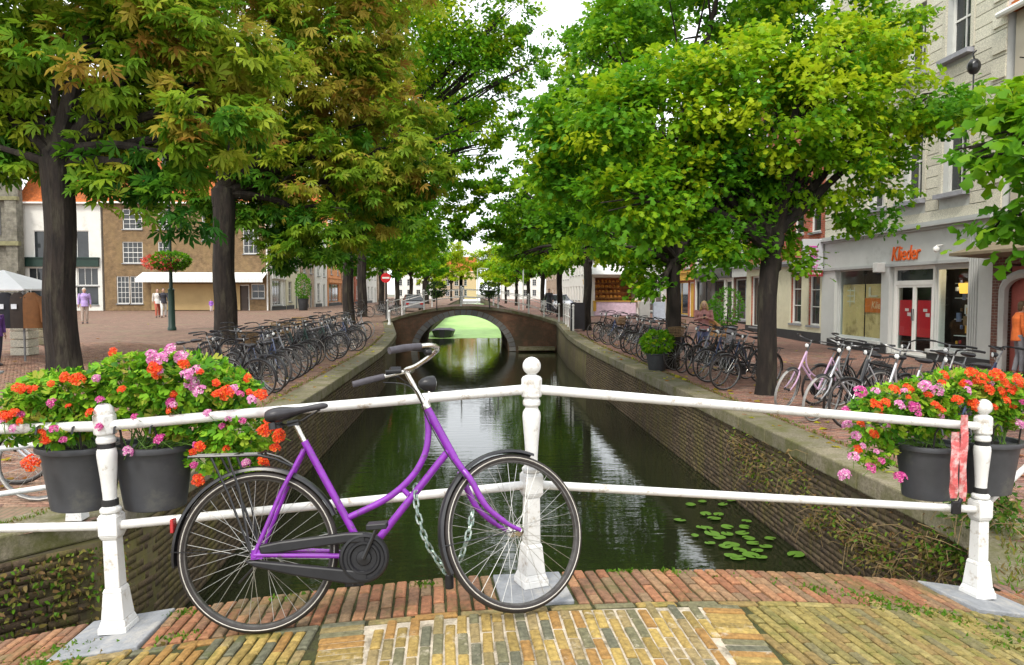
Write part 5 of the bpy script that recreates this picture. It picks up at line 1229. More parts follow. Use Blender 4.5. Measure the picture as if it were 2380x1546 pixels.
def leafball(name, par, c, r, n, size, m, tm=.5, ts=.25, seed_dir=(0, 0, .5)):
    u = unit(rng.normal(0, 1, (n, 3))); Pn = np.array(c) + u*np.array(r)*np.cbrt(rng.uniform(.55, 1, (n, 1)))
    Xd, Yd, Zd = frame_from(u + rng.normal(0, .7, (n, 3)), u*.6 + np.array(seed_dir) + rng.normal(0, .4, (n, 3)))
    return rep_mesh(name, [(0, 0, 0), (.28, .45, .06), (0, 1, -.05), (-.28, .45, .06)], [(0, 1, 2, 3)], Pn, Xd, Yd, Zd, rng.uniform(.7, 1.2, n)*size, m, par, np.clip(rng.normal(tm, ts, n), 0, 1))
for px, lab in ((1015, 'round clipped bush basket on the left half of far bridge railing'), (1138, 'round clipped bush basket on the right half of far bridge railing')):
    q = at(px, 676, FB-.1); t_ = empty('flower_basket', (q.x, FB-.15, bt(q.x)-.1)); tag(t_, lab, 'flower basket')
    zc = q.z - t_.location.z
    MB().lathe([(.03, 0), (.03, zc-.3), (.2, zc-.28), (.36, zc-.05), (.36, zc)], 12).build('bowl', BLACKM, t_, True)
    leafball('foliage', t_, (0, 0, zc+.06), (.55, .5, .42), 900, .11, TOPI)
bo = empty('boat', (-2.1, 56, WATER)); tag(bo, 'dark covered boat moored under the left bank beyond the arch', 'boat')
hull = MB(); secs = [(-2.4, .2, .6), (-1.6, .75, .5), (0, .9, .45), (1.6, .85, .45), (2.3, .6, .5)]; vs = []
for y, hw, z in secs: vs += [(-hw, y, z), (-hw*.7, y, -.15), (hw*.7, y, -.15), (hw, y, z)]
hull.add(vs, [(i*4+j, i*4+j+1, i*4+5+j, i*4+4+j) for i in range(4) for j in range(3)] + [(0, 1, 2, 3), (19, 18, 17, 16)] + [(i*4+3, i*4, i*4+4, i*4+7) for i in range(4)]).build('hull', mat('boat_hull', (.03, .03, .035), .5), bo)
MB().prism([(-.8, -1.4, .46), (-.5, -1.4, .55), (.5, -1.4, .55), (.8, -1.4, .46)], (0, 3.2, 0)).build('cover', mat('boat_cover', (.12, .09, .14), .7), bo)

# ------------------------------------------------------------------ trees
PALMATE = ([], [])
for i, (a, ln) in enumerate(((-78, .7), (-38, .95), (0, 1.05), (38, .95), (78, .7))):
    a = R(a); d = (math.sin(a), math.cos(a)); n2 = (d[1], -d[0]); b0 = len(PALMATE[0])
    PALMATE[0].extend([(0, 0, 0), (d[0]*ln*.6+n2[0]*.15*ln, d[1]*ln*.6+n2[1]*.15*ln, -.06), (d[0]*ln, d[1]*ln, -.3*ln), (d[0]*ln*.6-n2[0]*.15*ln, d[1]*ln*.6-n2[1]*.15*ln, -.06)])
    PALMATE[1].append((b0, b0+1, b0+2, b0+3))
MAPLE = ([(0, 0, 0), (.56, .3, -.08), (.17, .42, .06), (.4, .84, -.08), (0, 1.12, -.16), (-.4, .84, -.08), (-.17, .42, .06), (-.56, .3, -.08)], [(0, 1, 2), (0, 2, 6), (0, 6, 7), (2, 3, 4), (2, 4, 6), (6, 4, 5)])
SIMPLE = ([(0, 0, 0), (.34, .45, .06), (0, 1, -.1), (-.34, .45, .06)], [(0, 1, 2, 3)])
LA = {'palmate': (PALMATE, .42), 'maple': (MAPLE, .5), 'simple': (SIMPLE, .34)}
def make_tree(name, base_, r0, Y, blobs, leaf, size, tint, tsd, label, lai=3.2, fork=None, group=None, wild=.5, trunk_h=None, cat='tree', droop=.35, lean=0, world=None):
    root = empty(name, base_); tag(root, label, cat, group); base_ = Vector(base_)
    tmpl, la = LA[leaf]; la *= size*size
    Ps, Os, Ts = [], [], []; cents = []
    for bl_ in blobs:
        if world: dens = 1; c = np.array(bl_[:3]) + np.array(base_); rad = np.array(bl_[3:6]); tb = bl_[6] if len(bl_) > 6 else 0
        else:
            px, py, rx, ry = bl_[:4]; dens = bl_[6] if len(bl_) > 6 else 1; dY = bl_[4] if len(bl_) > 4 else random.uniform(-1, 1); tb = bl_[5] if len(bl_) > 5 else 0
            c = np.array(at(px, py, Y+dY)); k = (Y+dY)/F*1.03; rad = np.array([rx*k, max(rx, ry)*k*.85, ry*k])
        cents.append((Vector(c), float(np.mean(rad))))
        area = math.pi*rad[0]*rad[2]; cnt = int(area*lai*dens/la)
        cr_ = max(.28, min(.75, .3*min(rad)**.6)); nc = max(3, int(cnt/ (26 if leaf == 'palmate' else 60)))
        u = unit(rng.normal(0, 1, (nc, 3))); f_ = np.cbrt(rng.uniform(.12, 1.05, (nc, 1))); cc = c + u*rad*f_
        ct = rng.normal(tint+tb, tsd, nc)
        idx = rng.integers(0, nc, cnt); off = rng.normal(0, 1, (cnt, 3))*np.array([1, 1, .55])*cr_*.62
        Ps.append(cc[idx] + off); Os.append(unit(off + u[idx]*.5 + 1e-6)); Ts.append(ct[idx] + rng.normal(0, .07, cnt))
    Pn = np.concatenate(Ps); On = np.concatenate(Os); Tn = np.clip(np.concatenate(Ts), 0, 1 if leaf == 'palmate' else .76); n = len(Pn)
    Yd = unit(On + np.array([0, 0, -droop]) + rng.normal(0, wild, (n, 3))); Zd = unit(On*.35 + np.array([0, 0, .9]) + rng.normal(0, .45, (n, 3)))
    X_, Y_, Z_ = frame_from(Yd, Zd)
    rep_mesh('crown', tmpl[0], tmpl[1], Pn - np.array(base_), X_, Y_, Z_, rng.uniform(.7, 1.2, n)*size, CHEST if leaf == 'palmate' else TREE, root, Tn)
    # trunk and limbs
    fk = Vector((lean, 0, fork or 3.2)); tb_ = MB(); H = [0, .12, .4, .9, 1.5, 2.1, 2.7, 3.2]; hh = [q*fk.z/3.2 for q in H]
    pts = [Vector((fk.x*(q/fk.z)**1.5 + .03*math.sin(q*2.1+base_.y), .02*math.cos(q*1.7), q-.1)) for q in hh]
    rs = [r0*1.32, r0*1.17, r0*1.05, r0, r0*.96, r0*.95, r0*.97, r0*1.0]
    tb_.tube(spline(pts, 4), [lerp(rs[min(7, i//4)], rs[min(7, i//4+1)], (i % 4)/4) for i in range(len(pts)*4-3)], 26, rough=.09)
    cents.sort(key=lambda q: -q[1])
    for c, rr in cents[:14]:
        e = c - base_; d_ = (e-fk).length
        if d_ < .4: continue
        s0 = fk + Vector((0, 0, random.uniform(-.35, .1))); mid = s0.lerp(e, .45) + Vector((random.uniform(-.3, .3), random.uniform(-.3, .3), .12*d_))
        rl = min(r0*.62, .05+.032*d_); tb_.tube(spline([s0 - Vector((0, 0, .3)), s0, mid, e + Vector((0, 0, rr*.2))], 4), [rl*1.1]*4 + [rl*.9]*3 + [rl*.6]*3 + [rl*.35, rl*.25, rl*.12], 8, rough=.12)
        for _ in range(3):
            q0 = mid.lerp(e, random.random()*.8); q1 = e + Vector((random.uniform(-1, 1), random.uniform(-1, 1), random.uniform(-.8, .8)))*rr*.8; tb_.tube([q0, q0.lerp(q1, .5) + Vector((0, 0, .15)), q1], [rl*.35, rl*.22, .01], 5)
    o = tb_.build('trunk', BARK, root, True)
    return root
LG_, RG_ = 'trees along the left quay', 'trees along the right quay'
def tbase(px, py, z): q = atz(px, py, z); return (q.x, q.y, z)
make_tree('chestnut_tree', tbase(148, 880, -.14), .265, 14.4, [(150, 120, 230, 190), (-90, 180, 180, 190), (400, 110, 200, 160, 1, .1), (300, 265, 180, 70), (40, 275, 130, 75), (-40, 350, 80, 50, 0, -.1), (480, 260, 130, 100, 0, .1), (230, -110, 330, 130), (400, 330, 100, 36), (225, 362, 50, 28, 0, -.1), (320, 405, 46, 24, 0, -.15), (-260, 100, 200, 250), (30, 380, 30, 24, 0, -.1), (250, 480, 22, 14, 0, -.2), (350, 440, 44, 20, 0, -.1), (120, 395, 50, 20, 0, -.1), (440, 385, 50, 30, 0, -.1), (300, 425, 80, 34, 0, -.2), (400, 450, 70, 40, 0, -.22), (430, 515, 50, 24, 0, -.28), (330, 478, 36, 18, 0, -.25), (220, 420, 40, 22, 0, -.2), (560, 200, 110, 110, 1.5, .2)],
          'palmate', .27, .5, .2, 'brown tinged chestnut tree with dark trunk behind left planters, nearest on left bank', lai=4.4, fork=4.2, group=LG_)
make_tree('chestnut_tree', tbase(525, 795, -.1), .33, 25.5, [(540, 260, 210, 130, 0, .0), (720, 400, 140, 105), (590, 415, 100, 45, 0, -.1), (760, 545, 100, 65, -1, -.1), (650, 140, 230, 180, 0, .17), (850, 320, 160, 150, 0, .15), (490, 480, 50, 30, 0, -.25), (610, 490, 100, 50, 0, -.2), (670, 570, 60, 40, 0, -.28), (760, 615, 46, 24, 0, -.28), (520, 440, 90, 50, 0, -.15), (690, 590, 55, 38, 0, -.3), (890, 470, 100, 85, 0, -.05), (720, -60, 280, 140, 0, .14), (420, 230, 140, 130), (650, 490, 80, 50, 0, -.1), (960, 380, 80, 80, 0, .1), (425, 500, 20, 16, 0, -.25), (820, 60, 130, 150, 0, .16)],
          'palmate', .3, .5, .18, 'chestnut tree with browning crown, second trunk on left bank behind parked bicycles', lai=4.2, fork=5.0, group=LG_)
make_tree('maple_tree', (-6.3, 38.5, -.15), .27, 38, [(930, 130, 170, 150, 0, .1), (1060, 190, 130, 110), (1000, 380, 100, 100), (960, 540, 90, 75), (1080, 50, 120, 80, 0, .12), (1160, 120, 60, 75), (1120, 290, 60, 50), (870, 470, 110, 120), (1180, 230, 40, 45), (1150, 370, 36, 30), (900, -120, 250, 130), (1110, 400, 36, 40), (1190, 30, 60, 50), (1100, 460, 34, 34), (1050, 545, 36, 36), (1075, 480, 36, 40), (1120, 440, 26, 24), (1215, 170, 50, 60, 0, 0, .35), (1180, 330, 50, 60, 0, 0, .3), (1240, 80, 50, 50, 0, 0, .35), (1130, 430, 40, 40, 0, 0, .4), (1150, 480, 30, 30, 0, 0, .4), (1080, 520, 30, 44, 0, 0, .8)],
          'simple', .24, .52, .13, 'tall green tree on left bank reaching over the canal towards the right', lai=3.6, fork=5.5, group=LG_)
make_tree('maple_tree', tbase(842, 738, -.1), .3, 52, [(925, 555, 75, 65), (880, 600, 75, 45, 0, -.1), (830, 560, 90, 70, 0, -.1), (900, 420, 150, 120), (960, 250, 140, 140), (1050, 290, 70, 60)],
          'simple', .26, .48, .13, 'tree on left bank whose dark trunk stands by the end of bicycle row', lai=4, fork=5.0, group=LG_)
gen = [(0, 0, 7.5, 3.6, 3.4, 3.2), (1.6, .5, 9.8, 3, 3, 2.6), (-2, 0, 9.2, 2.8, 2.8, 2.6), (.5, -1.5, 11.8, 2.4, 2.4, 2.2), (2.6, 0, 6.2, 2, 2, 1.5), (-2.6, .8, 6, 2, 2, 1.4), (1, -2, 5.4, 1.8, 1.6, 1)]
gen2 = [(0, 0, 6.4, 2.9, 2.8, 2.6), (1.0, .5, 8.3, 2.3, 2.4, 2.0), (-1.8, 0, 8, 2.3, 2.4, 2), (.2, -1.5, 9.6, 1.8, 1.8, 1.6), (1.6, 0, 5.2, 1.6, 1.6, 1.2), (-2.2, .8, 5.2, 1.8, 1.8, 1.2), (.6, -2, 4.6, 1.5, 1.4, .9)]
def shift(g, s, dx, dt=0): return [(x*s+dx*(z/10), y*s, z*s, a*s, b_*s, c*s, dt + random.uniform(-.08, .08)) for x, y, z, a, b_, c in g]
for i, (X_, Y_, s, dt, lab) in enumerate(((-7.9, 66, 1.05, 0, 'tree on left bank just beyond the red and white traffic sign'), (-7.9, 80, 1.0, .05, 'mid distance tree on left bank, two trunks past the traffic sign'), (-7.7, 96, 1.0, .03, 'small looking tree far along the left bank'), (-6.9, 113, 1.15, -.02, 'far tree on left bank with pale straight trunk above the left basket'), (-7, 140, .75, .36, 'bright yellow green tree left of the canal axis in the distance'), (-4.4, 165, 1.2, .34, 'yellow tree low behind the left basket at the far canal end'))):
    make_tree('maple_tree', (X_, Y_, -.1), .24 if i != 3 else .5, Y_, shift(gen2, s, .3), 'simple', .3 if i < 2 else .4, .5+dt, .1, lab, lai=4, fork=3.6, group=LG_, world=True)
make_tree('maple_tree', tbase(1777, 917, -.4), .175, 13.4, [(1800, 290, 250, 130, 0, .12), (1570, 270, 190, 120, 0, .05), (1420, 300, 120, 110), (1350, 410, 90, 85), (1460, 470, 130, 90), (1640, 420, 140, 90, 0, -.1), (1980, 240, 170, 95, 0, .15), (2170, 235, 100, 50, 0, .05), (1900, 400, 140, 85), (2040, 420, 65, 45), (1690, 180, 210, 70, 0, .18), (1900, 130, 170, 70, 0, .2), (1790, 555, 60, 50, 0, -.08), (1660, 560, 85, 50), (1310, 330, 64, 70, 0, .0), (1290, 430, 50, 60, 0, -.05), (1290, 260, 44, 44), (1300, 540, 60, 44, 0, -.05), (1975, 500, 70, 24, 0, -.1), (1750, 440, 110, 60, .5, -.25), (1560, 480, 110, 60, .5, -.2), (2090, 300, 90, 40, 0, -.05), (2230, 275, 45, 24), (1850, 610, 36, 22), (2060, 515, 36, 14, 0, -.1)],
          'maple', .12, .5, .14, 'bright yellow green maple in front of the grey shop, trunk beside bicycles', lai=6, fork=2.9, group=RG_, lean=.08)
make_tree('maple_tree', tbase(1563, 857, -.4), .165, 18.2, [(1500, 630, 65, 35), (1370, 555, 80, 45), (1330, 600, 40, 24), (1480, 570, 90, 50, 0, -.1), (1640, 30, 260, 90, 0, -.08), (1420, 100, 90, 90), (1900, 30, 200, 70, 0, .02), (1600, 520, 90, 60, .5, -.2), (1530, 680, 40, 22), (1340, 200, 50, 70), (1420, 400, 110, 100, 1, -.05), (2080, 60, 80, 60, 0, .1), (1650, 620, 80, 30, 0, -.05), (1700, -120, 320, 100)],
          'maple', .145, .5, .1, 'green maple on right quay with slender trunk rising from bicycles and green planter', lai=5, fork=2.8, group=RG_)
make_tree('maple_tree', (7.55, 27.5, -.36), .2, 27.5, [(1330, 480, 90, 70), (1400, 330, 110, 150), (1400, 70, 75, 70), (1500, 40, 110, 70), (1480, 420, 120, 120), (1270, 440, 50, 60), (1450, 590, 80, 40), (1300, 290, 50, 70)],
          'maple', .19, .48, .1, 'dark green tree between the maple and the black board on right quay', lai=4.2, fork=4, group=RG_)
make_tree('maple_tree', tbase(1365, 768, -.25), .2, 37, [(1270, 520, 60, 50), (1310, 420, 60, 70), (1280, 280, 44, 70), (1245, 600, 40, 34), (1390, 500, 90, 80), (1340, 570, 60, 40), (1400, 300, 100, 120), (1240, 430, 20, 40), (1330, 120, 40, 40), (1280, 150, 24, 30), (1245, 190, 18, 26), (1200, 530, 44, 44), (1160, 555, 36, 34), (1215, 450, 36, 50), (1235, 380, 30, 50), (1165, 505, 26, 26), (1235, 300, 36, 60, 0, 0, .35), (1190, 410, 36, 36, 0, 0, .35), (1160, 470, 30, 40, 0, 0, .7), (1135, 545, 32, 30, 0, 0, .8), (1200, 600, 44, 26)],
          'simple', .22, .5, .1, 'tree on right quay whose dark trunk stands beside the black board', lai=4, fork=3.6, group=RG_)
for i, (X_, Y_, s, dt, lab) in enumerate(((6.0, 50, .9, 0, 'tree on right bank right of the far bridge'), (6.2, 64, .9, .02, 'second tree on right bank past the far bridge'), (6.2, 80, .85, 0, 'tree on right bank in front of the white houses'), (6.0, 98, .8, .08, 'far tree on right bank near the thin lamp post'), (5.6, 120, .75, .3, 'bright yellow green tree on right bank in the distance'), (5.4, 145, .8, .34, 'farthest yellow tree on right bank below the orange house'), (3.9, 165, 1.2, .3, 'green yellow tree low behind the right basket at the far canal end'))):
    make_tree('maple_tree', (X_, Y_, -.1), .19, Y_, shift(gen2, s, -.3), 'simple', .28 if i < 2 else .4, .5+dt, .1, lab, lai=4, fork=3.2, group=RG_, world=True)
make_tree('chestnut_tree', (7.3, 7.6, -.4), .22, 8.4, [(2340, 330, 100, 90, 0, .05), (2385, 480, 80, 90), (2270, 375, 60, 36, 0, -.05), (2400, 240, 60, 60, 0, .1), (2520, 300, 150, 250), (2330, 545, 40, 26, 0, -.15), (2700, 200, 200, 300), (2440, 560, 60, 50)],
          'maple', .17, .46, .1, 'large leaved tree whose branches enter at the right edge', lai=4.2, fork=3.4, cat='tree')

# ------------------------------------------------------------------ plants on the walls, weeds, lily pads, fallen leaves
def tuft(name, c, n, h_, spread, m, par=None, tm=.5, ts=.25, up=(0, 0, 1), size=(.5, 1.2), wd=.06):
    Pn = c
    Yd = unit(np.array(up) + rng.normal(0, .55, (n, 3))); Zd = unit(rng.normal(0, 1, (n, 3)) + np.array([0, -.3, .3]))
    X_, Y_, Z_ = frame_from(Yd, Zd)
    return rep_mesh(name, [(-wd, 0, 0), (wd, 0, 0), (wd*1.1, .5, .04), (0, 1, .16), (-wd*1.1, .5, .04)], [(0, 1, 2, 3, 4)], Pn, X_, Y_, Z_, rng.uniform(*size, n)*h_, m, par, np.clip(rng.normal(tm, ts, n), 0, 1))
def clump(name, lab, blobs, X_=None, cat='plant', tm=.6, dens=1.):
    root = empty(name, (0, 0, 0)); tag(root, lab, cat); first = None; Ps = []; sm = MB()
    pos = []
    for px, py, rx, ry, cnt in blobs:
        c = atx(px, py, X_) if X_ else at(px, py, 5.4); k = c.y/F; first = first or c
        cnt = int(cnt*dens*1.3); pos.append(np.array(c) + rng.normal(0, 1, (cnt, 3))*np.array([.06, rx*k*.9, ry*k*.55]))
        for _ in range(max(4, cnt//22)):
            a = c + Vector((0, random.gauss(0, .8)*rx*k, random.gauss(0, .4)*ry*k)); e = a + Vector((random.uniform(-.3, .02), random.uniform(-.3, .3), random.uniform(-.35, .25))); sm.tube([a + Vector((.1, 0, 0)), a.lerp(e, .5) + Vector((-.05, 0, .06)), e], .0035, 3)
    root.location = first; Pn = np.concatenate(pos); n = len(Pn)
    tuft('leaves', Pn - np.array(first), n, .05, None, WEED, root, tm, .25, up=(-.5, -.2, -.1), wd=.22)
    for i in range(len(sm.v)): sm.v[i] = tuple(Vector(sm.v[i]) - first)
    tag(sm.build('stems', mat('dry_stem', (.24, .17, .08), .9, var=.3), root), kind='stuff')
clump('wall_plant', 'dry brown creeper on the right canal wall below the second rail gap', [(1760, 1080, 70, 70, 420), (1720, 1030, 40, 40, 120), (1850, 1100, 70, 50, 160)], 4.03, tm=.75)
clump('wall_plant', 'withered weeds low on the right canal wall near the lily pads', [(1930, 1200, 60, 40, 160), (1990, 1250, 70, 60, 260), (2060, 1290, 90, 50, 420), (2160, 1290, 70, 60, 360), (1890, 1220, 30, 20, 60)], 4.03, tm=.78)
clump('wall_plant', 'green weeds on the canal wall behind the right railing post', [(2270, 1180, 50, 60, 420), (2230, 1280, 50, 60, 300), (2330, 1170, 40, 60, 260)], 4.02, tm=.45)
# left wing wall
def wing(u, z): return Vector((lerp(-2.98, -5.3, u), lerp(6.3, 3.9, u), z))
root = empty('wall_plant', wing(.3, -.8)); tag(root, 'tangled ivy and dry weeds on canal wall below the left coping', 'plant'); Pn = []
for _ in range(2300):
    u, z = random.random(), -.62 - abs(random.gauss(0, .42)); p = wing(u, z) + Vector((.03+random.random()*.1, random.random()*.04, 0)); Pn.append(p)
Pn = np.array(Pn) - np.array(root.location); tuft('leaves', Pn, len(Pn), .05, None, WEED, root, .7, .25, up=(.3, -.4, -.3), wd=.22)
PADM = leafmat('lily_leaf', [(0, (.05, .13, .015)), (1, (.14, .27, .04))], .1, .35)
pads = [(1580, 1208, 1), (1605, 1172, .9), (1632, 1165, .8), (1680, 1172, .8), (1700, 1163, .7), (1655, 1240, 1.1), (1660, 1205, 1), (1690, 1225, .9), (1630, 1226, .8), (1642, 1228, 1), (1672, 1250, .9), (1725, 1240, 1), (1740, 1250, .9), (1700, 1265, 1.1), (1720, 1278, 1), (1750, 1262, .9), (1780, 1270, 1), (1745, 1290, 1.1), (1700, 1292, 1), (1760, 1280, .8), (1790, 1252, .8), (1670, 1196, .8), (1735, 1212, .8), (1640, 1195, .9), (1690, 1240, .9), (1715, 1296, 1.0), (1850, 1288, 1.1), (1770, 1295, .8), (1650, 1262, .8), (1685, 1270, .9), (1730, 1225, .9), (1615, 1245, .7)]
pv = [(0, 0, 0)] + [(math.cos(R(a)), math.sin(R(a)), .02*math.sin(R(a*3))) for a in range(15, 346, 15)]
pm = MB().add(pv, [(0, i, i+1) for i in range(1, len(pv)-1)]).add([(x, y, z-.012) for x, y, z in pv], [(0, i+1, i) for i in range(1, len(pv)-1)]).mesh('lily_pad', PADM)
ta = pm.attributes.new('tint', 'FLOAT', 'POINT'); ta.data.foreach_set('value', [random.random()*.3+.4 for _ in range(len(pm.vertices))])
for i, (px, py, s) in enumerate(pads):
    o = link('lily_pad', pm); q = atz(px, py, WATER+.02); o.location = q + Vector((0, 0, .001*i % .012)); o.rotation_euler = (random.uniform(-.06, .06), random.uniform(-.06, .06), random.random()*6); o.scale = (s*.09*random.uniform(.8, 1.15), s*.09, .1)
    tag(o, 'small round green lily pad floating beside the right canal wall', 'lily pad', 'lily pads floating by the right wall')
# weeds between deck bricks and along the coping
Pn = []
for px, py, n_, sp in ((2080, 1375, 260, .12), (2010, 1365, 120, .1), (1450, 1345, 60, .05), (1560, 1350, 50, .05), (100, 1490, 300, .12), (150, 1455, 160, .08), (430, 1410, 120, .05), (420, 1470, 90, .05), (985, 1390, 50, .04), (2350, 1400, 200, .15), (2180, 1380, 120, .1), (1880, 1360, 70, .08), (1680, 1350, 50, .1), (660, 1400, 50, .06), (60, 1530, 200, .12), (2330, 1440, 60, .1)):
    c = atz(px, py, -.05); c.z = 0
    for _ in range(n_):
        x, y = c.x + random.gauss(0, sp), c.y + random.gauss(0, sp*.45); y = min(y, yr(x)+.14); Pn.append((x, y, dz(x)-.008))
Pn = np.array(Pn); tag(tuft('weeds', Pn, len(Pn), .026, None, WEED, None, .5, .15, up=(0, 0, .45), wd=.26), kind='stuff')
Pn = []
for _ in range(8400):
    if _ % 3 == 0: x, y = random.uniform(3.2, 5.6), random.uniform(4.2, 5.9)
    else: y = 6 + random.random()**2*26; x = edge_x(RW, y) + .5 + abs(random.gauss(0, .06)) if random.random() < .5 else edge_x(LW, y) - .5 - abs(random.gauss(0, .06))
    Pn.append((x, y, gz(x, y)+(.012 if _ % 3 == 0 else -.012)))
Pn = np.array(Pn); ok = np.array([p[0] > edge_x(RW, p[1])+(.03 if p[1] < 5.9 else .3) or p[0] < edge_x(LW, p[1])-.3 for p in Pn]); Pn = Pn[ok]
tag(tuft('grass', Pn, len(Pn), .05, None, WEED, None, .66, .2, wd=.12), kind='stuff')
n_ = 900; side_ = rng.random(n_) < .5; yy = 7 + rng.random(n_)**1.6*32; xx = np.where(side_, [edge_x(RW, y)+.1 for y in yy] + rng.exponential(1.6, n_), [edge_x(LW, y)-.1 for y in yy] - rng.exponential(2.2, n_))
Pn = np.stack([xx, yy, [gz(a, b_)+.012 for a, b_ in zip(xx, yy)]], 1)
X_, Y_, Z_ = frame_from(rng.normal(0, 1, (n_, 3))*np.array([1, 1, .1]), np.tile([0, 0, 1.], (n_, 1)) + rng.normal(0, .25, (n_, 3)))
tag(rep_mesh('fallen_leaves', SIMPLE[0], SIMPLE[1], Pn, X_, Y_, Z_, rng.uniform(.08, .17, n_), TREE, None, np.clip(rng.normal(.92, .08, n_), 0, 1)), kind='stuff')

# ------------------------------------------------------------------ parked bicycles
def paint(nm, c, met=0.): return mat(nm, c, .3, met, var=.2, scale=14, spec=.5)
BLK, SIL, PNK, BLU, GRN, GRY = paint('black_frame', (.014, .014, .016)), paint('silver_frame', (.5, .5, .52), .5), paint('pale_pink_frame', (.55, .36, .52)), paint('navy_frame', (.02, .035, .09)), paint('dark_green_frame', (.015, .05, .04)), paint('grey_frame', (.2, .2, .21))
GREYT = mat('pale_grey_tyre', (.3, .29, .28), .7, var=.2, scale=20)
variants = {}
def var_(key):
    if key not in variants:
        r_ = empty('bicycle')
        kw = {'omafiets': dict(frame_m=BLK, steer=12, tyre=RUBBER), 'diamond': dict(frame_m=BLK, steer=-10, diamond=True, tyre=RUBBER, bars='flat', case=False), 'silver': dict(frame_m=SIL, steer=18, tyre=GREYT, lamp=True), 'pink': dict(frame_m=PNK, steer=20, tyre=GREYT, diamond=False),
              'basket': dict(frame_m=BLK, steer=-14, basket='wicker', tyre=RUBBER), 'crate': dict(frame_m=GRN, steer=8, crate=mat('crate_wood', (.3, .2, .1), .8)), 'navy': dict(frame_m=BLU, steer=-18, tyre=RUBBER), 'grey': dict(frame_m=GRY, steer=6, diamond=True, tyre=RUBBER, bars='flat')}[key]
        make_bike(r_, **kw); variants[key] = [r_, False]
    r_, used = variants[key]; variants[key][1] = True
    return r_ if not used else copy_tree(r_)
DESC = {'omafiets': 'black step-through bicycle', 'diamond': 'black diamond framed bicycle', 'silver': 'silver bicycle with pale tyres', 'pink': 'pale pink bicycle with pale grey tyres', 'basket': 'black bicycle with brown wicker basket', 'crate': 'dark green bicycle with wooden crate', 'navy': 'navy blue bicycle', 'grey': 'grey framed bicycle'}
ORD = ['first', 'second', 'third', 'fourth', 'fifth', 'sixth', 'seventh', 'eighth', 'ninth', 'tenth', 'eleventh', 'twelfth', 'thirteenth', 'fourteenth', 'fifteenth', 'sixteenth', 'seventeenth', 'eighteenth', 'nineteenth', 'twentieth']
def park(key, x, y, hd_, lab, grp, lean=None):
    o = var_(key); h = R(hd_); d_ = Vector((math.cos(h), math.sin(h), 0)); p = Vector((x, y, 0)) - d_*1.14
    z0, z1 = gz(p.x, p.y), gz(x, y); p.z = z0 + .004
    o.matrix_world = Matrix.Translation(p) @ Matrix.Rotation(h, 4, 'Z') @ Matrix.Rotation(-math.atan2(z1-z0, 1.14), 4, 'Y') @ Matrix.Rotation(R(lean if lean is not None else random.uniform(-9, 5)), 4, 'X')
    tag(o, lab, 'bicycle', grp); return o
seq = ['omafiets', 'diamond', 'omafiets', 'navy', 'omafiets', 'grey', 'diamond', 'omafiets', 'omafiets', 'crate', 'diamond', 'omafiets', 'grey', 'omafiets', 'navy', 'diamond', 'omafiets', 'silver', 'omafiets', 'silver']
y = 13.2
for i, k in enumerate(seq):
    park(k, edge_x(LW, y) - .95 + random.uniform(-.2, .15) - (.5 if i < 2 else 0), y, -28 + random.uniform(-12, 10), DESC[k] + ', %s from the near end of the left quay row' % ORD[i], 'bicycles parked along the left quay')
    y += .56 + .032*i + random.uniform(-.12, .2)
seq = ['omafiets', 'diamond', 'basket', 'omafiets', 'navy', 'grey', 'omafiets', 'diamond', 'crate', 'omafiets', 'omafiets', 'navy']
y = 13.6
for i, k in enumerate(seq):
    park(k, edge_x(LW, y) - 1.75 + random.uniform(-.3, .3), y, random.choice((-35, 150, -20)) + random.uniform(-14, 14), DESC[k] + ', %s from the near end in the rear left row' % ORD[i], 'bicycles in the rear row on the left quay')
    y += .95 + .05*i + random.uniform(-.15, .3)
seq = ['diamond', 'omafiets', 'navy', 'omafiets', 'grey', 'omafiets', 'basket']
y = 13.85
for i, k in enumerate(seq):
    park(k, edge_x(RW, y) + .8 + random.uniform(-.1, .2), y, 208 + random.uniform(-9, 9), DESC[k] + ', %s behind the maple trunk on the right quay' % ORD[i], 'bicycles between the two maple trunks on the right quay')
    y += .5 + random.uniform(0, .14)
seq = ['navy', 'omafiets', 'crate', 'grey', 'omafiets', 'diamond', 'basket', 'omafiets', 'navy', 'grey', 'omafiets', 'diamond', 'omafiets']
y = 19.6
for i, k in enumerate(seq):
    park(k, edge_x(RW, y) + .75 + random.uniform(-.1, .3), y, 205 + random.uniform(-14, 12), DESC[k] + ', %s past the slender trunk on the right quay' % ORD[i], 'bicycles beyond the second trunk on the right quay')
    y += .7 + random.uniform(-.1, .25)
for i, (k, x, y, h_) in enumerate((('pink', 4.95, 11.4, 200), ('silver', 4.95, 10.35, 196), ('diamond', 5.15, 9.75, 204), ('silver', 5.2, 9.2, 208), ('navy', 5.5, 8.6, 203), ('omafiets', 5.7, 11.9, 190), ('diamond', 6.3, 10.9, 188), ('grey', 6.5, 10.2, 210), ('navy', 6.6, 9.5, 186), ('omafiets', 5.3, 10.6, 214))):
    park(k, x, y, h_, DESC[k] + ', %s in the group right of the maple trunk' % ORD[i], 'bicycles right of the maple trunk behind the railing')
park('silver', -3.85, 6.75, -8, 'silver bicycle partly hidden behind the left flower planter', 'bicycles at the left wing wall', 4)
park('omafiets', -4.4, 7.35, -4, 'black step-through bicycle behind the silver one near left planter', 'bicycles at the left wing wall', 3)
for i, (k, x, y, h_) in enumerate((('silver', -5.3, 52.5, 10), ('silver', -5.6, 53.6, 15), ('omafiets', -5.2, 54.4, 8), ('silver', -5.5, 55.6, 12), ('grey', -5.4, 57, 5), ('diamond', -6.5, 48, 40))):
    park(k, x, y, h_, DESC[k] + ', %s in the far group left of the arch bridge' % ORD[i], 'bicycles at the left end of the far bridge')
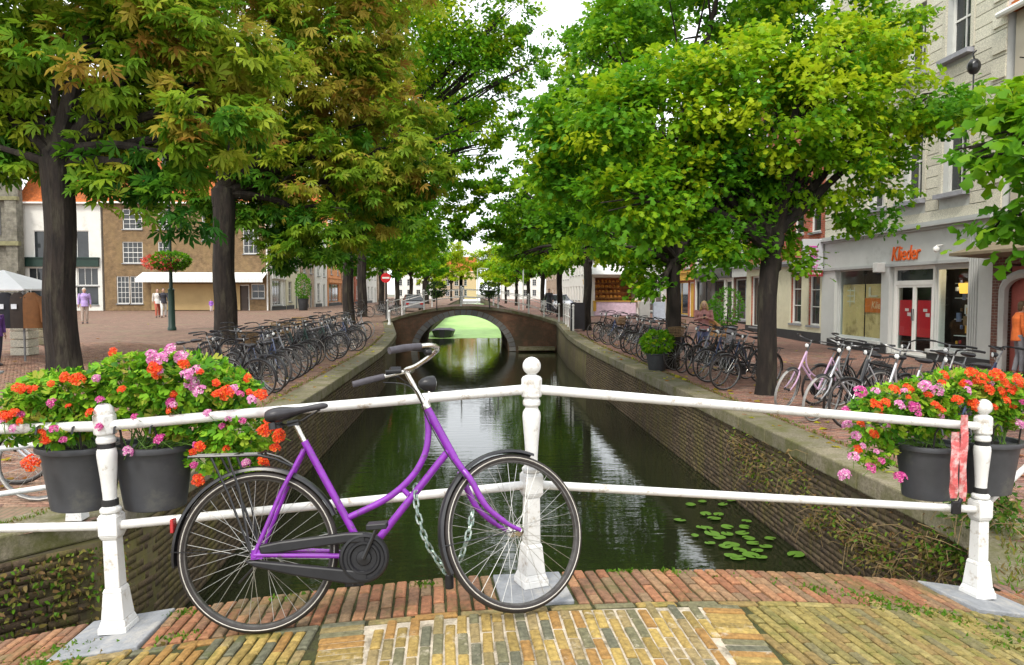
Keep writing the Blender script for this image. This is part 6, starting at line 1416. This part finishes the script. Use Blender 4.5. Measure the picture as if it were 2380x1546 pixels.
for i, (k, x, y, h_) in enumerate((('omafiets', 5.2, 51, 170), ('navy', 5.4, 52.4, 165), ('diamond', 5.8, 54, 175))):
    park(k, x, y, h_, DESC[k] + ', %s in the far group right of the arch bridge' % ORD[i], 'bicycles at the right end of the far bridge')

# ------------------------------------------------------------------ people
SKIN = mat('skin', (.5, .3, .21), .55, var=.06, scale=8)
def person(label, loc, rz, h_=1.7, top=None, bottom=None, hair=None, pose='stand', skirt=False, long_hair=False, bag=None):
    root = empty('person', loc, rz); tag(root, label, 'person'); s = h_/1.7
    def V_(x, y, z): return Vector((x*s, y*s, z*s))
    st = {'stand': (.02, -.02), 'walk': (.2, -.2), 'phone': (.03, -.03)}[pose]
    hip = [V_(q*.085, 0, .88) for q in (-1, 1)]; knee = [V_(q*.095, -st[i]*.7-.02, .48) for i, q in enumerate((-1, 1))]; ank = [V_(q*.1, -st[i]*.9 + .05*(1 if st[i] < 0 else 0), .08 + .03*(st[i] < -.1)) for i, q in enumerate((-1, 1))]
    sh = [V_(q*.18, .0, 1.4) for q in (-1, 1)]
    if pose == 'phone': elb = [V_(q*.24, -.06, 1.13) for q in (-1, 1)]; wr = [V_(q*.06, -.28, 1.2) for q in (-1, 1)]
    elif pose == 'walk': elb = [V_(q*.23, st[i]*.55, 1.12) for i, q in enumerate((-1, 1))]; wr = [V_(q*.24, st[i]*1.0-.06, .9) for i, q in enumerate((-1, 1))]
    else: elb = [V_(q*.24, .02, 1.12) for q in (-1, 1)]; wr = [V_(q*.25, -.03, .86) for q in (-1, 1)]
    b_ = MB(); tilt = .05 if pose == 'phone' else .01
    hc = V_(0, -.03-tilt, 1.575 - tilt*.4)
    b_.ball(hc, (.075*s, .092*s, .108*s), 14, 10); b_.ball(hc + V_(0, -.095, -.02), (.014*s, .02*s, .022*s), 6, 5); b_.ball(hc + V_(0, -.05, -.075), (.045*s, .04*s, .035*s), 8, 6)
    for q in (-1, 1): b_.ball(hc + V_(q*.077, .01, -.01), (.012*s, .022*s, .032*s), 6, 5)
    b_.tube([V_(0, .0, 1.38), V_(0, -.01-tilt*.6, 1.5)], [.058*s, .05*s], 10)
    b_.tube([V_(0, 0, .86), V_(0, .005, 1.0), V_(0, .01, 1.1), V_(0, 0, 1.3), V_(0, 0, 1.42)], [.15*s, .145*s, .125*s, .15*s, .09*s], 12)
    for i in (0, 1):
        b_.tube([sh[i], sh[i].lerp(elb[i], .5), elb[i], elb[i].lerp(wr[i], .4), wr[i]], [.052*s, .046*s, .038*s, .037*s, .026*s], 8)
        d_ = (wr[i]-elb[i]).normalized(); pl = wr[i] + d_*.05*s; b_.ball(pl, (.03*s, .026*s, .045*s), 8, 6)
        u = d_.orthogonal().normalized(); v = d_.cross(u)
        for f_, ln in ((-1.5, .07), (-.5, .085), (.5, .08), (1.5, .06)):
            a = pl + u*f_*.014*s + d_*.02*s; b_.tube([a, a + d_*ln*.5*s, a + (d_*ln*.85 + v*.02)*s], [.0095*s, .009*s, .0075*s], 6)
        b_.tube([wr[i] + d_*.015*s, wr[i] + (d_*.03+u*.04)*s, wr[i] + (d_*.07+u*.05)*s], [.011*s, .011*s, .008*s], 6)
        b_.tube([hip[i], hip[i].lerp(knee[i], .5), knee[i], knee[i].lerp(ank[i], .35), ank[i]], [.085*s, .072*s, .052*s, .052*s, .036*s], 10)
        b_.ball(ank[i] + V_(0, -.05, -.035), (.036*s, .1*s, .036*s), 8, 6)
    o = b_.build('body', SKIN, root, True)
    def rem(o, v): 
        m_ = o.modifiers.new('remesh', 'REMESH'); m_.mode = 'VOXEL'; m_.voxel_size = v; m_.use_smooth_shade = True
    rem(o, .009*s)
    t = MB(); t.tube([V_(0, 0, .8), V_(0, .005, .98), V_(0, .01, 1.1), V_(0, 0, 1.3), V_(0, 0, 1.435)], [.185*s, .17*s, .15*s, .178*s, .1*s], 14)
    for i in (0, 1): t.tube([sh[i] + V_(0, 0, .0), sh[i].lerp(elb[i], .5), elb[i], elb[i].lerp(wr[i], .85)], [.07*s, .062*s, .053*s, .042*s], 9)
    o = t.build('jacket', top, root, True); rem(o, .014)
    t = MB()
    if skirt: t.tube([V_(0, 0, 1.0), V_(0, 0, .8), V_(0, 0, .5)], [.15*s, .2*s, .25*s], 16)
    for i in (0, 1): t.tube([hip[i] + V_(0, 0, .06), hip[i].lerp(knee[i], .5), knee[i], ank[i] + V_(0, 0, .03)], [.115*s, .09*s, .067*s, .056*s], 10)
    t.ball(V_(0, 0, .9), (.165*s, .125*s, .12*s)); o = t.build('trousers' if not skirt else 'skirt', bottom, root, True); rem(o, .014)
    for i in (0, 1):
        t = MB(); t.ball(ank[i] + V_(0, -.055, -.04), (.046*s, .125*s, .045*s), 10, 7); t.build('shoe', mat('dark_shoe', (.05, .04, .04), .5), root, True)
    t = MB(); t.ball(hc + V_(0, .02, .025), (.086*s, .094*s, .1*s), 14, 10); t.ball(hc + V_(0, .06, -.04), (.075*s, .05*s, .09*s), 10, 8)
    if long_hair: t.tube([hc + V_(0, .03, .0), V_(0, .09, 1.45), V_(0, .1, 1.27)], [.09*s, .1*s, .05*s], 10); [t.tube([hc + V_(q*.07, -.01, .03), hc + V_(q*.09, -.02, -.1), V_(q*.1, -.04, 1.36)], [.03*s, .035*s, .02*s], 8) for q in (-1, 1)]
    o = t.build('hair', hair, root, True)
    for q in (-1, 1): MB().ball(hc + V_(q*.03, -.085, .012), .009*s, 6, 5).build('eye', BLACKP, root, True)
    MB().ball(hc + V_(0, -.088, -.055), (.022*s, .008*s, .006*s), 8, 5).build('mouth', mat('lips', (.4, .12, .1), .5), root, True)
    if pose == 'phone': MB().box((wr[0]+wr[1])/2 + V_(0, -.05, .03), (.07, .012, .14)).build('phone', BLACKP, root, bevel=.004)
    return root
BLOND, BROWNH, GREYH, DARKH = mat('blond_hair', (.5, .34, .15), .6, var=.3, scale=30), mat('brown_hair', (.1, .06, .03), .6), mat('grey_hair', (.45, .43, .4), .7), mat('dark_hair', (.025, .02, .018), .5)
def cl(nm, c): return mat(nm, c, .8, var=.18, scale=9)
q = at(1636, 700, 20.6); person('woman with long blond hair and pink patterned top looking down by parked bicycles', (q.x, 20.6, gz(q.x, 20.6)), R(-14), 1.68, cl('pink_top', (.42, .2, .19)), cl('blue_jeans', (.12, .14, .26)), BLOND, 'phone', long_hair=True)
YP = 45.
for px, lab, h_, tp_, bt_, hr, po, rz in ((366, 'person in pale top and red trousers walking beside the lamp post', 1.72, (.6, .58, .55), (.4, .1, .06), BROWNH, 'walk', .5), (380, 'person in black top and white trousers beside the lamp post', 1.75, (.03, .03, .04), (.6, .6, .58), DARKH, 'walk', .4)):
    q = at(px, 700, YP); person(lab, (q.x, YP, gz(q.x, YP)), rz, h_, cl('top'+str(px), tp_), cl('tr'+str(px), bt_), hr, po)
q = at(196, 700, 36.); person('grey haired person in lilac jacket behind the first chestnut trunk', (q.x, 36, gz(q.x, 36)), .6, 1.7, cl('lilac_jacket', (.42, .3, .6)), cl('tan_trousers', (.4, .32, .27)), GREYH, 'stand')
q = at(491, 715, 58.); person('small child in purple coat far across the square', (q.x, 58, gz(q.x, 58)), .2, 1.0, cl('child_purple', (.3, .12, .5)), cl('child_pale', (.6, .5, .55)), DARKH, 'stand')
q = at(2, 800, 15.3); person('person in dark purple coat at the left edge beside the jackets', (q.x-.1, 15.3, gz(q.x, 15.3)), 1.2, 1.25, cl('purple_coat', (.12, .05, .22)), cl('dark_trousers', (.03, .03, .05)), DARKH, 'stand')
q = at(1276, 700, 49.5); person('person in dark clothes standing beyond right end of far bridge', (q.x, 49.5, gz(q.x, 49.5)+.2), 0, 1.7, cl('dark_coat', (.03, .03, .035)), cl('dark_jeans', (.05, .05, .07)), DARKH, 'walk')
q = atx(2356, 850, KX-.5); person('person in orange and red top and grey trousers in the brick gateway', (KX-.62, 15.95, -.4), 1.2, 1.7, cl('orange_red_top', (.62, .14, .03)), cl('grey_trousers', (.2, .2, .22)), BROWNH, 'stand')

# ------------------------------------------------------------------ market stall, jackets, stone posts
YS_ = 16.2; q0, q1 = at(-150, 640, YS_), at(82, 672, YS_)
stl = empty('market_stall', ((q0.x+q1.x)/2, YS_+.6, gz(q0.x, YS_))); tag(stl, 'market stall with white peaked canopy at the left edge', 'market stall')
CANV = mat('white_canvas', (.78, .78, .78), .7, var=.04); hw_ = (q1.x-q0.x)/2; ze = q1.z - stl.location.z
MB().add([(-hw_, -1, ze), (hw_, -1, ze), (hw_, 1, ze), (-hw_, 1, ze), (0, 0, ze+.42), (-hw_, -1, ze-.03), (hw_, -1, ze-.03), (hw_, 1, ze-.03), (-hw_, 1, ze-.03)], [(0, 1, 4), (1, 2, 4), (2, 3, 4), (3, 0, 4), (0, 5, 6, 1), (1, 6, 7, 2), (2, 7, 8, 3), (3, 8, 5, 0)]).build('canopy', CANV, stl)
for x in (-hw_+.05, hw_-.05):
    for y_ in (-.95, .95): MB().tube([(x, y_, 0), (x, y_, ze)], .022, 8).build('pole', mat('stall_pole', (.2, .2, .2), .5, .5), stl, True)
MB().tube([(-hw_, -.95, ze-.08), (hw_, -.95, ze-.08)], .015, 6).build('hanging_bar', mat('stall_pole', (.2, .2, .2), .5), stl)
def jacket(px, col, lab, tagc):
    q = at(px, 682, YS_-.35); r_ = empty('jacket', (q.x, YS_-.35, q.z)); tag(r_, lab, 'jacket', 'jackets hanging from the stall')
    c = cl('jacket'+str(px), col); m = MB(); hh = .72
    secs = [(-hh, .2, .1), (-.5, .21, .1), (-.2, .22, .1), (-.08, .2, .08), (0, .09, .06), (.02, .07, .05)]; n = 14; vs = []
    for z, a, b_ in secs:
        for j in range(n): t_ = 2*math.pi*j/n; vs.append((a*math.cos(t_)*(1+.05*math.sin(5*t_)), b_*math.sin(t_), z))
    m.add(vs, [(i*n+j, i*n+(j+1) % n, (i+1)*n+(j+1) % n, (i+1)*n+j) for i in range(len(secs)-1) for j in range(n)] + [tuple(range(n-1, -1, -1)), tuple((len(secs)-1)*n+j for j in range(n))]); m.build('body', c, r_, True)
    for s in (-1, 1): MB().tube(spline([(s*.17, 0, -.08), (s*.24, -.01, -.3), (s*.26, -.03, -.6)], 4), [.075, .075, .075, .07, .07, .065, .065, .06, .055], 10).build('sleeve', c, r_, True)
    MB().tube([(0, 0, .0), (0, 0, .06), (.02, 0, .09)], .006, 5).build('hanger', CHROME, r_)
    if tagc: MB().box((-.02, -.125, -.27), (.11, .012, .1)).build('price_tag', mat('tag_card', (.7, .72, .75), .6), r_)
jacket(12, (.02, .02, .026), 'black jacket with pale blue price tag, leftmost on the stall', True); jacket(42, (.035, .025, .02), 'dark brown jacket with white tag, middle of the stall', True); jacket(72, (.16, .065, .02), 'rust brown jacket at the right end of the stall', False)
for px, py, wd, hh, lab, Yp in ((58, 832, .42, .75, 'rough pale stone block standing under the jackets', 17.5), (108, 800, .34, .85, 'mossy stone pillar stub behind the rough stone block', 21)):
    q = at(px, py, Yp); r_ = empty('stone_pillar', (q.x, Yp, gz(q.x, Yp))); tag(r_, lab, 'stone pillar')
    for k in range(4): MB().box((random.uniform(-.01, .01), 0, hh*(k+.5)/4), (wd*random.uniform(.93, 1), wd, hh/4-.012)).build('stone', STONEB if Yp < 20 else COPING, r_, bevel=.02)

# ------------------------------------------------------------------ street furniture
HEADM = leafmat('red_blossom', [(0, (.55, .05, .02)), (1, (.7, .2, .15))])
q = atz(400, 772, -.02); lp_ = empty('lamp_post', (q.x, q.y, gz(q.x, q.y))); tag(lp_, 'dark green lamp post with a round hanging flower basket on the square', 'lamp post')
MB().lathe([(.16, 0), (.16, .1), (.13, .14), (.115, 1.5), (.13, 1.56), (.07, 1.62), (.055, 3.0), (.045, 6.2)], 12).build('pole', DGREEN, lp_, True)
zb3 = at(400, 606, q.y).z - lp_.location.z
MB().lathe([(.2, zb3-.42), (.5, zb3-.25), (.62, zb3-.05), (.6, zb3-.05), (.07, zb3-.25)], 14).build('basket', BLACKM, lp_, True)
leafball('foliage', lp_, (0, 0, zb3-.02), (.72, .72, .34), 1500, .13, TREE, .42, .12); leafball('blossoms', lp_, (-.25, -.25, zb3-.08), (.68, .6, .28), 420, .12, HEADM, .5, .2)
MB().lathe([(.05, 6.1), (.2, 6.2), (.25, 6.65), (.12, 6.85), (.03, 7)], 10).build('lantern', BLACKM, lp_, True)
q = at(897, 646, 46.); sp_ = empty('traffic_sign', (q.x, 46, gz(q.x, 46))); tag(sp_, 'round red no entry sign with white bar on black post', 'traffic sign'); zc = q.z - sp_.location.z
MB().tube([(0, 0, 0), (0, 0, zc+.3)], .05, 8).build('pole', BLACKM, sp_, True)
dM = Matrix.Translation((0, -.07, zc)) @ Matrix.Rotation(math.pi/2, 4, 'X')
MB().lathe([(.3, -.01), (.3, .01)], 24, dM).build('disc', mat('sign_red', (.55, .015, .02), .4), sp_); MB().box((0, -.088, zc), (.44, .012, .11)).build('white_bar', WHITEW, sp_)
for px, Y_, h_, lab in ((1216, 72, 6.5, 'thin grey lamp post with short arm far on right bank'), (1110, 90, 4.5, 'slim pale lamp post beyond the far bridge')):
    q = at(px, 700, Y_); r_ = empty('lamp_post', (q.x, Y_, gz(q.x, Y_))); tag(r_, lab, 'lamp post')
    MB().tube([(0, 0, 0), (0, 0, h_)], .06, 6).build('pole', GREYST, r_, True); MB().tube([(0, 0, h_), (.3, 0, h_+.15), (1.0, 0, h_+.12)], .04, 6).box((1.1, 0, h_+.1), (.5, .16, .1)).build('lamp_head', GREYST, r_)
def board(px, py, Y_, w_, h_, m, lab, nm='board', legs=.1):
    q = at(px, py, Y_); r_ = empty(nm, (q.x, Y_, gz(q.x, Y_))); tag(r_, lab, 'board')
    for s in (-1, 1):
        MB().box((0, s*.12, legs+h_/2), (w_, .03, h_), Matrix.Rotation(R(s*4), 3, 'X')).build('panel', m, r_, bevel=.004)
        for x in (-w_/2+.03, w_/2-.03): MB().box((x, s*.16, legs/2), (.04, .04, legs)).build('leg', BLACKM, r_)
    return r_
board(1342, 745, 33.5, .62, 1.2, mat('chalkboard', (.02, .018, .022), .6), 'tall black pavement board beside the tree near far bridge')
board(1498, 710, 43, .6, 1.0, WHITEW, 'white pavement board left of two in front of dark shop')
board(1532, 710, 41, .65, 1.0, mat('pale_blue_board', (.5, .56, .66), .6), 'pale blue grey pavement board right of the white one')
def potplant(px, py, Y_, r_, ph, fw__, fh, lab, n, ts, tm=.4, leafs=.14, pm=None, kind='potted_plant'):
    q = at(px, py, Y_); o = empty(kind, (q.x, Y_, gz(q.x, Y_))); tag(o, lab, 'plant')
    MB().lathe([(r_*.75, 0), (r_*.78, .02), (r_, ph-.04), (r_*1.06, ph-.03), (r_*1.06, ph), (r_*.9, ph), (r_*.88, ph-.06), (.01, ph-.06)], 16).build('pot', pm or DARKSKIRT, o, True)
    MB().tube([(0, 0, ph-.08), (.02, 0, ph+fh*.5)], [.035, .02], 6).build('stem', BARK, o)
    leafball('foliage', o, (0, 0, ph+fh*.5), (fw__, fw__, fh*.55), n, leafs, TREE, tm, ts); return o
potplant(1527, 838, 17.6, .26, .42, .36, .5, 'bright green bush in dark pot at the foot of slender maple trunk', 700, .1, .5, .12)
potplant(1690, 745, 30, .3, .5, .65, 1.5, 'tall grey green olive bush in pot beside the cream shop', 900, .06, .25, .12)
potplant(705, 722, 64, .45, 1.0, .6, 2.0, 'tall plant in black pot before the cream terrace house', 700, .1, .35, .2)
potplant(1655, 745, 33, .28, .45, .5, .9, 'dark green bush in pot near dark brick shop', 600, .08, .2, .12)
q = at(1695, 765, 27.5); bn = empty('bucket', (q.x, 27.5, -.4)); tag(bn, 'grey zinc tub on the pavement before the cream shop', 'tub'); MB().lathe([(.24, 0), (.3, .55), (.32, .56), (.32, .6), (.28, .6), (.23, .05)], 16).build('body', mat('zinc', (.3, .32, .36), .4, .6), bn, True); MB().tube([(-.3, 0, .5), (-.38, 0, .42), (-.3, 0, .34)], .012, 5).build('handle', CHROME, bn)
q = at(1664, 765, 25.5); ch_ = empty('armchair', (q.x, 25.5, -.4), .5); tag(ch_, 'brown wicker armchair beyond the blond woman', 'chair'); WIK = mat('rattan', (.36, .2, .08), .8, var=.35, scale=35, bump=.5)
MB().box((0, 0, .4), (.55, .5, .1)).build('seat', WIK, ch_, bevel=.03)
MB().tube(spline([(-.3, -.2, .62), (-.3, .1, .68), (-.22, .27, .85), (0, .3, .9), (.22, .27, .85), (.3, .1, .68), (.3, -.2, .62)], 4), .05, 8).prism([(-.26, .24, .42), (.26, .24, .42), (.22, .27, .86), (-.22, .27, .86)], (0, .03, 0)).build('backrest', WIK, ch_, True)
for sx_ in (-1, 1):
    for sy_ in (-1, 1): MB().tube([(sx_*.25, sy_*.21, 0), (sx_*.27, sy_*.21, .6)], .02, 6).build('leg', WIK, ch_)
q = at(1670, 590, 34); ln3 = empty('hanging_lantern', (14.0, 36.5, q.z)); tag(ln3, 'amber wall lantern on the dark brick shop under the leaves', 'lantern'); MB().lathe([(.1, -.3), (.18, .1), (.18, .14), (.05, .3)], 8).build('lamp_body', mat('amber_glass', (.5, .3, .08), .3), ln3, True); MB().tube([(0, 0, .3), (0, 0, .42), (.42, 0, .42)], .02, 6).build('bracket', BLACKM, ln3)
# bollards at the left end of the far bridge
for i, (px, py, Y_, lab) in enumerate(((905, 748, 38, 'short white bollard on the left coping before the far bridge'), (940, 725, 41.5, 'short white bollard at the left foot of the far bridge railing'))):
    q = at(px, py, Y_); r_ = empty('bollard', (q.x, Y_, qz(Y_)+.0)); tag(r_, lab, 'bollard'); MB().lathe([(.09, 0), (.09, .06), (.06, .1), (.05, .6), (.075, .64), (.07, .72), (.02, .78)], 12).build('body', PAINT, r_, True)
rr = empty('railing', (4.75, 36, -.15)); tag(rr, 'short white railing along the right coping before the black board', 'railing')
for i, y_ in enumerate((-3.2, -1.6, 0, 1.6, 3.4)):
    x_ = edge_x(RW, 36+y_) + .3 - 4.75; MB().box((x_, y_, .5), (.07, .07, 1.1)).ball((x_, y_, 1.08), .06, 8, 6).build('post', PAINT, rr)
for h_ in (.5, .95): MB().tube([(edge_x(RW, 36+y_)+.3-4.75, y_, h_) for y_ in (-3.2, -1.6, 0, 1.6, 3.4)], .022, 6).build('bar', PAINT, rr)
# parked car past the bridge
def car(loc, rz, m, lab):
    r_ = empty('parked_car', loc, rz); tag(r_, lab, 'car'); L_, W_ = 4.0, 1.68
    b_ = MB(); pr = [(-2, .3), (-2, .75), (-1.85, .9), (-1.2, 1.0), (.95, 1.0), (1.8, .85), (2.0, .7), (2.0, .3)]
    b_.prism([(x, -W_/2, z) for x, z in pr], (0, W_, 0)); b_.build('body', m, r_, bevel=.06)
    c = MB(); lo = [(-1.75, -.78), (1.0, -.78), (1.0, .78), (-1.75, .78)]; hi = [(-1.35, -.62), (.25, -.62), (.25, .62), (-1.35, .62)]
    c.add([(x, y, .98) for x, y in lo] + [(x, y, 1.45) for x, y in hi], [(0, 1, 5, 4), (1, 2, 6, 5), (2, 3, 7, 6), (3, 0, 4, 7)]); c.build('window', DARKGLASS, r_)
    MB().bb((-1.4, -.64, 1.44), (.3, .64, 1.5)).build('roof', m, r_, bevel=.03)
    for x in (-1.25, 1.25):
        for y_ in (-.78, .78): w_ = MB().lathe([(.2, -.1), (.3, -.1), (.31, 0), (.3, .1), (.2, .1)], 18, Matrix.Translation((x, y_, .31)) @ Matrix.Rotation(math.pi/2, 4, 'X')).build('wheel', RUBBER, r_, True); MB().lathe([(.02, -.105), (.2, -.102), (.2, .102), (.02, .105)], 14, Matrix.Translation((x, y_, .31)) @ Matrix.Rotation(math.pi/2, 4, 'X')).build('rim', CHROME, w_, True)
    for y_ in (-.6, .6): MB().box((2.0, y_, .66), (.05, .3, .14)).build('headlight', mat('lamp_lens', (.7, .7, .68), .15), r_); MB().box((-2.0, y_, .7), (.05, .25, .16)).build('tail_light', mat('red_reflector', (.35, .02, .02), .2), r_)
    return r_
car((7.2, 62, -.1), R(-80), SIL, 'silver car parked on right bank beyond the far bridge'); car((8.4, 70, -.1), R(-82), BLU, 'dark blue car parked behind the silver car'); car((-5.2, 66, -.1), R(100), GRY, 'grey car parked on left bank beyond the far bridge')
